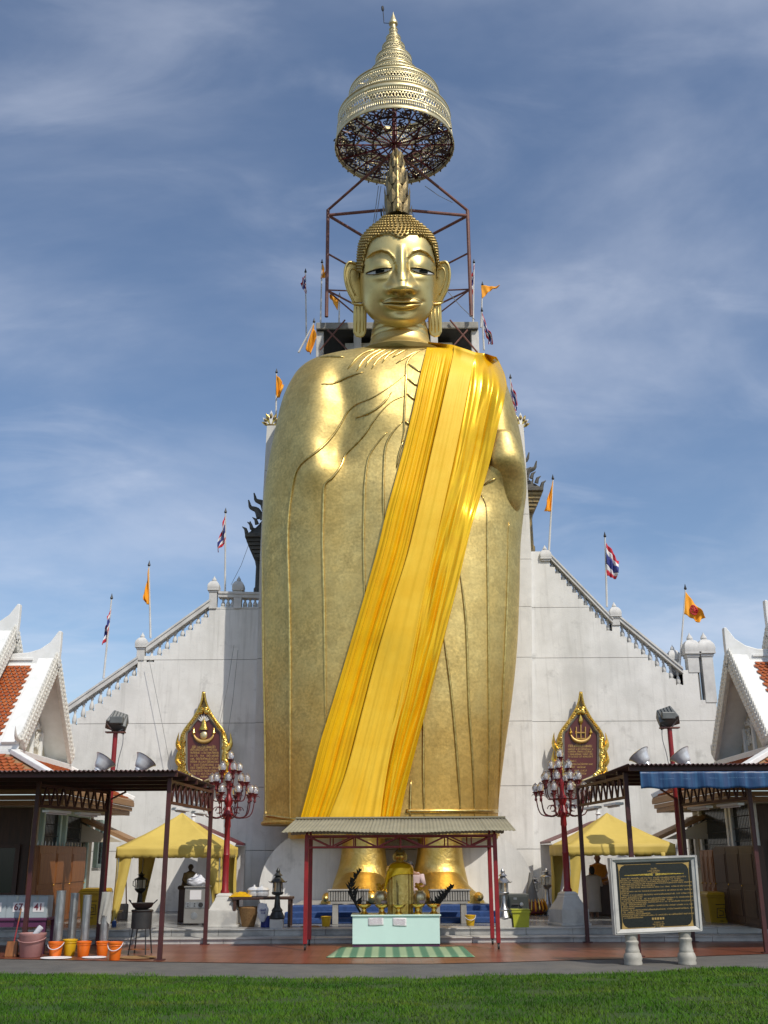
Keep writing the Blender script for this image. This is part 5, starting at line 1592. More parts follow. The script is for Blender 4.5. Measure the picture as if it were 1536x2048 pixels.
flag((1214, 1214), (1210, 1075), 32.1, 'thai', (1212, 1086), (1213, 1150), (1238, 1122), (1230, 1160), 'wide striped national flag halfway up the right stair')
flag((1359, 1336), (1371, 1180), 32.1, 'or', (1371, 1184), (1367, 1228), (1412, 1236), (1398, 1245), 'orange flag with a red wheel emblem above the right piers', 0.07, True)

# ================================================================ TEXT-LIKE LETTERING
def glyph_rows(mb, P, rows, seed):
    """P(u, v) maps a unit panel to 3-D points; rows: (v, u0, u1, height)"""
    r = random.Random(seed)
    for v, u0, u1, h in rows:
        u = u0
        while u < u1:
            w = h * r.uniform(0.45, 0.75)
            if r.random() < 0.10: u += w * 1.2; continue
            th = h * 0.16
            x0, x1 = u, u + w * 0.78
            k = r.randrange(5)
            segs = [((x0, v), (x0, v + h))] if k != 3 else [((x0, v), (x0, v + h * 0.7))]
            if k in (0, 1, 4): segs.append(((x1, v), (x1, v + h)))
            if k in (0, 2): segs.append(((x0, v), (x1, v)))
            if k in (1, 2, 3): segs.append(((x0, v + h * 0.9), (x1, v + h * 0.9)))
            if k == 4: segs.append(((x0, v + h * 0.9), (x1, v + h * 0.2)))
            if r.random() < 0.25: segs.append(((x0, v - h * 0.35), (x1, v - h * 0.3)))
            for (a, b), (c, d) in segs:
                dx, dy = c - a, d - b; l = math.hypot(dx, dy) or 1
                nx, ny = -dy / l * th / 2, dx / l * th / 2
                mb.add([P(a + nx, b + ny), P(a - nx, b - ny), P(c - nx, d - ny), P(c + nx, d + ny)], [(0, 1, 2, 3)])
            u += w
# ================================================================ WALL PLAQUES
def plaque(cx, side, seed):
    Y = 31.55
    w = 'left' if side < 0 else 'right'
    O = [(1384, 1.0), (1400, 3.5), (1412, 7), (1424, 13), (1436, 20), (1448, 29), (1460, 38), (1472, 44), (1490, 47.5), (1512, 49), (1530, 47), (1545, 45), (1558, 38), (1570, 20), (1578, 0.5)]
    I = [(1418, 0.3), (1430, 8), (1442, 17), (1452, 24.5), (1460, 29), (1464, 34), (1472, 36), (1500, 36), (1540, 35), (1549, 29), (1556, 17), (1562, 0.3)]
    def P(x, y, d=0): p = at(cx + x, y, Y); return Vector((p.x, Y - d, p.z))
    b = P(0, 1578)
    t = thing('wall_plaque', ('left' if side < 0 else 'right') + (' maroon flame shaped plaque with a crescent and seated emblem in a gilded frame' if side < 0 else ' maroon flame shaped plaque with a crescent and standing cross emblem in a gilded frame'), 'plaque', tuple(b), 'plaques on the white wall')
    op = [P(-x, y) for y, x in O] + [P(x, y) for y, x in reversed(O)]
    mb = MB(); mb.prism([p + Vector((0, 0.02, 0)) for p in op], (0, 0.1, 0)); mb.build('back_board', 'gold_dark', t, smooth=0)
    ip = [P(-x, y, 0.02) for y, x in I] + [P(x, y, 0.02) for y, x in reversed(I)]
    mb = MB(); mb.prism(ip, (0, 0.05, 0)); mb.build('panel', 'maroon_panel', t, smooth=0)
    # carved frame: overlapping bosses and leaves between panel and rim
    rr = random.Random(seed)
    for s in (-1, 1):
        mb = MB()
        path_o = smooth_path([P(s * x, y, 0.06) for y, x in O], 60)
        mb.tube(path_o, 0.035, 6); mb.build('frame_rim', 'gold_bright', t, smooth=180)
        path_i = smooth_path([P(s * (x + 1.5), y, 0.06) for y, x in I], 50)
        mb = MB(); mb.tube(path_i, 0.03, 6); mb.build('inner_moulding', 'gold_pale', t, smooth=180)
        mb = MB(); mb.tube([p + Vector((s * -0.05, 0.02, 0)) for p in path_i[3:-3]], 0.028, 6); mb.build('dark_moulding', 'concrete_dark', t, smooth=180)
        for i in range(2, 40):
            y = lerp(1410, 1560, i / 40)
            xo = sinterp(O, y)[0]; xi = sinterp(I, max(1419, y + 1))[0] if y > 1418 else 0
            xm = (xo + xi) / 2 if y > 1425 else xo * 0.4
            wd = max(2.0, (xo - xi) * 0.48 if y > 1425 else xo * 0.5)
            k = wd / 68.0
            p = P(s * xm, y, 0.08)
            mb = MB(); an = s * rr.uniform(0.2, 1.0)
            mb.ball(p + Vector((s * rr.uniform(-0.3, 0.3) * k, 0, 0)), (min(k, 0.10), 0.05, min(k, 0.10) * 0.75), 7, 5, Matrix.Rotation(an, 3, 'Y'))
            mb.build('frame_boss', 'gold_bright', t)
        # flames on the outer edge
        for (x0, y0, l) in ((46, 1500, 30), (47, 1530, 26), (44, 1552, 22)):
            q = P(s * x0, y0, 0.05)
            mb = MB(); k = l / 68
            mb.tube(smooth_path([q, q + Vector((s*0.10, 0, k*0.3)), q + Vector((s*0.11, 0, k*0.7)), q + Vector((s*0.08, 0, k*1.15))], 8), [0.09, 0.085, 0.075, 0.06, 0.045, 0.03, 0.02, 0.005], 6)
            mb.build('frame_flame', 'gold_bright', t)
        q = P(s * 34, 1552, 0.06)
        mb = MB(); mb.tube(smooth_path([q, P(s*26, 1562, 0.08), P(s*12, 1572, 0.08), P(s*3, 1576, 0.06)], 10), [0.06, 0.08, 0.09, 0.09, 0.085, 0.08, 0.07, 0.06, 0.05, 0.03], 6); mb.build('foot_scroll', 'gold_pale', t, smooth=180)
    # crescent and emblem
    cpts = [P(20 * math.sin(q), 1468 + 19 * math.cos(q) * 0.95 - 2, 0.05) for q in [R(-80 + 10 * i) for i in range(17)]]
    mb = MB(); mb.tube(cpts, [0.015 + 0.05 * math.sin(math.pi * (i + 0.6) / 17.2) for i in range(17)], 6); mb.build('crescent', 'gold_letter', t, smooth=180)
    for s in (-1, 1):
        mb = MB(); q = P(s * 20, 1466, 0.05); mb.lathe([(0.03, -0.05), (0.055, 0.0), (0.03, 0.06), (0.02, 0.1), (0.004, 0.16)], q, n=8); mb.build('crescent_tip', 'gold_bright', t)
    if side < 0:
        q = P(0, 1471, 0.05); mb = MB(); mb.ball(q, (0.11, 0.04, 0.12), 14, 8); mb.build('medallion', 'gold_pale', t)
        q = P(0, 1452, 0.05)
        mb = MB(); mb.lathe([(0.14, -0.12), (0.12, -0.05), (0.09, 0.0), (0.07, 0.1), (0.035, 0.16), (0.03, 0.22), (0.004, 0.3)], q, n=10, sy=0.4); mb.build('throne', 'gold_bright', t)
        for i in range(7):
            an = R(-54 + 18 * i); q = P(0, 1446, 0.05); d = Vector((math.sin(an), 0, math.cos(an)))
            mb = MB(); mb.tube([q + d * 0.08, q + d * 0.16, q + d * (0.28 - 0.02 * abs(i - 3))], [0.012, 0.022, 0.004], 5); mb.build('ray', 'white_paint', t)
    else:
        mb = MB()
        for x0, y0, x1, y1 in ((-9, 1478, -9, 1454), (9, 1478, 9, 1454), (0, 1478, 0, 1450), (-9, 1466, 9, 1466), (-9, 1478, 9, 1478)): mb.tube([P(x0, y0, 0.05), P(x1, y1, 0.05)], 0.022, 6)
        mb.build('cross_emblem', 'gold_letter', t)
        q = P(0, 1441, 0.05); mb = MB(); mb.lathe([(0.02, -0.13), (0.075, -0.04), (0.07, 0.03), (0.03, 0.12), (0.004, 0.24)], q, n=10, sy=0.5); mb.build('flame_emblem', 'gold_bright', t)
    mb = MB()
    if side < 0: rows = [(1492 + 6.0 * i, -27 + (4 if i == 0 else 0), 28 - (5 if i == 0 else 0), 3.4 if i else 4.6) for i in range(10)] + [(1552, -7, 7, 3)]
    else: rows = [(1490, -24, 24, 4.6)] + [(1497 + 5.0 * i, -25, 24, 3) for i in range(4)] + [(1521, -25, -8, 3), (1527, -25, 24, 3), (1533, -20, 10, 3), (1540, -12, 12, 3), (1546, -10, 10, 3)]
    glyph_rows(mb, lambda u, v: P(u, v, 0.024), rows, seed)
    mb.build('lettering', 'gold_letter', t, smooth=0, recalc=False)
plaque(408, -1, 21); plaque(1161, 1, 22)
for x0, y0, x1, y1 in ((298, 1320, 345, 1560), (302, 1320, 357, 1600), (466, 1240, 432, 1470), (470, 1240, 447, 1470), (475, 1260, 452, 1500), (498, 1105, 475, 1152)):
    pass
wires = [((298, 1318), (350, 1585), 'pale cable running down the white wall from the left newel post'), ((468, 1290), (436, 1465), 'thin cable slanting behind the left plaque'), ((476, 1300), (452, 1490), 'thin cable slanting just right of the left plaque'), ((499, 1085), (462, 1170), 'thin cable strung from the dark porch down to the balustrade')]
for a, b, lb in wires:
    p, q = at(*a, 31.6), at(*b, 31.6)
    mb = MB(); mb.tube([p, lerp(p, q, 0.5) + Vector((0.03, 0, -0.05)), q], 0.007, 5); tag(mb.build('cable', 'cable'), lb, 'cable')

# ================================================================ AWNINGS
def awning(side):
    X0 = -3.82 if side < 0 else 4.42
    XE = -12.5 if side < 0 else 12.5
    YF, YB, Z = 19.62, 23.95, 3.18 if side < 0 else 3.24
    t = thing('awning', 'flat maroon corrugated awning on steel posts at the %s' % ('left edge of the picture' if side < 0 else 'right, behind the blue tarpaulin'), 'awning', ((X0 + XE) / 2, 21.8, 0))
    n = 520
    a, b = min(X0, XE), max(X0, XE)
    mb = MB(); mb.grid(n, 3, lambda u, v: (lerp(a, b, u), lerp(YF - 0.12, YB + 0.1, v), Z + 0.05 + 0.018 * math.sin(u * (b - a) / 0.085 * 2 * math.pi)))
    mb.build('roof_sheet', 'corrugated', t, smooth=180, solid=0.006, recalc=False)
    for y in (YF + 0.05, 20.7, 21.8, 22.9, YB - 0.05):
        mb = MB(); mb.bx(a + 0.06, b, y - 0.03, y + 0.03, Z - 0.05, Z + 0.025); mb.build('purlin', 'steel_maroon', t, smooth=0)
    if side < 0: pairs = [((319, 1920), (410, 1884)), ((45, 1912), (195, 1884))]
    else: pairs = [((1278, 1913), (1175, 1878)), ((1534, 1906), (1386, 1878))]
    for fp, rp in pairs:
        f, r = atz(*fp, 0.006), atz(*rp, 0.006)
        r = Vector((at(*rp, YB - 0.62).x, YB - 0.62, 0.006))
        for p in (f, r):
            mb = MB(); mb.bx(p.x - 0.04, p.x + 0.04, p.y - 0.04, p.y + 0.04, 0.006, Z - 0.05); mb.build('post', 'steel_maroon', t, smooth=0, bevel=0.006)
            mb = MB(); mb.bx(p.x - 0.09, p.x + 0.09, p.y - 0.09, p.y + 0.09, 0.006, 0.02); mb.build('foot_plate', 'steel_maroon', t, smooth=0)
        za, zb_ = Z - 0.12, Z - 0.50
        mb = MB(); mb.beam(f + Vector((0, 0, za)), r + Vector((0, 0, za)), 0.05, 0.05); mb.build('truss_chord', 'steel_maroon', t, smooth=0)
        mb = MB(); mb.beam(f + Vector((0, 0, zb_)), r + Vector((0, 0, zb_)), 0.05, 0.05); mb.build('truss_chord', 'steel_maroon', t, smooth=0)
        k = 9
        for i in range(k):
            p, q = lerp(f, r, (i + 0.05) / k), lerp(f, r, (i + 0.55) / k); q2 = lerp(f, r, (i + 0.95) / k)
            mb = MB(); mb.beam(p + Vector((0, 0, za)), q + Vector((0, 0, zb_)), 0.032, 0.032); mb.build('truss_web', 'steel_maroon', t, smooth=0)
            mb = MB(); mb.beam(q + Vector((0, 0, zb_)), q2 + Vector((0, 0, za)), 0.032, 0.032); mb.build('truss_web', 'steel_maroon', t, smooth=0)
        for g in (0.28, 0.72):
            c = lerp(f, r, g) + Vector((0.02 * side, 0, zb_ - 0.09))
            mb = MB(); dd = (r - f).normalized()
            mb.beam(c - dd * 0.4, c + dd * 0.4, 0.16, 0.05); L_ = mb.build('lamp_trough', 'white_paint', t, smooth=0, bevel=0.01)
            mb = MB(); mb.tube([c - dd * 0.36 + Vector((0, 0, -0.04)), c + dd * 0.36 + Vector((0, 0, -0.04))], 0.016, 6); mb.build('lamp_tube', 'bag_white', L_)
    # diagonal knee brace
    return t
aw_l = awning(-1); aw_r = awning(1)
# blue tarpaulin hanging from the right awning
def tarp_mat():
    m = mat('tarp_blue', (0.012, 0.045, 0.13), 0.45, c2=(0.025, 0.09, 0.20), scale=1.0, stretch=(9, 1, 0.2), lo=0.45, hi=0.6, bump=0.3, bscale=4)
tarp_mat()
a, b = at(1279, 1546, 19.45), at(1560, 1540, 19.45)
z0 = at(1400, 1577, 19.45).z
def tarp_pt(u, v, d=0): return (lerp(a.x, b.x, u), 19.42 - d + 0.025 * math.sin(u * 50) * v + 0.015 * math.sin(u * 23), lerp(a.z + 0.02, z0 + 0.012 * math.sin(u * 30), v))
tp_ = thing('tarpaulin', 'rolled out blue tarpaulin strip hanging under the right awning edge', 'tarpaulin', ((a.x+b.x)/2, 19.42, z0))
mb = MB(); mb.grid(140, 8, lambda u, v: tarp_pt(u, v)); mb.build('sheet', 'tarp_blue', tp_, smooth=180, solid=0.01, recalc=False)
mb = MB(); glyph_rows(mb, lambda u, v: tarp_pt(u, v, 0.035), [(0.42, 0.14, 0.22, 0.018), (0.42, 0.30, 0.38, 0.018), (0.40, 0.48, 0.55, 0.018), (0.38, 0.62, 0.80, 0.02), (0.38, 0.84, 0.97, 0.02)], 5)
mat('tarp_print', (0.16, 0.28, 0.42), 0.5)
mb.build('faded_print', 'tarp_print', tp_, smooth=0, recalc=False)

# ================================================================ FLOODLIGHT POLES AND SPUN LAMPS
def flood(px, ytop, side):
    Y = 24.35
    top = at(px, ytop, Y)
    t = thing('floodlight_pole', 'red steel pole carrying a square grey floodlight above the %s awning' % ('left' if side < 0 else 'right'), 'floodlight', (top.x, Y, 0.1), 'floodlight poles behind the awnings')
    mb = MB(); mb.tube([(top.x, Y, 0.1), (top.x, Y, top.z)], 0.055, 12); mb.build('pole', 'red_paint', t)
    mb = MB(); mb.bx(top.x - 0.22, top.x + 0.22, Y - 0.09, Y + 0.09, top.z, top.z + 0.03); mb.build('mount_plate', 'rust_steel', t, smooth=0)
    c = Vector((top.x + 0.04 * -side, Y, top.z + 0.29))
    m = Matrix.Rotation(R(8) * -side, 3, 'Z') @ Matrix.Rotation(R(18) * -side, 3, 'Y') @ Matrix.Rotation(R(-28), 3, 'X')
    # housing: a frustum opening upwards and back to the statue
    w0, w1, d0, d1, h = 0.17, 0.24, 0.10, 0.20, 0.34
    ps = [(-w1, -d0, -h/2), (w1, -d0, -h/2), (w1, d1, -h/2), (-w1, d1, -h/2), (-w0, -d0, h/2), (w0, -d0, h/2), (w1*0.9, d1, h/2), (-w1*0.9, d1, h/2)]
    mb = MB(); mb.hexa([c + m @ Vector(p) for p in ps]); mb.build('housing', 'flood_grey', t, smooth=0, bevel=0.02)
    mb = MB(); mb.box(c + m @ Vector((0, -0.17, -0.12)), (0.30, 0.14, 0.16)); mb.build('gear_box', 'flood_grey', t, smooth=0, bevel=0.02)
    mb = MB(); mb.hexa([c + m @ Vector(p) for p in [(-w1*0.97, d1+0.003, -h/2*0.97), (w1*0.97, d1+0.003, -h/2*0.97), (w1*0.97, d1+0.03, -h/2*0.97), (-w1*0.97, d1+0.03, -h/2*0.97), (-w1*0.87, d1+0.003, h/2*0.97), (w1*0.87, d1+0.003, h/2*0.97), (w1*0.87, d1+0.03, h/2*0.97), (-w1*0.87, d1+0.03, h/2*0.97)]]); mb.build('lens', 'glass_dark', t, smooth=0)
    for i in range(5):
        x = -0.14 + 0.07 * i
        mb = MB(); mb.beam(c + m @ Vector((x, -d0 - 0.012, -0.1)), c + m @ Vector((x, -d0 - 0.012, 0.15)), 0.012, 0.02); mb.build('cooling_fin', 'flood_grey', t, smooth=0)
    for s in (-1, 1):
        mb = MB(); mb.tube([Vector((top.x + s*0.06, Y, top.z + 0.03)), c + m @ Vector((s * 0.2, 0, -0.17))], 0.016, 6); mb.build('yoke', 'steel', t)
    mb = MB(); mb.tube(smooth_path([c + Vector((0.1*-side, 0, -0.1)), (top.x + 0.2*-side, Y - 0.05, top.z - 0.2), (top.x + 0.13*-side, Y - 0.05, top.z - 0.6), (top.x + 0.07*-side, Y - 0.03, top.z - 1.2)], 14), 0.010, 5); mb.build('power_cable', 'cable', t)
    z = at(px, 1600, Y).z
    mb = MB(); mb.beam((top.x, Y - 0.06, z), (top.x + 0.42 * -side, Y - 0.35, 3.12), 0.035, 0.035); mb.build('knee_brace', 'red_dark', t, smooth=0)
flood(231, 1466, -1); flood(1339, 1457, 1)
spun0 = None
def spun(px, py, side, label):
    """photo point of the foot on the awning roof"""
    global spun0
    Y = 23.3
    p = at(px, py, Y); p.z = 3.24 + (0 if side < 0 else 0.06)
    t = thing('spun_lamp', label, 'lamp', tuple(p), 'bell shaped lamps on the awning roofs')
    ax = Vector((0.48 * -side, 0.28, 0.80)).normalized()
    rot = ax.to_track_quat('Z', 'Y').to_matrix()
    c = p + Vector((0, 0, 0.12))
    mb = MB(); mb.lathe([(0.03, -0.06), (0.07, -0.05), (0.075, 0.02), (0.07, 0.2), (0.085, 0.21), (0.085, 0.25)], c, n=20, mat=rot); mb.build('lamp_holder', 'aluminium', t, smooth=40)
    mb = MB(); mb.lathe([(0.085, 0.25), (0.12, 0.27), (0.15, 0.33), (0.185, 0.42), (0.235, 0.51), (0.25, 0.515), (0.235, 0.5), (0.17, 0.4), (0.11, 0.3), (0.02, 0.27)], c, n=32, mat=rot); r_ = mb.build('reflector', 'aluminium', t, smooth=50)
    mb = MB(); mb.lathe([(0.247, 0.508), (0.256, 0.515), (0.247, 0.522)], c, n=32, mat=rot, cap=False); mb.build('reflector_rim', 'steel', r_)
    mb = MB(); mb.lathe([(0.01, 0.494), (0.225, 0.50), (0.01, 0.506)], c, n=24, mat=rot); mb.build('lamp_glass', 'glass_pane', r_)
    q = c + rot @ Vector((0, 0, 0.12))
    for s in (-1, 1):
        e = Vector((-ax.y, ax.x, 0)).normalized() * (0.1 * s)
        mb = MB(); mb.tube([q + e, q + e + Vector((0.10 * -side, 0.02, -0.1)), (p.x + e.x + 0.17 * -side, p.y + e.y, p.z)], 0.014, 6); mb.build('bracket', 'steel', t)
    mb = MB(); mb.bx(p.x - 0.09, p.x + 0.2, p.y - 0.12, p.y + 0.12, p.z - 0.02, p.z + 0.01)
    if side > 0: mb.v = [(2*p.x - x, y, z) for x, y, z in mb.v]
    mb.build('foot_plate', 'steel', t, smooth=0)
spun(184, 1540, -1, 'leftmost polished bell lamp, on the left awning roof beside the red pole')
spun(265, 1540, -1, 'polished bell lamp on the left awning roof, right of the red pole')
spun(1306, 1540, 1, 'polished bell lamp on the right awning roof, left of the red pole')
spun(1388, 1540, 1, 'rightmost polished bell lamp, on the right awning roof beside the red pole')

# ================================================================ CANDELABRA LAMP POSTS
def candelabra(label):
    t = proto('candelabra', label, 'lamp post', 'red candelabra lamp posts on the terrace')
    mb = MB(); mb.bx(-0.33, 0.33, -0.33, 0.33, 0, 0.34); mb.bx(-0.36, 0.36, -0.36, 0.36, 0, 0.05)
    mb.lathe([(0.44, 0.34), (0.40, 0.40), (0.27, 0.56), (0.26, 0.60), (0.24, 0.61), (0.24, 0.66), (0.17, 0.70)], n=4, a0=0.5)
    mb.build('pedestal', 'marble', t, smooth=25, bevel=0.01)
    mb = MB(); mb.lathe([(0.10, 0.69), (0.10, 0.74), (0.075, 0.78), (0.072, 1.5), (0.082, 1.52), (0.072, 1.54), (0.06, 2.1), (0.075, 2.13), (0.065, 2.28), (0.10, 2.34), (0.125, 2.40), (0.09, 2.5), (0.06, 2.56), (0.10, 2.66), (0.105, 2.72), (0.06, 2.8), (0.045, 2.9), (0.07, 3.02), (0.04, 3.15), (0.035, 3.4), (0.025, 3.55)], n=16); mb.build('column', 'red_paint', t, smooth=40)
    def arm(an, rad, z0, dip, z1, k):
        d = Vector((math.cos(an), math.sin(an), 0))
        pts = smooth_path([d * 0.06 + Vector((0, 0, z0)), d * (rad * 0.45) + Vector((0, 0, z0 - dip)), d * (rad * 0.85) + Vector((0, 0, z0 - dip * 0.4)), d * rad + Vector((0, 0, z1 - 0.12)), d * rad + Vector((0, 0, z1))], 14)
        mb = MB(); mb.tube(pts, 0.014, 6)
        c = d * (rad * 0.42) + Vector((0, 0, z0 + 0.06))
        if rad > 0.4: mb.tube([c + (d * math.cos(q) + Vector((0, 0, 1)) * math.sin(q)) * (0.10 - 0.005 * i) for i, q in enumerate([0.5 * j for j in range(11)])], 0.010, 5)
        o = mb.build('arm', 'red_dark', t, smooth=180)
        e = d * rad + Vector((0, 0, z1))
        mb = MB(); mb.lathe([(0.02, -0.20), (0.035, -0.17), (0.02, -0.12), (0.03, -0.06), (0.075, -0.01), (0.08, 0.0), (0.02, 0.01)], e, n=10)
        for q in (0, 2.1, 4.2):
            v = Vector((math.cos(q), math.sin(q), 0)); mb.tube([e + Vector((0, 0, -0.08)), e + v * 0.08 + Vector((0, 0, -0.05)), e + v * 0.12 + Vector((0, 0, -0.09))], [0.012, 0.009, 0.004], 5)
        mb.build('cup', 'red_dark', o)
        mb = MB(); mb.lathe([(0.045, 0.0), (0.074, 0.04), (0.083, 0.085), (0.072, 0.13), (0.042, 0.17), (0.013, 0.20), (0.003, 0.21)], e, n=14); mb.build('globe', 'bulb_glass', o, smooth=180)
        mb = MB(); mb.lathe([(0.02, 0.01), (0.03, 0.05), (0.03, 0.09), (0.012, 0.13)], e, n=8); mb.build('bulb', 'bag_white', o)
    for k in range(10): arm(2*math.pi*(k+0.3)/10, 0.60, 2.42, 0.10, 2.86, k)
    for k in range(8): arm(2*math.pi*(k+0.1)/8, 0.40, 2.72, 0.02, 3.12, k)
    for k in range(5): arm(2*math.pi*(k+0.2)/5, 0.22, 3.02, 0.0, 3.38, k)
    arm(0.3, 0.005, 3.4, 0, 3.64, 0)
    return t
c1_ = candelabra('red many armed candelabra lamp post beside the left yellow tent')
place(c1_, atz(447, 1853, ZP))
p = atz(1139, 1850, ZP)
copy_tree(c1_, p, R(17), 'red many armed candelabra lamp post beside the right yellow tent')

# ================================================================ YELLOW TENTS
def tent(xa, xb, Yf, depth, side):
    w = 'left' if side < 0 else 'right'
    ze = at(700, 1692, Yf).z; zv = at(700, 1712, Yf).z
    A, B = at(xa, 1700, Yf).x, at(xb, 1700, Yf).x
    Yb = Yf + depth
    zp = at((xa+xb)/2, 1626, Yf + depth/2).z
    t = thing('gazebo_tent', 'yellow peaked gazebo tent standing on the %s side of the terrace' % w, 'tent', ((A+B)/2, (Yf+Yb)/2, ZP), 'yellow gazebo tents')
    cs = [(A, Yf), (B, Yf), (B, Yb), (A, Yb)]
    apex = Vector(((A+B)/2, (Yf+Yb)/2, zp))
    for i in range(4):
        p, q = Vector((*cs[i], ze)), Vector((*cs[(i+1) % 4], ze))
        def roof(u, v):
            e = lerp(p, q, u); r = lerp(e, apex, v)
            sag = -0.10 * math.sin(math.pi * v) * (0.4 + 0.6 * math.sin(math.pi * u)) + 0.012 * N1(u * 5, v * 5, i)
            return r + Vector((0, 0, sag))
        mb = MB(); mb.grid(16, 14, roof); mb.build('roof_panel', 'tent_yellow', t, smooth=180, solid=0.008)
        out = (Vector((*cs[i], 0)) + Vector((*cs[(i+1) % 4], 0))) / 2 - Vector((apex.x, apex.y, 0)); out.normalize()
        def val(u, v):
            e = lerp(p, q, u)
            z = lerp(ze + 0.01, zv - (0.028 * abs(math.sin(u * 40)) if v > 0.99 else 0), v)
            return Vector((e.x, e.y, z)) + out * (0.012 + 0.015 * math.sin(u * 21) * v)
        mb = MB(); mb.grid(90, 4, val); mb.build('valance', 'tent_yellow', t, smooth=180, solid=0.006)
    for i, (x, y) in enumerate(cs):
        sx = 1 if x < apex.x else -1; sy = 1 if y < apex.y else -1
        mb = MB(); mb.bx(x + sx*0.02, x + sx*0.06, y + sy*0.02, y + sy*0.06, ZP, ze); mb.build('leg', 'steel', t, smooth=0)
        mb = MB()
        def cur(u, v, k=0):
            wd = 0.30 * (1 - v) ** 0.8 + 0.07
            return Vector((x + sx * wd * u, y + 0.01 * sy + 0.03 * math.sin(u * 6 + v * 4) * sy, lerp(zv + 0.05, ZP + 0.05, v)))
        def cur2(u, v):
            wd = 0.30 * (1 - v) ** 0.8 + 0.07
            return Vector((x + 0.01 * sx + 0.03 * math.sin(u * 6 + v * 4) * sx, y + sy * wd * u, lerp(zv + 0.05, ZP + 0.05, v)))
        mb.grid(8, 16, cur); mb.grid(8, 16, cur2); mb.build('corner_curtain', 'tent_yellow', t, smooth=180, solid=0.006)
tent(234, 444, 26.0, 2.7, -1)
tent(1134, 1350, 26.0, 2.7, 1)
# red-roofed low shelters behind the tents
def shelter(x0, y0, x1, y1, side):
    Y0, Y1 = 29.0, 31.2
    a, b = at(x0, y0, 30.2), at(x1, y1, 30.2)
    t = thing('shelter', 'low lean-to with a red tiled roof behind the %s yellow tent' % ('left' if side < 0 else 'right'), 'shelter', ((a.x+b.x)/2, 30, ZP))
    mb = MB()
    n = 26
    lo_ = Vector((b.x, 0, b.z)); hi_ = Vector((a.x, 0, a.z))
    for i in range(n):
        y0_, y1_ = lerp(Y0, Y1, i / n), lerp(Y0, Y1, (i + 0.9) / n)
        p, q = hi_, lo_
        mb.hexa([(p.x, y0_, p.z-0.06), (q.x, y0_, q.z-0.06), (q.x, y1_, q.z-0.06), (p.x, y1_, p.z-0.06), (p.x, y0_, p.z), (q.x, y0_, q.z), (q.x, y1_, q.z), (p.x, y1_, p.z)])
    mb.build('roof', 'red_dark', t, smooth=0)
    mb = MB(); mb.bx(min(a.x, b.x), max(a.x, b.x), Y1 - 0.1, Y1, ZP, min(a.z, b.z) - 0.07); mb.build('back_panel', 'wall', t, smooth=0)
    for y in (Y0 + 0.1, Y1 - 0.2):
        mb = MB(); x = b.x + (0.35 if side > 0 else -0.35); mb.bx(x - 0.05, x + 0.05, y - 0.05, y + 0.05, ZP, lerp(b.z, a.z, 0.2) - 0.05); mb.build('post', 'red_paint', t, smooth=0)
    p = Vector((lerp(a.x, b.x, 0.02), 29.9, a.z)); mb = MB(); mb.lathe([(0.07, 0), (0.05, 0.12), (0.08, 0.15), (0.05, 0.2), (0.05, 0.26)], p, n=10); mb.build('roof_knob', 'white_paint', t)
    mb = MB(); mb.beam((a.x, Y0 - 0.02, a.z - 0.10), (b.x, Y0 - 0.02, b.z - 0.10), 0.04, 0.16); mb.build('barge', 'white_paint', t, smooth=0)
shelter(388, 1644, 482, 1686, -1)
shelter(1195, 1640, 1090, 1683, 1)
# ================================================================ STATUE PLINTH, BLUE STEPS, BUTTRESSES
bst = thing('round_buttress', '', 'wall', (at(630, 1770, 30.3).x, 30.3, ZP))
def buttress(cx, cy, r, label, t):
    c = at(cx, cy, 30.3); rr = r / 70.5
    mb = MB()
    poly = [(c.x + rr * math.cos(q), 30.05, max(ZP, c.z + rr * math.sin(q))) for q in [2*math.pi*i/64 for i in range(64)]]
    mb.prism(poly, (0, 0.5, 0)); mb.build('disc_wall', 'wall', t, smooth=40)
    t['label'] = label; t['group'] = 'round walls behind the feet'
buttress(632, 1778, 108, 'rounded white wall behind the left foot of the picture, half in shade', bst)
bst2 = thing('round_buttress', '', 'wall', (at(955, 1778, 30.3).x, 30.3, ZP))
buttress(955, 1778, 106, 'rounded white wall behind the right foot of the picture, sunlit', bst2)

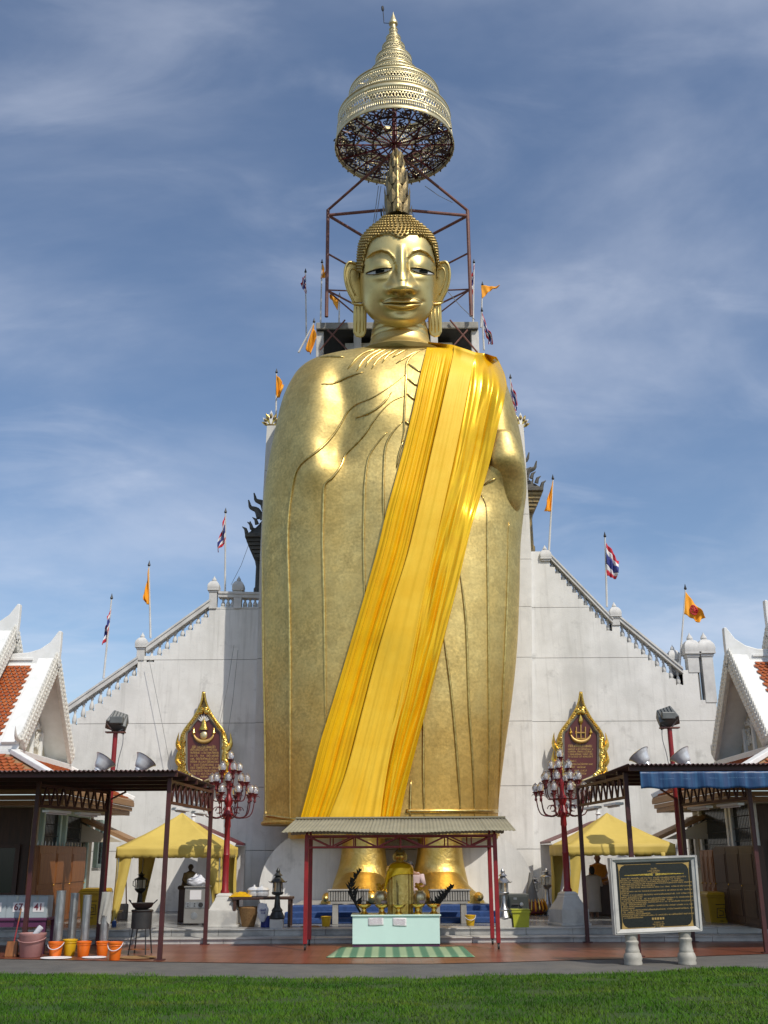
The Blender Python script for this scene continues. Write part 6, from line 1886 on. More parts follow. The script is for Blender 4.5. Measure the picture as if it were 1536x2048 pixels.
pl = thing('statue_plinth', 'low plinth with blue carpeted steps under the statue feet', 'plinth', (0.4, 28.5, ZP))
xa, xb = at(566, 1840, 26.8).x, at(1000, 1840, 26.8).x
mb = MB(); mb.bx(xa + 0.2, xb - 0.2, 26.75, 31.0, ZP, 0.60); mb.build('core', 'concrete', pl, smooth=0)
for i in range(3):
    mb = MB(); y0 = 25.65 + 0.38 * i; z1 = ZP + 0.118 * (i + 1)
    mb.bx(xa + 0.1 * i, xb - 0.1 * i, y0, y0 + (0.38 if i < 2 else 0.75), ZP, z1); mb.build('carpeted_step', 'carpet_blue', pl, smooth=0, bevel=0.02)
mb = MB(); mb.bx(xa + 0.22, xb - 0.22, 27.165, 31.0, 0.60, 0.616); mb.build('plinth_top', 'concrete', pl, smooth=0)
def altar(x0, x1, label):
    Y = 25.35
    a, b = at(x0, 1780, Y), at(x1, 1780, Y)
    t = thing('altar_block', label, 'altar', ((a.x+b.x)/2, Y, ZP), 'altar blocks on the terrace')
    zt, zm = a.z, at(x0, 1803, Y).z
    for x in (a.x + 0.1, b.x - 0.22):
        mb = MB(); mb.bx(x, x + 0.13, Y + 0.02, Y + 0.3, ZP, zm); mb.build('leg', 'concrete', t, smooth=0, bevel=0.01)
    mb = MB(); mb.bx(a.x + 0.06, b.x - 0.06, Y, Y + 0.3, zm - 0.05, zm - 0.002); mb.build('shelf', 'concrete', t, smooth=0)
    n = 16
    mb = MB(); mb.bx(a.x + 0.01, b.x - 0.01, Y + 0.03, Y + 0.28, zm, zt - 0.01); mb.build('core', 'concrete_dark', t, smooth=0)
    w = (b.x - a.x) / n
    for i in range(n):
        mb = MB(); mb.bx(a.x + i*w + 0.008, a.x + (i+1)*w - 0.008, Y, Y + 0.031, zm + 0.012, zt - 0.02); mb.build('flute', 'concrete', t, smooth=0, bevel=0.008)
    mb = MB(); mb.bx(a.x - 0.015, b.x + 0.015, Y - 0.02, Y + 0.31, zt - 0.02, zt + 0.01); mb.build('top_slab', 'concrete', t, smooth=0, bevel=0.006)
altar(656, 737, 'fluted concrete altar block left of the small golden statue')
altar(859, 940, 'fluted concrete altar block right of the small golden statue')

# ================================================================ DONATION CANOPY
cp = thing('table_canopy', 'red posted canopy with a faded corrugated roof over the offering table', 'canopy', (0.3, 22.4, 0.006))
YF, YR_, YB = 21.3, 22.45, 23.5
zf = at(800, 1664, YF).z; zr = at(800, 1637, YR_).z
ex0, ex1 = at(562, 1664, YF).x, at(1032, 1664, YF).x
rx0, rx1 = at(592, 1640, YR_).x, at(1010, 1634, YR_).x
def croof(Yo):
    n = 60
    def f(u, v):
        p = Vector((lerp(ex0, ex1, u), Yo, zf)); q = Vector((lerp(rx0, rx1, u), YR_, zr))
        r = lerp(p, q, v); r.z += 0.006 * math.sin(u * (ex1 - ex0) / 0.075 * 2 * math.pi) + 0.02 * math.sin(u * 9) * (1 - v)
        return r
    return f
for i in range(8):
    f = croof(YF)
    mb = MB(); mb.grid(60, 4, lambda u, v: f((i + u * 1.005) / 8, v) + Vector((0, 0, 0.004 * (i % 2)))); mb.build('roof_sheet', 'corrugated_grey', cp, smooth=180, solid=0.006, recalc=False)
fb_ = croof(YB)
mb = MB(); mb.grid(480, 4, fb_); mb.build('roof_sheet', 'corrugated_grey', cp, smooth=180, solid=0.006, recalc=False)
mb = MB(); mb.beam((rx0, YR_, zr + 0.02), (rx1, YR_, zr + 0.02), 0.16, 0.03); mb.build('ridge_cap', 'corrugated_grey', cp, smooth=0)
PF = [atz(613, 1897, 0.006), atz(993, 1895, 0.006)]
xl, xr = PF[0].x, PF[1].x
yf_, yb_ = 21.75, 22.95
for x in (xl, xr):
    for y, o_ in ((yf_, 0), (yb_, 0)):
        mb = MB(); mb.bx(x - 0.04, x + 0.04, y - 0.04, y + 0.04, 0.12, zf - 0.03); mb.build('post', 'red_paint', cp, smooth=0, bevel=0.006)
        mb = MB(); mb.lathe([(0.05, -0.018), (0.05, 0.018)], (x, y, 0.056), n=14, mat=Matrix.Rotation(R(90), 3, 'Y')); mb.box((x, y, 0.115), (0.05, 0.06, 0.02)); mb.build('caster', 'iron_black', cp)
    mb = MB(); mb.beam((x, yf_, zf - 0.06), (x, yb_, zf - 0.06), 0.05, 0.06); mb.build('side_rail', 'red_paint', cp, smooth=0)
    mb = MB(); mb.beam((x, yf_ + 0.04, zf - 0.27), (x, yb_ - 0.04, zf - 0.27), 0.04, 0.04); mb.build('side_rail', 'red_paint', cp, smooth=0)
    mb = MB(); mb.beam((x, yf_, zf - 0.03), (x, YR_, zr - 0.03), 0.04, 0.05); mb.beam((x, yb_, zf - 0.03), (x, YR_, zr - 0.03), 0.04, 0.05); mb.build('rafter', 'red_paint', cp, smooth=0)
for y in (yf_, yb_):
    za, zb_ = zf - 0.06, zf - 0.27
    for z in (za, zb_):
        mb = MB(); mb.beam((xl + 0.04, y, z), (xr - 0.04, y, z), 0.035, 0.035); mb.build('truss_chord', 'red_paint', cp, smooth=0)
    n = 8
    for i in range(n):
        xa_, xb_ = lerp(xl, xr, i / n), lerp(xl, xr, (i + 1) / n)
        mb = MB(); mb.beam((xa_, y, za if i % 2 == 0 else zb_), (xb_, y, zb_ if i % 2 == 0 else za), 0.028, 0.028); mb.build('truss_web', 'red_paint', cp, smooth=0)
        if i: 
            mb = MB(); mb.beam((xa_, y, za - 0.018), (xa_, y, zb_ + 0.018), 0.026, 0.026); mb.build('truss_web', 'red_paint', cp, smooth=0)

# ================================================================ OFFERING TABLE
YT = 22.35
ta, tb = at(705, 1832, YT), at(879, 1832, YT)
ztp = ta.z + 0.02
zbt = at(800, 1888, YT).z
tab = thing('offering_table', 'long table with a pale mint front panel under the red canopy', 'table', ((ta.x+tb.x)/2, YT + 0.4, 0.006))
mb = MB(); mb.bx(ta.x, tb.x, YT, YT + 0.02, zbt, ztp - 0.03); mb.build('front_panel', 'mint_panel', tab, smooth=0, bevel=0.004)
mb = MB(); mb.bx(ta.x - 0.03, tb.x + 0.03, YT - 0.03, YT + 0.85, ztp - 0.028, ztp); mb.build('table_top', 'mint_panel', tab, smooth=0, bevel=0.006)
mb = MB(); mb.bx(ta.x, tb.x, YT + 0.022, YT + 0.06, zbt - 0.05, zbt + 0.02); mb.build('rail', 'purple', tab, smooth=0)
for x in (ta.x + 0.04, tb.x - 0.04):
    for y in (YT + 0.06, YT + 0.78):
        mb = MB(); mb.bx(x - 0.035, x + 0.035, y - 0.03, y + 0.03, 0.006, ztp - 0.03); mb.build('leg', 'purple', tab, smooth=0)
for (x0, x1, lb, sd) in ((736, 767, 'left paper notice taped to the mint table front', 1), (785, 813, 'right paper notice taped to the mint table front', 2)):
    a, b = at(x0, 1835, YT - 0.01), at(x1, 1852, YT - 0.01)
    t = thing('paper_notice', lb, 'notice', ((a.x+b.x)/2, YT - 0.004, b.z), 'paper notices on the table')
    def pp(u, v, d=0): return (lerp(a.x, b.x, u), YT - 0.004 - d - 0.006 * math.sin(u * 3) * v, lerp(a.z, b.z, v) + 0.01 * u * (1 if sd == 1 else -1))
    mb = MB(); mb.grid(8, 6, pp); mb.build('sheet', 'paper', t, smooth=180, solid=0.002)
    mb = MB(); glyph_rows(mb, lambda u, v: pp(u, v, 0.003), [(0.15 + 0.12 * i, 0.1, 0.9, 0.05) for i in range(6)], sd); 
    mat('ink%d' % sd, (0.36, 0.2, 0.3), 0.8); mb.build('writing', 'ink%d' % sd, t, smooth=0, recalc=False)
# striped mat
def mat_stripes():
    m = mat('mat_green', (0.10, 0.24, 0.12), 0.85, bump=0.2, bscale=80)
    N, L = m.node_tree.nodes, m.node_tree.links
    t = N.new('ShaderNodeTexCoord'); s = N.new('ShaderNodeSeparateXYZ'); L.new(t.outputs['Object'], s.inputs[0])
    w = N.new('ShaderNodeMath'); w.operation = 'MULTIPLY'; w.inputs[1].default_value = 24.0; L.new(s.outputs[0], w.inputs[0])
    sn = N.new('ShaderNodeMath'); sn.operation = 'SINE'; L.new(w.outputs[0], sn.inputs[0])
    r = N.new('ShaderNodeMapRange'); r.inputs['From Min'].default_value = -0.4; r.inputs['From Max'].default_value = 0.4; L.new(sn.outputs[0], r.inputs['Value'])
    x = N.new('ShaderNodeMix'); x.data_type = 'RGBA'; L.new(r.outputs[0], x.inputs['Factor'])
    x.inputs['A'].default_value = (0.085, 0.20, 0.11, 1); x.inputs['B'].default_value = (0.30, 0.40, 0.22, 1)
    L.new(x.outputs['Result'], N['Principled BSDF'].inputs['Base Color'])
mat_stripes()
q = [atz(652, 1915, 0.012), atz(950, 1914, 0.012), atz(925, 1893, 0.012), atz(683, 1894, 0.012)]
mb = MB(); mb.grid(30, 8, lambda u, v: lerp(lerp(q[0], q[1], u), lerp(q[3], q[2], u), v) + Vector((0, 0, 0.004 * math.sin(u * 17) * math.sin(v * 5) + 0.003)))
tag(mb.build('striped_mat', 'mat_green', smooth=180, solid=0.006, recalc=False), 'green striped woven mat on the red tiles before the offering table', 'mat')

# ---- small golden statue on the table
def small_statue():
    Y = 22.75
    S = 2080 / (Y * 0.949 - 0.05)
    base = at(801, 1829, Y); cx = base.x; z0 = ztp
    H = at(800, 1697, Y).z - z0
    t = thing('small_statue', 'small golden standing statue wrapped in a yellow cloth on the offering table', 'statue', (cx, Y, z0))
    P = [(0, 0.255, 0.2), (0.04, 0.25, 0.2), (0.3, 0.265, 0.2), (0.55, 0.26, 0.19), (0.70, 0.25, 0.17), (0.76, 0.21, 0.14), (0.785, 0.12, 0.10), (0.80, 0.085, 0.085), (0.815, 0.08, 0.085), (0.83, 0.115, 0.12), (0.88, 0.125, 0.135), (0.93, 0.118, 0.125), (0.965, 0.08, 0.08), (0.985, 0.035, 0.035), (1.03, 0.02, 0.02), (1.07, 0.004, 0.004)]
    rings = []
    for f, rx, ry in P:
        ring = []
        for k in range(40):
            a = 2*math.pi*k/40
            flute = 1 + (0.045 * math.cos(a * 20) if f < 0.72 else 0)
            ring.append((cx + rx * flute * math.cos(a), Y + ry * flute * math.sin(a), z0 + H * f))
        rings.append(ring)
    mb = MB(); mb.loft(rings); mb.build('body', 'gold_leaf', t, smooth=60)
    zf_ = z0 + H * 0.88
    mb = MB(); mb.ball((cx, Y - 0.135, zf_ - 0.005), (0.02, 0.03, 0.045), 8, 6); mb.build('nose', 'gold_bright', t)
    mb = MB(); mb.ball((cx, Y - 0.03, zf_ - 0.005), (0.108, 0.115, 0.10), 16, 12); mb.build('face', 'gold_bright', t, smooth=180)
    for s in (-1, 1):
        mb = MB(); mb.ball((cx + s * 0.045, Y - 0.135, zf_ + 0.02), (0.025, 0.012, 0.008), 8, 5); mb.build('eye', 'black', t)
        mb = MB(); mb.tube([(cx + s*0.115, Y, zf_ + 0.05), (cx + s*0.135, Y, zf_), (cx + s*0.12, Y, zf_ - 0.09)], [0.02, 0.026, 0.018], 6); mb.build('ear', 'gold_skin', t)
    mb = MB(); mb.tube([(cx - 0.035, Y - 0.128, zf_ - 0.05), (cx, Y - 0.14, zf_ - 0.053), (cx + 0.035, Y - 0.128, zf_ - 0.05)], 0.01, 5); mb.build('mouth', 'gold_dark', t)
    mb = MB()
    rr = random.Random(1)
    for i in range(90):
        a = rr.uniform(0, 6.28); v = rr.uniform(0.15, 1)
        mb.ball((cx + 0.118 * math.cos(a) * math.sqrt(1 - v*v*0.9), Y + 0.01 + 0.125 * math.sin(a) * math.sqrt(1 - v*v*0.9), zf_ + 0.02 + 0.115 * v), 0.016, 5, 4)
    mb.build('curls', 'gold_dark', t, kind='stuff')
    # cloth: over the left shoulder, swinging down to the right side of the figure
    def cloth(u, v):
        a = lerp(R(-195), R(15), u)
        zt_ = 0.775 - 0.05 * abs(math.cos(a)) ** 3
        zb_ = 0.60 - 0.16 * sstep(0.55, 0.0, u) ** 1.2
        f = lerp(zt_, zb_, v)
        rx, ry = interp(P, f)
        k = 1.06 + 0.02 * math.sin(u * 26 + v * 5) + 0.10 * v * (1 - u)
        return Vector((cx + rx * k * math.cos(a) - 0.03 * (1 - u) * v, Y + ry * k * math.sin(a) - 0.01, z0 + H * f))
    mb = MB(); mb.grid(50, 16, cloth); mb.build('cloth_wrap', 'sash_gold', t, smooth=180, solid=0.012)
    mb = MB(); mb.grid(8, 14, lambda u, v: Vector((cx - 0.27 - 0.07 * v + 0.09 * u * (1 - v * 0.7), Y - 0.13 - 0.02 * math.sin(u * 5), z0 + H * lerp(0.66, 0.34, v)))); mb.build('cloth_tail', 'sash_orange', t, smooth=180, solid=0.01)
small_statue()
# ---- offering bowls, pots, plants, incense
bowl0 = None
def bowl(px, Y, label, sc=1.0, py=1828):
    global bowl0
    p = at(px, py, Y); p.z = ztp
    if bowl0 is None:
        t = proto('offering_bowl', label, 'bowl', 'gold pedestal bowls on the offering table')
        mb = MB(); mb.lathe([(0.085, 0), (0.09, 0.012), (0.075, 0.03), (0.055, 0.05), (0.045, 0.085), (0.05, 0.10)], n=20); mb.build('pedestal', 'gold_bright', t, smooth=40)
        mb = MB(); mb.lathe([(0.05, 0.10), (0.06, 0.112), (0.11, 0.135), (0.14, 0.165), (0.15, 0.185), (0.14, 0.183), (0.1, 0.15), (0.01, 0.135)], n=24); mb.build('dish', 'gold_bright', t, smooth=40)
        mb = MB(); mb.ball((0, 0, 0.155), (0.10, 0.10, 0.03), 12, 6); mb.build('ash', 'concrete', t)
        bowl0 = t; place(t, p, 0, sc); return t
    return copy_tree(bowl0, p, 0.3, label, s=sc)
bowl(728, 22.55, 'gold pedestal bowl at the left end of the offering table')
bowl(764, 22.50, 'gold pedestal bowl below the left bronze pot')
bowl(797, 22.48, 'gold pedestal bowl in front of the small golden statue')
bowl(836, 22.50, 'gold pedestal bowl below the right bronze pot', 1.05)
bowl(868, 22.55, 'gold pedestal bowl at the right end of the offering table')
for px, lb, m in ((763, 'round bronze pot with yellow flowers left of the small statue', 'gold_pale'), (839, 'round bronze pot with yellow flowers right of the small statue', 'gold_pale')):
    Y = 22.95; p = at(px, 1828, Y); p.z = ztp
    t = thing('bronze_pot', lb, 'pot', tuple(p), 'bronze pots on the offering table')
    mb = MB(); mb.lathe([(0.06, 0), (0.06, 0.1), (0.09, 0.16), (0.135, 0.24), (0.145, 0.31), (0.13, 0.38), (0.09, 0.42), (0.10, 0.44), (0.085, 0.435)], p, n=24); mb.build('pot_body', m, t, smooth=40)
    rr = random.Random(px)
    for i in range(12):
        a, r0 = rr.uniform(0, 6.28), rr.uniform(0, 0.09); q = p + Vector((r0 * math.cos(a), r0 * math.sin(a), 0.46 + rr.uniform(0, 0.12)))
        mb = MB(); mb.ball(q, (0.035, 0.035, 0.028), 8, 6); mb.tube([p + Vector((0, 0, 0.42)), q], 0.005, 4); mb.build('flower', 'flower_yellow', t)
    mb = MB(); mb.tube([p + Vector((0, -0.143, 0.22)), p + Vector((0.06, -0.14, 0.22)), p + Vector((0.1, -0.1, 0.22))], 0.03, 6); mb.build('paper_band', 'cloth_pink', t)
def frond(px, Y, s, label, n, lean):
    p = at(px, 1828, Y); p.z = ztp
    t = thing('dark_frond', label, 'plant', tuple(p), 'dark fronds on the offering table')
    pts = smooth_path([p, p + Vector((-0.16*s*lean, 0, 0.28)), p + Vector((-0.2*s*lean, 0, 0.55)), p + Vector((-0.02*s*lean + (0.35*(-s) if lean < 0.5 else 0), 0, 0.82))] if lean > 0.5 else [p, p + Vector((0.12, 0, 0.16)), p + Vector((0.28, 0, 0.34)), p + Vector((0.40, 0, 0.50))], 18)
    mb = MB(); mb.tube(pts, [0.02 * (1 - i / 20) + 0.004 for i in range(18)], 6); mb.build('stem', 'plant_dark', t)
    rr = random.Random(px)
    for i in range(2, 18):
        for sg in (-1, 1):
            q = pts[i]; L = (0.24 * (1 - (i / 20)) + 0.06) * rr.uniform(0.6, 1.15)
            d = Vector((sg * rr.uniform(0.25, 0.7), rr.uniform(-0.5, 0.5), rr.uniform(0.6, 1.0))).normalized(); w_ = Vector((0, 1, 0)).cross(d) * 0.028
            mb = MB(); mb.add([q, q + d*L*0.4 + w_, q + d*L, q + d*L*0.4 - w_, q + d*L*0.45 + Vector((0, -0.012, 0))], [(0, 1, 4), (1, 2, 4), (2, 3, 4), (3, 0, 4), (0, 3, 2, 1)])
            mb.build('leaf', 'plant_dark', t, smooth=0)
frond(722, 22.9, 1, 'tall curved dark frond at the left end of the offering table', 12, 1.0)
frond(866, 22.9, -1, 'short slanting dark frond at the right end of the offering table', 10, 0.2)
for px, y1, lb in ((726, 1775, 'incense sticks in the left end bowl'), (796, 1760, 'tall incense sticks in the middle bowl'), (862, 1772, 'incense sticks in the right end bowl')):
    p = at(px, 1815, 22.53); p.z = ztp + 0.15; zt_ = at(px, y1, 22.53).z
    mb = MB()
    for i in range(4): mb.tube([p + Vector((0.012*i - 0.02, 0.01*i, 0)), Vector((p.x + 0.02*i - 0.03, p.y + 0.015*i, zt_ - 0.05*i))], 0.004, 4)
    tag(mb.build('incense_sticks', 'wood_dark'), lb, 'incense')

# ================================================================ LANTERNS
def lantern_a(px, ytop, ybot, zg, label, metal):
    p = atz(px, ybot, zg); H = at(px, ytop, p.y).z - zg
    t = thing('lantern_post', label, 'lantern', tuple(p), 'lantern posts on the terrace steps')
    k = H / 1.45
    def q(z): return z * k
    def L(prof, nm, m, n=16, **kw):
        mb = MB(); mb.lathe([(r*k, z*k) for r, z in prof], p, n=n, **kw); return mb.build(nm, m, t, smooth=40)
    mb = MB(); mb.bx(p.x - 0.15*k, p.x + 0.15*k, p.y - 0.15*k, p.y + 0.15*k, p.z, p.z + 0.34*k); mb.build('block', 'marble', t, smooth=0, bevel=0.008)
    L([(0.17, 0.34), (0.18, 0.37), (0.15, 0.44), (0.12, 0.5), (0.13, 0.53), (0.075, 0.6), (0.06, 0.75), (0.055, 0.85)], 'stem', metal)
    L([(0.05, 0.85), (0.12, 0.87), (0.14, 0.91), (0.13, 0.925)], 'tray', metal)
    for i in range(8):
        a = 2*math.pi*i/8; mb = MB(); mb.tube([p + Vector((0.11*k*math.cos(a), 0.11*k*math.sin(a), q(0.92))), p + Vector((0.105*k*math.cos(a), 0.105*k*math.sin(a), q(1.14)))], 0.010*k, 5); mb.build('bar', metal, t)
    L([(0.095, 0.93), (0.095, 1.13)], 'glass', 'glass_pane')
    L([(0.19, 1.13), (0.19, 1.14), (0.14, 1.18), (0.08, 1.24), (0.06, 1.27), (0.11, 1.285), (0.08, 1.31), (0.04, 1.35), (0.05, 1.37), (0.045, 1.40), (0.02, 1.44), (0.004, 1.47)], 'lantern_roof', metal, 12)
    for i in range(6):
        a = 2*math.pi*i/6; mb = MB(); e = p + Vector((0.18*k*math.cos(a), 0.18*k*math.sin(a), q(1.135))); mb.tube([e, e + Vector((0.04*k*math.cos(a), 0.04*k*math.sin(a), 0.03*k))], [0.014*k, 0.004*k], 5); mb.build('eave_tip', metal, t)
lantern_a(553, 1736, 1870, 0.12, 'dark pagoda lantern on a marble block left of the blue steps', 'lantern_iron')
lantern_a(1010, 1737, 1868, 0.12, 'bright steel lantern on a marble block right of the blue steps', 'steel')
def lantern_b(px, ytop, ybot, label, m):
    p = atz(px, ybot, ZP); H = at(px, ytop, p.y).z - ZP
    t = thing('lantern_post', label, 'lantern', tuple(p), 'lantern posts on the terrace floor')
    k = H / 1.2
    def L(prof, nm, mm, n=14):
        mb = MB(); mb.lathe([(r*k, z*k) for r, z in prof], p, n=n); return mb.build(nm, mm, t, smooth=40)
    L([(0.16, 0), (0.16, 0.22), (0.12, 0.24), (0.11, 0.3), (0.085, 0.34), (0.06, 0.62), (0.06, 0.66), (0.09, 0.68), (0.15, 0.74), (0.16, 0.78)], 'stem', m)
    L([(0.12, 0.79), (0.12, 1.0)], 'glass', 'glass_pane', 6)
    for i in range(6):
        a = 2*math.pi*i/6; mb = MB(); mb.tube([p + Vector((0.14*k*math.cos(a), 0.14*k*math.sin(a), 0.78*k)), p + Vector((0.15*k*math.cos(a), 0.15*k*math.sin(a), 1.01*k))], 0.012*k, 5); mb.build('bar', m, t)
    L([(0.19, 1.0), (0.18, 1.02), (0.09, 1.06), (0.05, 1.08), (0.09, 1.12), (0.12, 1.13), (0.05, 1.15), (0.02, 1.18), (0.004, 1.22)], 'lantern_roof', m, 10)
    for s in (-1, 1):
        mb = MB(); mb.tube([p + Vector((s*0.15*k, 0, 0.82*k)), p + Vector((s*0.21*k, 0, 0.85*k)), p + Vector((s*0.21*k, 0, 0.96*k)), p + Vector((s*0.15*k, 0, 0.98*k))], 0.012*k, 5); mb.build('side_loop', m, t)
lantern_b(277, 1744, 1838, 'dark metal lantern at the left yellow tent corner', 'lantern_iron')
lantern_b(1097, 1738, 1829, 'steel lantern left of the right yellow tent', 'steel')
lantern_b(1073, 1754, 1824, 'smaller steel lantern behind the cone shaped offering', 'steel')
# ================================================================ INSCRIBED SIGN
YSG = 18.6
K = [at(1218, 1716, YSG), at(1392, 1710, YSG), at(1404, 1862, YSG), at(1229, 1870, YSG)]   # tl tr br bl
sg = thing('inscribed_sign', 'black granite sign with gold lettering in a white marble frame on two marble legs', 'sign', ((K[2].x+K[3].x)/2, YSG, 0.0))
def SP(u, v, d=0.0):
    p = lerp(lerp(K[0], K[1], u), lerp(K[3], K[2], u), v); return Vector((p.x, YSG - d, p.z))
mb = MB(); mb.prism([SP(0.05, 0.05), SP(0.95, 0.05), SP(0.95, 0.95), SP(0.05, 0.95)], (0, 0.12, 0)); mb.build('granite_panel', 'granite_black', sg, smooth=0)
fw = 0.068
for quad in ([(0, 0), (1, 0), (1-fw, fw), (fw, fw)], [(1, 0), (1, 1), (1-fw, 1-fw), (1-fw, fw)], [(1, 1), (0, 1), (fw, 1-fw), (1-fw, 1-fw)], [(0, 1), (0, 0), (fw, fw), (fw, 1-fw)]):
    mb = MB(); o4 = [SP(*quad[0], 0.05), SP(*quad[1], 0.05), SP(*quad[2], 0.02), SP(*quad[3], 0.02)]
    b4 = [Vector((p.x, YSG + 0.16, p.z)) for p in o4]
    mb.hexa([o4[0], o4[1], o4[2], o4[3]] + b4); mb.build('frame_side', 'marble', sg, smooth=0, bevel=0.008)
    m_ = [lerp(Vector((*q, 0)), Vector((0.5, 0.5, 0)), 0.045) for q in (quad[0], quad[1])]
    mb = MB(); mb.tube([SP(m_[0].x, m_[0].y, 0.045), SP(m_[1].x, m_[1].y, 0.045)], 0.012, 6); mb.build('frame_bead', 'marble', sg)
mb = MB()
rows = []
rr = random.Random(4)
rows += [(0.155, 0.47, 0.53, 0.016), (0.185, 0.43, 0.57, 0.016), (0.21, 0.47, 0.54, 0.012)]
vv = 0.275
ends = [0.86, 0.80, 0.83, 0.93, 0.50, 0.93, 0.20, 0.92, 0.19, 0.93, 0.35, 0.93, 0.70, 0.93, 0.38, 0.92, 0.26, 0.92, 0.34, 0.42, 0.92, 0.34]
for i, e in enumerate(ends):
    rows.append((vv, 0.11 + (0.012 if i % 3 == 0 else 0), e, 0.0135)); vv += 0.0243
rows += [(0.855, 0.455, 0.57, 0.012), (0.88, 0.445, 0.575, 0.012), (0.905, 0.46, 0.57, 0.012)]
glyph_rows(mb, lambda u, v: SP(u, v, 0.004), rows, 9)
mb.build('lettering', 'gold_letter', sg, smooth=0, recalc=False)
mb = MB()
for (a, b, c, d) in ((0.16, 0.10, 0.47, 0.10), (0.53, 0.10, 0.84, 0.10), (0.16, 0.925, 0.47, 0.925), (0.53, 0.925, 0.84, 0.925), (0.10, 0.18, 0.10, 0.84), (0.90, 0.18, 0.90, 0.84)):
    mb.tube([SP(a, b, 0.003), SP(c, d, 0.003)], 0.005, 4)
mb.build('border_line', 'gold_letter', sg)
for u, v, su, sv in ((0.10, 0.10, 1, 1), (0.90, 0.10, -1, 1), (0.10, 0.925, 1, -1), (0.90, 0.925, -1, -1)):
    mb = MB(); mb.prism([SP(u - 0.01*su, v - 0.01*sv, 0.006), SP(u + 0.07*su, v, 0.006), SP(u + 0.03*su, v + 0.025*sv, 0.006), SP(u + 0.02*su, v + 0.04*sv, 0.006), SP(u, v + 0.09*sv, 0.006)], (0, 0.004, 0)); mb.build('corner_ornament', 'gold_letter', sg, smooth=0)
for u0, u1 in ((0.16, 0.485), (0.84, 0.515)):
    mb = MB(); mb.prism([SP(u0, 0.235, 0.006), SP(u1, 0.222, 0.006), SP(u1, 0.252, 0.006), SP(u0, 0.243, 0.006)], (0, 0.004, 0)); mb.build('divider', 'gold_bright', sg, smooth=0)
for i in range(5):
    mb = MB(); u = 0.44 + 0.03 * i; mb.prism([SP(u, 0.80, 0.006), SP(u + 0.02, 0.80, 0.006), SP(u + 0.02, 0.828, 0.006), SP(u, 0.828, 0.006)], (0, 0.004, 0)); mb.build('gold_character', 'gold_letter', sg, smooth=0)
for px, yt, yb in ((1263, 1868, 1934), (1370, 1862, 1930)):
    f = atz(px, yb, 0.0); tz = at(px, yt, YSG).z; x = at(px - 1, yt, YSG).x
    H_ = tz
    mb = MB(); mb.lathe([(0.145, 0), (0.15, 0.03), (0.14, 0.06), (0.155, 0.10), (0.135, 0.17), (0.115, 0.19), (0.12, 0.21), (0.108, 0.24), (0.098, H_ - 0.17), (0.11, H_ - 0.15), (0.112, H_ - 0.12), (0.095, H_ - 0.10), (0.105, H_ - 0.04), (0.105, H_ + 0.01)], (x + 0.02, YSG + 0.08, 0), n=28); mb.build('leg', 'marble_old', sg, smooth=40)

# ================================================================ SMALL GOODS
def lathe_thing(name, label, cat, p, parts, group=None, rz=0):
    t = thing(name, label, cat, tuple(p), group)
    for nm, m, prof, n in parts:
        mb = MB(); mb.lathe(prof, p, n=n); mb.build(nm, m, t, smooth=40)
    return t
def bucket(px, py, zg, r, h, m, label, handle=True, tilt=0, group='plastic buckets'):
    p = atz(px, py, zg)
    t = thing('bucket', label, 'bucket', tuple(p), group)
    mb = MB(); mb.lathe([(r*0.72, 0), (r*0.74, 0.005), (r*0.95, h*0.86), (r*1.0, h*0.87), (r*1.06, h*0.93), (r*1.06, h), (r*0.98, h), (r*0.94, h*0.9), (r*0.7, 0.02), (0.004, 0.015)], p, n=24); mb.build('shell', m, t, smooth=40)
    mb = MB(); mb.lathe([(r*1.0, h*0.78), (r*1.03, h*0.80), (r*1.0, h*0.82)], p, n=24, cap=False); mb.build('rib', m, t)
    if handle:
        pts = [p + Vector((r*1.06*math.cos(a), -r*1.06*math.sin(a)*0.75 - r*0.35*math.sin(a), h*0.95 - h*0.42*math.sin(a))) for a in [math.pi*i/14 for i in range(15)]]
        mb = MB(); mb.tube(pts, 0.008, 6); mb.build('handle', 'bag_white', t, smooth=180)
    return t, p
def tube_stand(px, py, r, h, label):
    p = atz(px, py, 0.006) + Vector((0, 0.0, 0.03))
    t = thing('metal_tube', label, 'tube', tuple(p), 'tall metal tubes standing in buckets')
    mb = MB(); mb.lathe([(r, 0), (r, h), (r*1.05, h), (r*1.05, h*1.02), (r*0.93, h*1.02), (r*0.92, 0.05), (0.004, 0.04)], p, n=24); mb.build('pipe', 'zinc', t, smooth=40)
    for f in (0.25, 0.5, 0.75):
        mb = MB(); mb.lathe([(r*1.0, h*f - 0.006), (r*1.02, h*f), (r*1.0, h*f + 0.006)], p, n=24, cap=False); mb.build('seam', 'zinc', t)
    mb = MB(); mb.tube([p + Vector((0, -r*1.005, 0.02)), p + Vector((0, -r*1.005, h - 0.02))], 0.005, 4); mb.build('weld', 'steel', t)
    return t, p
bucket(110, 1914, 0.006, 0.135, 0.26, 'plastic_orange', 'orange bucket under the leftmost metal tube')
bucket(138, 1911, 0.006, 0.13, 0.28, 'plastic_yellow', 'yellow bucket under the second metal tube from the left', False)
bucket(166, 1913, 0.006, 0.13, 0.26, 'plastic_orange', 'orange bucket under the third metal tube from the left', False)
bucket(204, 1912, 0.006, 0.12, 0.25, 'plastic_orange', 'orange bucket under the plastic wrapped metal tube', False)
bucket(229, 1920, 0.006, 0.125, 0.30, 'plastic_orange', 'empty orange bucket with white handle, rightmost of the row')
tube_stand(112, 1911, 0.085, 1.08, 'tall metal tube with a flared rim, leftmost of the row')
tube_stand(140, 1908, 0.075, 1.03, 'slim tall metal tube in the yellow bucket')
tube_stand(166, 1910, 0.075, 1.0, 'dull metal tube, third of the row')
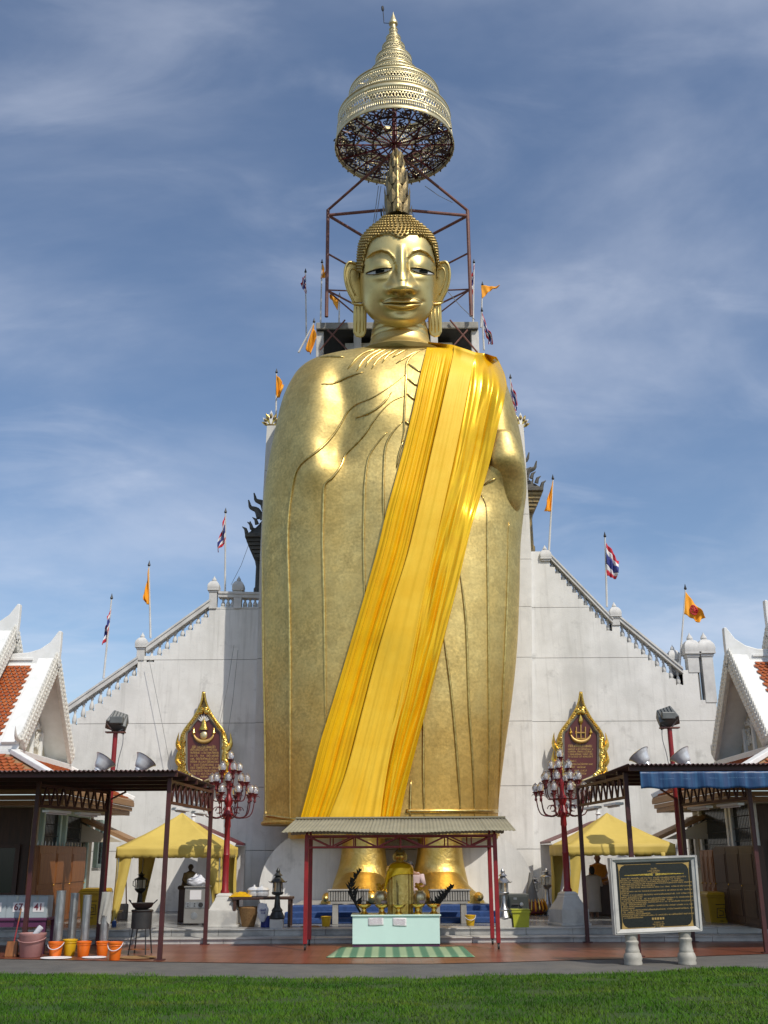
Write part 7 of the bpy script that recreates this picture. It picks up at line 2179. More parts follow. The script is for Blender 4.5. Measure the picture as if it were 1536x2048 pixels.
tt, p = tube_stand(205, 1909, 0.08, 1.03, 'metal tube wrapped in clear plastic, beside the post')
def wrapf(u, v):
    a = 2*math.pi*u; r = 0.10 + 0.02 * math.sin(a * 5 + v * 4) * (0.3 + v)
    return p + Vector((r*math.cos(a), r*math.sin(a), lerp(1.07, 0.58 + 0.08*math.sin(a*3), v)))
mb = MB(); mb.grid(40, 10, wrapf); mb.build('plastic_wrap', 'plastic_clear', tt, smooth=180)
for px, py, r, lb in ((112, 1917, 0.28, 'pale flat tray under the left buckets'), (188, 1916, 0.22, 'pale flat tray between the orange buckets'), (275, 1916, 0.34, 'straw mat under the wok stand')):
    p = atz(px, py, 0.006); mb = MB(); mb.lathe([(r*0.9, 0.004), (r, 0.012), (r*0.98, 0.02), (r*0.85, 0.012)], p, n=28, sy=0.8); tag(mb.build('tray', 'wicker' if px > 250 else 'paper', smooth=40), lb, 'tray')
# wok on its stand
p = atz(279, 1908, 0.006)
wk = thing('wok_stand', 'black wok on a charcoal drum with thin legs by the left front post', 'stove', tuple(p))
for a in (0.6, 2.2, 3.9, 5.4):
    mb = MB(); d = Vector((math.cos(a), math.sin(a), 0)); mb.tube([p + d * 0.24, p + d * 0.17 + Vector((0, 0, 0.5))], 0.013, 6); mb.build('leg', 'iron_black', wk)
mb = MB(); mb.beam(p + Vector((-0.2, -0.1, 0.09)), p + Vector((0.2, -0.1, 0.09)), 0.02, 0.02); mb.build('cross_bar', 'wood', wk, smooth=0)
mb = MB(); mb.lathe([(0.16, 0.44), (0.19, 0.45), (0.19, 0.74), (0.21, 0.76), (0.19, 0.78)], p, n=24); mb.build('drum', 'iron_black', wk, smooth=40)
mb = MB(); mb.lathe([(0.08, 0.77), (0.17, 0.82), (0.22, 0.90), (0.21, 0.90), (0.15, 0.83), (0.004, 0.80)], p, n=28); mb.build('wok', 'iron_black', wk, smooth=40)
for s in (-1, 1):
    mb = MB(); mb.tube([p + Vector((s*0.21, 0, 0.89)), p + Vector((s*0.27, 0.02, 0.95)), p + Vector((s*0.24, 0.06, 0.93))], 0.012, 6); mb.build('handle', 'iron_black', wk)
# purple table with numbered boxes
pa, pb = at(-60, 1836, 21.2), at(94, 1836, 21.2)
zt_ = pb.z
pt = thing('purple_table', 'low purple table carrying the grey numbered boxes', 'table', ((pa.x+pb.x)/2, 21.5, 0.006))
mb = MB(); mb.bx(pa.x, pb.x, 21.2, 21.9, zt_ - 0.05, zt_); mb.build('table_top', 'purple', pt, smooth=0, bevel=0.01)
mb = MB(); mb.bx(pa.x, pb.x - 0.02, 21.23, 21.27, zt_ - 0.16, zt_ - 0.052); mb.build('apron', 'purple', pt, smooth=0)
for x in (pa.x + 0.1, pb.x - 0.06):
    for y in (21.26, 21.84):
        mb = MB(); mb.bx(x - 0.04, x + 0.04, y - 0.035, y + 0.035, 0.006, zt_ - 0.05); mb.build('leg', 'purple', pt, smooth=0)
def font_mesh(txt, size):
    c = bpy.data.curves.new('txt', 'FONT'); c.body = txt; c.size = size; c.extrude = 0.001; c.offset = size * 0.02; c.align_x = 'CENTER'; c.align_y = 'CENTER'
    o = bpy.data.objects.new('txt', c); col.objects.link(o)
    dg = bpy.context.evaluated_depsgraph_get()
    me = bpy.data.meshes.new_from_object(o.evaluated_get(dg))
    bpy.data.objects.remove(o); bpy.data.curves.remove(c)
    return me
for x0, x1, num, lb in ((-34, 12, '5', 'grey numbered coin box cut by the left edge'), (14, 54, '67', 'grey coin box marked 67 on the purple table'), (55.5, 93, '41', 'grey coin box marked 41 at the purple table end')):
    a, b = at(x0, 1793, 21.25), at(x1, 1834, 21.25)
    t = thing('coin_box', lb, 'box', ((a.x+b.x)/2, 21.25, zt_), 'numbered coin boxes')
    mb = MB(); mb.bx(a.x, b.x, 21.25, 21.6, zt_, a.z); mb.build('case', 'grey_box', t, smooth=0, bevel=0.008)
    mb = MB(); mb.bx(a.x + 0.005, b.x - 0.005, 21.246, 21.6, a.z, a.z + 0.015); mb.build('lid', 'grey_box', t, smooth=0)
    mb = MB(); mb.bx((a.x+b.x)/2 - 0.02, (a.x+b.x)/2 + 0.02, 21.235, 21.25, a.z - 0.07, a.z + 0.01); mb.build('hasp', 'steel', t, smooth=0)
    cx, cz = (a.x+b.x)/2 + 0.03, (a.z + zt_)/2
    mb = MB(); mb.bx(cx - 0.105, cx + 0.105, 21.244, 21.249, cz - 0.085, cz + 0.085); mb.build('number_plate', 'paper', t, smooth=0)
    me = font_mesh(num, 0.17); me.transform(Matrix.Translation((cx - ORG[t.name][0], 21.241 - ORG[t.name][1], cz - ORG[t.name][2])) @ Matrix.Rotation(R(90), 4, 'X'))
    o = bpy.data.objects.new('number', me); col.objects.link(o); o.parent = t; me.materials.clear(); mat('ink_' + num, (0.18, 0.03, 0.05), 0.6); me.materials.append(M['ink_' + num])
p = atz(61, 1914, 0.006)
tb_ = thing('pink_tub', 'large dusty pink tub with a white scoop inside', 'tub', tuple(p))
mb = MB(); mb.lathe([(0.18, 0), (0.19, 0.01), (0.235, 0.36), (0.25, 0.38), (0.25, 0.41), (0.23, 0.41), (0.22, 0.38), (0.16, 0.03), (0.004, 0.03)], p, n=28); mb.build('shell', 'plastic_pink', tb_, smooth=40)
mb = MB(); mb.tube([p + Vector((0.25*math.cos(a), -0.25*math.sin(a), 0.33 - 0.07*math.sin(a))) for a in [math.pi*i/12 for i in range(13)]], 0.010, 5); mb.build('rope', 'plastic_pink', tb_)
mb = MB(); mb.lathe([(0.05, 0), (0.055, 0.14), (0.05, 0.17)], p + Vector((0.05, -0.03, 0.38)), n=14, mat=Matrix.Rotation(R(38), 3, 'Y')); sc_ = mb.build('scoop', 'bag_white', tb_)
p = atz(20, 1914, 0.006)
dp = thing('dustpan', 'long handled dustpan leaning by the purple table', 'dustpan', tuple(p))
mb = MB(); mb.hexa([p + Vector(q) for q in [(-0.11, 0, 0), (0.11, 0, 0), (0.11, 0.1, 0), (-0.11, 0.1, 0), (-0.1, 0.05, 0.26), (0.1, 0.05, 0.26), (0.1, 0.1, 0.26), (-0.1, 0.1, 0.26)]]); mb.build('pan', 'wood', dp, smooth=0, bevel=0.01)
mb = MB(); mb.tube([p + Vector((0.02, 0.08, 0.25)), p + Vector((0.04, 0.16, 0.6))], 0.013, 6); mb.build('handle', 'red_paint', dp)
mb = MB(); mb.tube([p + Vector((0.04, 0.16, 0.6)), p + Vector((0.055, 0.2, 0.82))], 0.013, 6); mb.build('handle_end', 'wood', dp)
# wheelie bins
def wheelie(px, py, zg, ytop, m, label, emblem=True):
    p = atz(px, py, zg); H = at(px, ytop, p.y).z - zg; w = 0.27 * H / 0.85
    t = thing('wheelie_bin', label, 'bin', tuple(p), 'yellow wheelie bins')
    mb = MB(); mb.hexa([p + Vector(q) for q in [(-w*0.78, -w*0.7, 0.04), (w*0.78, -w*0.7, 0.04), (w*0.78, w*0.7, 0.04), (-w*0.78, w*0.7, 0.04), (-w, -w, H*0.88), (w, -w, H*0.88), (w, w, H*0.88), (-w, w, H*0.88)]]); mb.build('bin_body', m, t, smooth=0, bevel=0.02)
    mb = MB(); mb.box(p + Vector((0, 0, H*0.90)), (w*2.2, w*2.2, H*0.05)); mb.build('collar', m, t, smooth=0, bevel=0.01)
    mb = MB(); mb.hexa([p + Vector(q) for q in [(-w*1.08, -w*1.1, H*0.93), (w*1.08, -w*1.1, H*0.93), (w*1.08, w*1.1, H*0.93), (-w*1.08, w*1.1, H*0.93), (-w*0.9, -w*0.9, H*0.99), (w*0.9, -w*0.9, H*0.99), (w*0.95, w, H*1.0), (-w*0.95, w, H*1.0)]]); mb.build('lid', m, t, smooth=0, bevel=0.015)
    for s in (-1, 1):
        mb = MB(); mb.lathe([(0.08, -0.02), (0.08, 0.02)], p + Vector((s*w*0.7, w*0.75, 0.08)), n=16, mat=Matrix.Rotation(R(90), 3, 'Y')); mb.build('wheel', 'iron_black', t)
    if emblem:
        mb = MB()
        def E(u, v): 
            z = H*0.88*v; k = lerp(0.7, 1.0, v)
            return p + Vector((u * w, -w * k - 0.006, z))
        for pts in ([(-0.35, 0.45), (0.35, 0.45), (0.3, 0.7), (-0.3, 0.7), (-0.35, 0.45)], [(-0.2, 0.5), (0.2, 0.52), (0.15, 0.62), (-0.12, 0.64)], [(-0.4, 0.80), (0.4, 0.80)], [(-0.12, 0.36), (0.12, 0.36)]):
            mb.tube([E(*q) for q in pts], 0.008, 4)
        mb.build('printed_emblem', 'iron_black', t)
wheelie(186, 1862, 0.12, 1776, 'bin_yellow', 'yellow wheelie bin behind the metal tubes under the left awning')
wheelie(1440, 1868, 0.006, 1783, 'bin_yellow', 'yellow wheelie bin with a printed emblem right of the inscribed sign')
# cupboards along the hall walls
def cupboard(xs, X0, side, yt, yb, m, label):
    y0, y1 = atx(xs[0], 1750, X0).y, atx(xs[1], 1750, X0).y
    if y0 > y1: y0, y1 = y1, y0
    zt1 = atx(sum(xs)/2, yt, X0).z
    t = thing('wooden_cupboard', label, 'cupboard', (X0, (y0+y1)/2, ZP))
    X1 = X0 - 0.22 if side < 0 else X0 + 0.22
    a, b = min(X0, X1), max(X0, X1)
    mb = MB(); mb.bx(a, b, y0, y1, ZP, zt1); mb.build('carcass', m, t, smooth=0, bevel=0.006)
    n = 3
    for i in range(n):
        q0, q1 = lerp(y0, y1, i / n) + 0.015, lerp(y0, y1, (i + 1) / n) - 0.015
        e = X0 + (0.02 if side < 0 else -0.02)
        mb = MB(); mb.bx(min(X0, e), max(X0, e), q0, q1, ZP + 0.06, zt1 - 0.03); d = mb.build('door', m, t, smooth=0, bevel=0.006)
        e2 = e + (0.012 if side < 0 else -0.012)
        for z0_, z1_ in ((0.12, 0.45), (0.52, 0.9)):
            mb = MB(); zz0, zz1 = lerp(ZP, zt1, z0_), lerp(ZP, zt1, z1_)
            mb.bx(min(e, e2), max(e, e2), q0 + 0.07, q1 - 0.07, zz0, zz1); mb.build('door_panel', m, d, smooth=0, bevel=0.008)
        mb = MB(); mb.ball((e2, q1 - 0.04, (ZP + zt1)/2), 0.02, 8, 6); mb.build('knob', 'gold_bright', d)
    return t, y0, y1, zt1, X0
t_, y0, y1, zt1, X0 = cupboard((73, 168), -7.75, -1, 1692, 1790, 'wood', 'orange brown wooden cupboard below the mint framed windows')
for i in range(15):
    y = lerp(y0 + 0.05, y1 - 0.05, i / 14); mb = MB(); mb.lathe([(0.012, 0), (0.012, 0.05), (0.003, 0.10)], (X0 - 0.05, y, zt1), n=6); mb.build('spike', 'steel', t_)
cupboard((1432, 1512), 7.75, 1, 1692, 1790, 'wood_dark', 'dark wooden cupboard in the shade under the right awning')
cupboard((1404, 1430), 8.05, 1, 1700, 1790, 'wood', 'light brown shutter door beside the dark cupboard')
# ---- left tent contents
p = atz(389, 1851, ZP)
mc = thing('donation_machine', 'grey metal donation machine with a paper notice under the left tent', 'machine', tuple(p))
w_, H_ = 0.26, at(389, 1775, p.y).z - ZP
mb = MB(); mb.bx(p.x - w_, p.x + w_, p.y, p.y + 0.4, ZP + 0.04, ZP + H_); mb.build('cabinet', 'machine', mc, smooth=0, bevel=0.012)
mb = MB(); mb.bx(p.x - w_ - 0.02, p.x + w_ + 0.02, p.y - 0.03, p.y + 0.42, ZP + H_, ZP + H_ + 0.03); mb.build('top', 'machine', mc, smooth=0, bevel=0.008)
mb = MB(); mb.bx(p.x - w_ + 0.02, p.x + w_ - 0.02, p.y - 0.012, p.y, ZP + H_*0.46, ZP + H_*0.62); mb.build('control_panel', 'zinc', mc, smooth=0, bevel=0.005)
mb = MB(); mb.bx(p.x - 0.14, p.x + 0.12, p.y - 0.006, p.y, ZP + H_*0.68, ZP + H_*0.93); mb.build('notice', 'paper', mc, smooth=0)
mb = MB(); mb.lathe([(0.055, 0), (0.05, 0.02), (0.004, 0.022)], (p.x + 0.12, p.y - 0.012, ZP + H_*0.54), n=16, mat=Matrix.Rotation(R(90), 3, 'X')); mb.build('dial', 'iron_black', mc)
for q in (-0.17, -0.02):
    for z in (0.51, 0.57):
        mb = MB(); mb.ball((p.x + q, p.y - 0.014, ZP + H_*z), 0.014, 8, 5); mb.build('button', 'iron_black', mc)
mb = MB(); mb.lathe([(0.075, 0), (0.075, 0.008), (0.004, 0.01)], (p.x - 0.02, p.y, ZP + H_*0.26), n=24, mat=Matrix.Rotation(R(90), 3, 'X')); mb.build('round_emblem', 'zinc', mc)
for q in (-1, 1):
    mb = MB(); mb.bx(p.x + q*0.2 - 0.04, p.x + q*0.2 + 0.04, p.y + 0.03, p.y + 0.35, ZP, ZP + 0.04); mb.build('foot', 'iron_black', mc, smooth=0)
mb = MB()
c = Vector((p.x - 0.03, p.y + 0.2, ZP + H_ + 0.03))
def bagf(u, v):
    a = 2*math.pi*u; r = 0.21*math.sin(math.pi*min(0.98, 0.22 + v*0.76))**0.8*(1 + 0.4*N1(math.cos(a)*2.5, math.sin(a)*2.5, v*4))
    return c + Vector((r*math.cos(a), 0.7*r*math.sin(a), 0.24*v + 0.09*N1(math.cos(a)*2, v*4, 2)*v))
mb.grid(28, 14, bagf); tag(mb.build('white_bag', 'bag_white', smooth=180), 'crumpled white bag lying on the grey donation machine', 'bag')
# table with pots, cloth and basket
YQ = 24.55
a, b = at(464, 1795, YQ), at(584, 1795, YQ)
tz = a.z
tq = thing('dark_table', 'dark wooden table with silver pots beside the left marble lantern', 'table', ((a.x+b.x)/2, YQ + 0.3, ZP))
mb = MB(); mb.bx(a.x, b.x, YQ, YQ + 0.62, tz - 0.05, tz); mb.build('table_top', 'wood_dark', tq, smooth=0, bevel=0.008)
for x in (a.x + 0.06, b.x - 0.06):
    for y in (YQ + 0.05, YQ + 0.56):
        mb = MB(); mb.bx(x - 0.03, x + 0.03, y - 0.03, y + 0.03, ZP, tz - 0.05); mb.build('leg', 'wood_dark', tq, smooth=0)
for px, r, lb in ((508, 0.15, 'left silver lidded pot on the dark table'), (523, 0.17, 'larger silver lidded pot on the dark table')):
    q = at(px, 1795, YQ + 0.3); q.z = tz
    lathe_thing('silver_pot', lb, 'pot', q, [('pot_body', 'aluminium', [(r*0.6, 0), (r*0.9, 0.02), (r, 0.07), (r*0.95, 0.13), (r*1.1, 0.14), (r*1.1, 0.15)], 20), ('lid', 'aluminium', [(r*1.05, 0.152), (r*0.8, 0.19), (r*0.2, 0.22), (0.02, 0.225), (0.025, 0.25), (0.004, 0.26)], 20)], 'silver pots')
q = at(482, 1793, YQ + 0.25); q.z = tz
def clothf(u, v):
    return q + Vector(((u - 0.5)*0.5, (v - 0.5)*0.35, 0.01 + 0.10*max(0, math.sin(math.pi*u))*max(0, math.sin(math.pi*v)) + 0.04*N1(u*6, v*6, 3)*math.sin(math.pi*u)*math.sin(math.pi*v)))
mb = MB(); mb.grid(20, 14, clothf); tag(mb.build('folded_cloth', 'sash_gold', smooth=180, solid=0.01), 'rumpled golden cloth at the left end of the dark table', 'cloth')
q = at(497, 1836, YQ + 0.3); q.z = ZP
lathe_thing('wicker_basket', 'woven basket standing beneath the dark table', 'basket', q, [('weave', 'wicker', [(0.13, 0), (0.14, 0.01), (0.22, 0.36), (0.235, 0.38), (0.22, 0.40), (0.20, 0.36), (0.004, 0.1)], 28), ('rim', 'wicker', [(0.215, 0.385), (0.24, 0.40), (0.215, 0.415)], 28)])
q = at(455, 1790, 25.4); q.z = ZP
lathe_thing('wicker_basket', 'tall woven basket behind the red candelabra post', 'basket', q, [('weave', 'wicker', [(0.2, 0), (0.22, 0.01), (0.28, 0.62), (0.295, 0.64), (0.28, 0.66), (0.25, 0.6), (0.004, 0.3)], 28), ('rim', 'wicker', [(0.275, 0.645), (0.30, 0.66), (0.275, 0.675)], 28)])
q = at(533, 1822, YQ - 0.14)
t = thing('hanging_bag', 'white and blue plastic bag hanging at the right end of the dark table', 'bag', (q.x, q.y, q.z))
def hb(u, v):
    an = 2*math.pi*u; r = 0.105*(0.35 + 0.75*math.sin(math.pi*min(1, 0.15 + 0.8*v)))*(1 + 0.35*N1(math.cos(an)*3, math.sin(an)*3, v*4))
    return q + Vector((r*math.cos(an) - 0.08 + 0.16*v*0, 0.35*r*math.sin(an), 0.16 - 0.38*v + 0.05*N1(math.cos(an)*2, v*5, 1)))
mb = MB(); mb.grid(24, 14, hb); mb.build('bag_skin', 'bag_white', t, smooth=180)
mb = MB(); glyph_rows(mb, lambda u, v: q + Vector((-0.14 + 0.12*u, -0.06, 0.06 - 0.12*v)), [(0.2, 0, 1, 0.3), (0.65, 0, 1, 0.3)], 3); mb.build('blue_print', 'flag_blue', t, smooth=0, recalc=False)
mb = MB(); mb.grid(10, 10, lambda u, v: q + Vector((-0.12 + 0.22*u, 0.08 + 0.03*math.sin(u*9), -0.1 - 0.42*v))); mb.build('blue_sack', 'flag_blue', t, smooth=180, solid=0.03)
# yellow pails on the steps, orange cone fruits etc.
bucket(652, 1853, 0.26, 0.115, 0.21, 'plastic_yellow', 'small yellow pail left of the offering table', False)
bucket(941, 1851, 0.26, 0.115, 0.22, 'plastic_yellow', 'small yellow pail right of the offering table', True)
# ---- right side: safe, lime bin, cone offering
p = atz(1030, 1838, ZP); zs1 = at(1030, 1788, p.y).z
sf = thing('steel_safe', 'dark green grey steel safe beside the right marble lantern', 'safe', tuple(p))
mb = MB(); mb.bx(p.x - 0.36, p.x + 0.36, p.y, p.y + 0.5, ZP, zs1); mb.build('case', 'safe_grey', sf, smooth=0, bevel=0.015)
mb = MB(); mb.bx(p.x - 0.14, p.x + 0.33, p.y - 0.02, p.y, ZP + 0.06, zs1 - 0.04); d = mb.build('door', 'safe_grey', sf, smooth=0, bevel=0.01)
mb = MB(); mb.lathe([(0.05, 0), (0.045, 0.03), (0.004, 0.035)], (p.x + 0.17, p.y - 0.02, zs1 - 0.24), n=16, mat=Matrix.Rotation(R(90), 3, 'X')); mb.build('dial', 'steel', d)
mb = MB(); mb.tube([(p.x - 0.06, p.y - 0.05, zs1 - 0.24), (p.x + 0.10, p.y - 0.05, zs1 - 0.24)], 0.018, 8); mb.build('handle', 'iron_black', d)
mb = MB(); mb.bx(p.x - 0.02, p.x + 0.06, p.y - 0.024, p.y - 0.02, zs1 - 0.13, zs1 - 0.08); mb.build('name_plate', 'steel', d, smooth=0)
p = atz(1042, 1868, 0.12); H_ = at(1042, 1818, p.y).z - 0.12
lb_ = thing('waste_basket', 'lime green tapered waste basket in front of the steel safe', 'bin', tuple(p))
mb = MB(); w_ = 0.19; rings = [[p + Vector((w_*k*cx_, w_*k*0.9*cy_, z)) for cx_, cy_ in ((-1,-1),(1,-1),(1,1),(-1,1))] for k, z in ((0.78, 0), (1.0, H_*0.97), (1.06, H_*0.97), (1.06, H_), (0.96, H_), (0.75, 0.03))]
mb.loft(rings); mb.build('shell', 'bin_lime', lb_, smooth=0, bevel=0.008)
mb = MB(); mb.beam(p + Vector((-w_*1.08, -w_*0.97, H_*0.9)), p + Vector((w_*1.08, -w_*0.97, H_*0.9)), 0.012, 0.03); mb.build('rim_band', 'bin_lime', lb_, smooth=0)
p = atz(1069, 1830, ZP); H_ = at(1063, 1750, p.y).z - ZP
co = thing('cone_offering', 'grey cone on a base of striped yellow petals behind the steel safe', 'offering', tuple(p))
mb = MB(); mb.lathe([(0.22, 0.30), (0.16, 0.45), (0.08, 0.8), (0.03, 1.05), (0.004, H_)], p + Vector((-0.06, 0, 0)), n=20); mb.build('cone', 'concrete_dark', co, smooth=40)
mb = MB(); mb.lathe([(0.20, 0), (0.30, 0.06), (0.33, 0.18), (0.28, 0.3), (0.2, 0.34)], p, n=24); mb.build('base', 'red_dark', co, smooth=40)
for i in range(20):
    a = 2*math.pi*i/20; d = Vector((math.cos(a), math.sin(a), 0))
    mb = MB(); mb.tube([p + d*0.22 + Vector((0, 0, 0.02)), p + d*0.335 + Vector((0, 0, 0.16)), p + d*0.30 + Vector((0, 0, 0.3)), p + d*0.25 + Vector((0, 0, 0.4))], [0.02, 0.028, 0.022, 0.006], 6); mb.build('petal', 'flag_orange' if i % 2 else 'gold_bright', co)
# broom, cans and cloth near the left tent
p, q = atz(253, 1838, ZP), at(252, 1752, 28.5)
mb = MB(); mb.tube([p, q], 0.016, 6); tag(mb.build('broom_stick', 'wood'), 'wooden stick leaning against the wall at the left tent', 'stick')
p = atz(244, 1838, ZP)
lathe_thing('metal_drum', 'small grey drum beside the leaning wooden stick', 'drum', p, [('shell', 'concrete', [(0.13, 0), (0.14, 0.02), (0.14, 0.34), (0.12, 0.36), (0.1, 0.3), (0.004, 0.3)], 20), ('band', 'steel', [(0.14, 0.17), (0.147, 0.18), (0.14, 0.19)], 20)])
p = atz(228, 1846, ZP)
lathe_thing('offering_stand', 'gold pedestal tray beside the yellow wheelie bin', 'tray', p, [('pedestal', 'gold_dark', [(0.10, 0), (0.05, 0.06), (0.04, 0.14), (0.07, 0.2)], 18), ('dish', 'gold_dark', [(0.07, 0.2), (0.17, 0.24), (0.2, 0.28), (0.17, 0.27), (0.01, 0.24)], 20)])
p = atz(228, 1853, ZP)
lathe_thing('blue_can', 'small blue can on the terrace edge below the gold tray', 'can', p, [('can_body', 'carpet_blue', [(0.05, 0), (0.052, 0.01), (0.052, 0.10), (0.04, 0.12)], 14), ('cap', 'paper', [(0.03, 0.12), (0.03, 0.14), (0.004, 0.142)], 14)])
for px, py, lb in ((467, 1887, 'left dark slipper on the red tiles below the steps'), (484, 1887, 'right dark slipper on the red tiles below the steps')):
    p = atz(px, py, 0.006)
    t = thing('slipper', lb, 'slipper', tuple(p), 'slippers below the steps')
    mb = MB(); mb.lathe([(0.12, 0), (0.125, 0.02), (0.12, 0.03)], p, n=20, sx=0.42, sy=1.0); mb.build('sole', 'black', t, smooth=30)
    mb = MB(); mb.grid(10, 5, lambda u, v: p + Vector((0.055*math.cos(math.pi*u), -0.07 + 0.09*v, 0.03 + 0.06*math.sin(math.pi*u)))); mb.build('strap', 'black', t, smooth=180, solid=0.006)

# ================================================================ PEOPLE, MONK FIGURES, DOG
def fuse(o, vox=0.014):
    m = o.modifiers.new('fuse', 'REMESH'); m.mode = 'VOXEL'; m.voxel_size = vox; m.use_smooth_shade = True
    s = o.modifiers.new('soften', 'SMOOTH'); s.factor = 0.5; s.iterations = 2
def head_parts(t, c, r, skin, hairm=None, facing=-1, bald=True):
    """nose, eyes, mouth, ears on a head of radius r centred at c; facing -1 looks at the camera"""
    for s in (-1, 1):
        mb = MB(); mb.ball(c + Vector((s*r*0.38, facing*r*0.93, r*0.10)), (r*0.14, r*0.06, r*0.06), 8, 5); mb.build('eye', 'black', t)
        mb = MB(); mb.ball(c + Vector((s*r*0.92, 0, 0)), (r*0.10, r*0.2, r*0.34), 8, 6); mb.build('ear', skin, t)
    mb = MB(); mb.tube([c + Vector((-r*0.3, facing*r*0.92, -r*0.52)), c + Vector((0, facing*r*1.0, -r*0.55)), c + Vector((r*0.3, facing*r*0.92, -r*0.52))], r*0.06, 5); mb.build('mouth', 'red_dark', t)
def monk(px, ytop, ysh, Y, zseat, skin, robe, label, arms=True):
    top = at(px, ytop, Y); S = (top.z - at(px, ysh, Y).z) / 0.30     # crown to shoulder = 0.30 of this scale
    x, zt_ = top.x, top.z
    zsh = zt_ - 0.30*S
    t = thing('monk_figure', label, 'figure', (x, Y, zsh - 0.62*S))
    mb = MB()
    def el(z, rx, ry, dy=0): return [(x + rx*S*math.cos(a), Y + dy*S + ry*S*math.sin(a), zsh + z*S) for a in [2*math.pi*k/24 for k in range(24)]]
    mb.loft([el(-0.62, 0.26, 0.18), el(-0.5, 0.24, 0.16), el(-0.3, 0.20, 0.13), el(-0.12, 0.23, 0.13), el(-0.03, 0.22, 0.11), el(0.02, 0.12, 0.08), el(0.045, 0.065, 0.065), el(0.075, 0.062, 0.065), el(0.095, 0.075, 0.09, -0.01), el(0.14, 0.092, 0.11, -0.012), el(0.2, 0.098, 0.115), el(0.25, 0.088, 0.105), el(0.285, 0.06, 0.07), el(0.3, 0.02, 0.02)])
    mb.tube([(x, Y - 0.11*S, zsh + 0.20*S), (x, Y - 0.135*S, zsh + 0.165*S), (x, Y - 0.12*S, zsh + 0.15*S)], [0.012*S, 0.022*S, 0.018*S], 6)
    for s in (-1, 1):
        mb.tube([(x + s*0.20*S, Y, zsh - 0.04*S), (x + s*0.27*S, Y - 0.02*S, zsh - 0.30*S), (x + s*0.20*S, Y - 0.2*S, zsh - 0.44*S), (x + s*0.03*S, Y - 0.26*S, zsh - 0.46*S)], [0.07*S, 0.055*S, 0.045*S, 0.04*S], 10)
        mb.tube([(x + s*0.12*S, Y, zsh - 0.58*S), (x + s*0.36*S, Y - 0.2*S, zsh - 0.58*S), (x + s*0.1*S, Y - 0.36*S, zsh - 0.6*S)], [0.10*S, 0.09*S, 0.06*S], 10)
        for k in range(5):
            b0 = Vector((x + s*0.03*S, Y - 0.27*S, zsh - (0.44 + 0.013*k)*S))
            mb.tube([b0, b0 + Vector((-s*0.05*S, -0.012*S, -0.004*S)), b0 + Vector((-s*(0.085 - 0.006*abs(k-2))*S, 0.0, -0.006*S))], [0.010*S, 0.009*S, 0.006*S], 5)
    b = mb.build('body', skin, t, smooth=180); fuse(b, 0.011*S)
    head_parts(t, Vector((x, Y, zsh + 0.185*S)), 0.11*S, skin)
    def rob(u, v):
        a = lerp(R(-200), R(20), u) if v < 2 else 0
        z = lerp(0.02 - 0.05*abs(math.cos(a)), -0.60, v)
        rx, ry = interp([(-0.62, 0.37, 0.30), (-0.5, 0.31, 0.24), (-0.3, 0.275, 0.18), (-0.12, 0.265, 0.16), (-0.03, 0.25, 0.14), (0.03, 0.15, 0.105)], z)
        k = 1.03 + 0.025*math.sin(u*30 + v*4)
        return Vector((x + rx*k*S*math.cos(a), Y + ry*k*S*math.sin(a), zsh + z*S))
    mb = MB(); mb.grid(60, 24, rob); mb.build('robe', robe, t, smooth=180, solid=0.012)
    mb = MB(); mb.bx(x - 0.36*S, x + 0.36*S, Y - 0.36*S, Y + 0.3*S, ZP, zsh - 0.63*S); 
    st = mb.build('seat_block', 'wood_dark', smooth=0, bevel=0.02); tag(st, 'dark wooden seat block beneath the figure: ' + label.split(' under')[0], 'seat')
    return t
monk(382, 1728, 1744, 26.9, 0, 'bronze_skin', 'gold_dark', 'dark bronze monk figure seated behind the donation machine under the left tent')
monk(1194, 1709, 1728, 28.9, 0, 'skin', 'robe_saffron', 'seated monk figure in a saffron robe under the right tent')
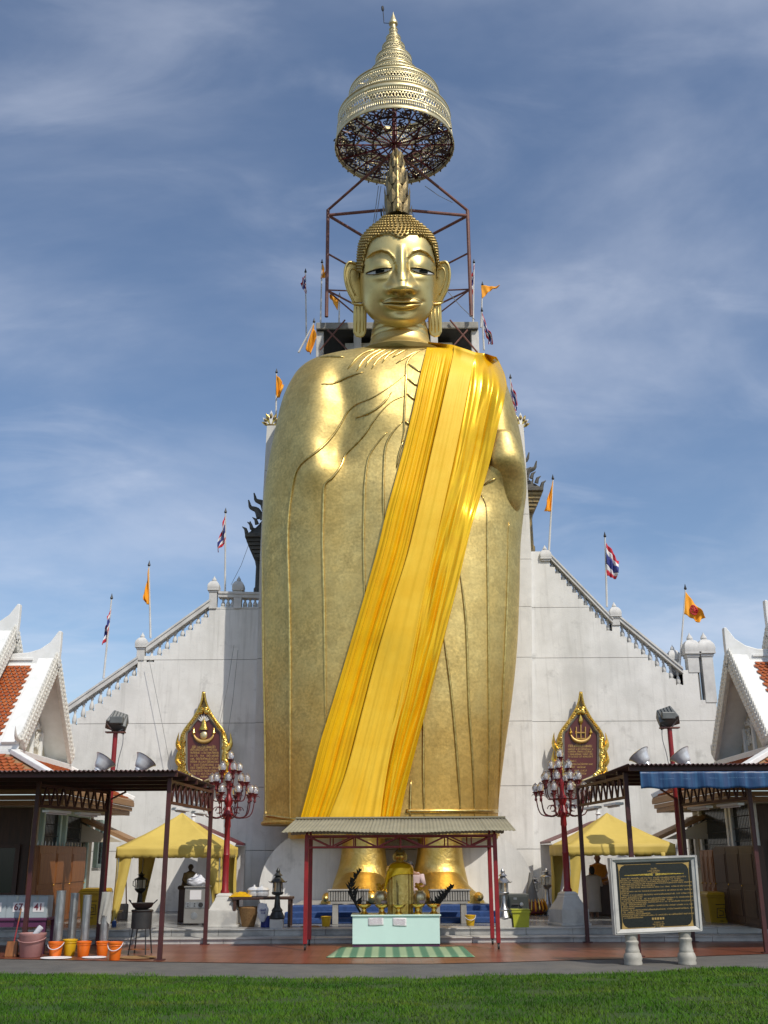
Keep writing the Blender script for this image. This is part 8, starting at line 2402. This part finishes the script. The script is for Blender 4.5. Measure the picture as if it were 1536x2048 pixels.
def person_back():
    f = atz(1190, 1834, ZP); Y = f.y; x = f.x
    H = at(1190, 1733, Y).z - ZP
    t = thing('person', 'person in a long pale garment seen from behind before the saffron robed figure', 'person', (x, Y, ZP))
    k = H / 1.6
    def el(z, rx, ry, dx=0, dy=0): return [(x + dx*k + rx*k*math.cos(a), Y + dy*k + ry*k*math.sin(a), ZP + z*k) for a in [2*math.pi*q/28 for q in range(28)]]
    mb = MB()
    for s in (-1, 1):
        mb.tube([(x + s*0.09*k, Y - 0.10*k, ZP + 0.03*k), (x + s*0.09*k, Y + 0.02*k, ZP + 0.05*k), (x + s*0.09*k, Y + 0.04*k, ZP + 0.3*k), (x + s*0.09*k, Y + 0.03*k, ZP + 0.7*k)], [0.04*k, 0.045*k, 0.055*k, 0.08*k], 10)
    mb.loft([el(0.55, 0.17, 0.12), el(0.8, 0.19, 0.14), el(1.0, 0.17, 0.12), el(1.2, 0.21, 0.13), el(1.3, 0.20, 0.12, 0, 0.02), el(1.345, 0.11, 0.08, 0, 0.03), el(1.36, 0.06, 0.06, 0, 0.04), el(1.40, 0.065, 0.07, 0, 0.05), el(1.47, 0.085, 0.10, 0, 0.06), el(1.54, 0.08, 0.095, 0, 0.05), el(1.585, 0.05, 0.06, 0, 0.05), el(1.6, 0.015, 0.015, 0, 0.05)])
    for s in (-1, 1):
        mb.tube([(x + s*0.2*k, Y + 0.02*k, ZP + 1.26*k), (x + s*0.26*k, Y + 0.05*k, ZP + 1.0*k), (x + s*0.12*k, Y + 0.26*k, ZP + 1.08*k), (x + s*0.02*k, Y + 0.28*k, ZP + 1.18*k)], [0.06*k, 0.05*k, 0.04*k, 0.03*k], 10)
    b = mb.build('body', 'skin', t, smooth=180); fuse(b, 0.013)
    def g(u, v):
        a = 2*math.pi*u; z = lerp(1.33, 0.16, v)
        rx, ry = interp([(0.16, 0.235, 0.18), (0.5, 0.22, 0.17), (0.8, 0.225, 0.165), (1.0, 0.235, 0.155), (1.2, 0.25, 0.15), (1.29, 0.225, 0.14), (1.33, 0.13, 0.10)], z)
        w = 1 + 0.035*math.sin(a*7 + z*2)*v
        return Vector((x + rx*w*k*math.cos(a), Y + 0.02*k + ry*w*k*math.sin(a), ZP + z*k))
    mb = MB(); mb.grid(60, 30, g); mb.build('garment', 'cloth_beige', t, smooth=180, solid=0.01)
    for s in (-1, 1):
        mb = MB(); mb.tube([(x + s*0.22*k, Y + 0.02*k, ZP + 1.27*k), (x + s*0.285*k, Y + 0.05*k, ZP + 1.0*k), (x + s*0.16*k, Y + 0.22*k, ZP + 1.06*k)], [0.075*k, 0.065*k, 0.055*k], 12); mb.build('sleeve', 'cloth_beige', t, smooth=180)
    mb = MB(); c = Vector((x, Y + 0.035*k, ZP + 1.49*k)); mb.ball(c, (0.10*k, 0.115*k, 0.125*k), 18, 12); mb.ball(c + Vector((0, -0.06*k, -0.06*k)), (0.085*k, 0.06*k, 0.09*k), 14, 10); mb.build('hair', 'hair', t, smooth=180)
person_back()
def person_mid():
    Y = 25.0; x = at(827, 1760, Y).x
    zt_ = at(824, 1724, Y).z; k = (zt_ - ZP) / 1.5
    t = thing('person', 'person in a pale pink shirt and dark trousers bending behind the small golden statue', 'person', (x, Y, ZP))
    def el(z, rx, ry, dx=0, dy=0): return [(x + dx*k + rx*k*math.cos(a), Y + dy*k + ry*k*math.sin(a), ZP + z*k) for a in [2*math.pi*q/24 for q in range(24)]]
    mb = MB()
    for s in (-1, 1):
        mb.tube([(x + s*0.10*k, Y - 0.12*k, ZP + 0.03), (x + s*0.10*k, Y + 0.0*k, ZP + 0.06*k), (x + s*0.10*k, Y, ZP + 0.45*k), (x + s*0.09*k, Y, ZP + 0.85*k)], [0.04*k, 0.05*k, 0.06*k, 0.09*k], 10)
    mb.loft([el(0.75, 0.17, 0.12), el(0.9, 0.17, 0.12), el(1.1, 0.2, 0.13, 0.0, -0.02), el(1.22, 0.2, 0.12, -0.02, -0.06), el(1.27, 0.1, 0.09, -0.05, -0.1), el(1.3, 0.06, 0.06, -0.07, -0.12), el(1.36, 0.08, 0.09, -0.09, -0.15), el(1.43, 0.085, 0.1, -0.1, -0.15), el(1.49, 0.05, 0.06, -0.1, -0.13), el(1.5, 0.01, 0.01, -0.1, -0.13)])
    for s in (-1, 1):
        mb.tube([(x + s*0.19*k, Y - 0.05*k, ZP + 1.18*k), (x + s*0.24*k, Y - 0.12*k, ZP + 0.95*k), (x + s*0.12*k, Y - 0.35*k, ZP + 0.85*k)], [0.06*k, 0.05*k, 0.035*k], 10)
    b = mb.build('body', 'skin', t, smooth=180); fuse(b, 0.013)
    def g(u, v):
        a = 2*math.pi*u; z = lerp(1.25, 0.78, v)
        rx, ry = interp([(0.78, 0.21, 0.16), (1.0, 0.215, 0.155), (1.18, 0.225, 0.15), (1.25, 0.15, 0.12)], z)
        return Vector((x + rx*k*(1 + 0.03*math.sin(a*6 + z*9))*math.cos(a) - 0.03*k*(z - 0.78), Y + ry*k*math.sin(a) - 0.12*k*max(0, z - 1.0), ZP + z*k))
    mb = MB(); mb.grid(40, 14, g); mb.build('shirt', 'cloth_pink', t, smooth=180, solid=0.01)
    for s in (-1, 1):
        mb = MB(); mb.tube([(x + s*0.19*k, Y - 0.05*k, ZP + 1.19*k), (x + s*0.25*k, Y - 0.12*k, ZP + 0.95*k)], [0.078*k, 0.066*k], 12); mb.build('sleeve', 'cloth_pink', t, smooth=180)
        mb = MB(); mb.tube([(x + s*0.10*k, Y, ZP + 0.08*k), (x + s*0.10*k, Y, ZP + 0.45*k), (x + s*0.09*k, Y, ZP + 0.84*k)], [0.085*k, 0.085*k, 0.115*k], 12); mb.build('trouser_leg', 'cloth_dark', t, smooth=180)
    mb = MB(); c = Vector((x - 0.095*k, Y - 0.13*k, ZP + 1.44*k)); mb.ball(c, (0.10*k, 0.11*k, 0.09*k), 16, 10); mb.build('hair', 'hair', t, smooth=180)
person_mid()
def dog():
    p = atz(622, 1869, 0.12); x, y, z = p.x, p.y + 0.12, 0.12
    t = thing('dog', 'brown dog lying asleep on the marble step left of the offering table', 'dog', (x, y, z))
    mb = MB()
    def el(dx, r1, r2, dz): return [(x + dx, y + r1*math.cos(a), z + dz + r2*math.sin(a)) for a in [2*math.pi*q/18 for q in range(18)]]
    mb.loft([el(-0.30, 0.02, 0.02, 0.06), el(-0.27, 0.07, 0.06, 0.07), el(-0.2, 0.10, 0.085, 0.085), el(-0.08, 0.10, 0.08, 0.082), el(0.05, 0.105, 0.09, 0.092), el(0.15, 0.095, 0.085, 0.09), el(0.22, 0.06, 0.06, 0.08), el(0.27, 0.055, 0.055, 0.075), el(0.33, 0.06, 0.058, 0.062), el(0.38, 0.045, 0.042, 0.05), el(0.44, 0.03, 0.028, 0.035), el(0.475, 0.02, 0.018, 0.03)])
    for dx, dy in ((0.15, -0.09), (0.12, -0.02), (-0.2, -0.09), (-0.24, -0.03)):
        hind = dx < 0
        mb.tube([(x + dx, y + dy, z + 0.08), (x + dx + (0.08 if hind else -0.06), y + dy - 0.06, z + 0.05), (x + dx + (0.0 if hind else 0.06), y + dy - 0.14, z + 0.03), (x + dx + (0.07 if hind else 0.12), y + dy - 0.18, z + 0.022)], [0.055 if hind else 0.04, 0.035, 0.022, 0.022], 8)
    mb.tube([(x - 0.29, y, z + 0.06), (x - 0.38, y - 0.05, z + 0.03), (x - 0.42, y - 0.14, z + 0.02)], [0.025, 0.02, 0.008], 7)
    for s in (-1, 1): mb.tube([(x + 0.32, y + s*0.045, z + 0.10), (x + 0.31, y + s*0.065, z + 0.14), (x + 0.33, y + s*0.06, z + 0.16)], [0.025, 0.02, 0.005], 6)
    b = mb.build('body', 'fur_brown', t, smooth=180); fuse(b, 0.010)
    mb = MB(); mb.ball((x + 0.478, y, z + 0.034), (0.012, 0.014, 0.01), 8, 6); mb.build('nose', 'black', t)
    mb = MB(); mb.ball((x + 0.38, y - 0.045, z + 0.07), (0.012, 0.006, 0.005), 8, 5); mb.build('eye', 'black', t)
dog()
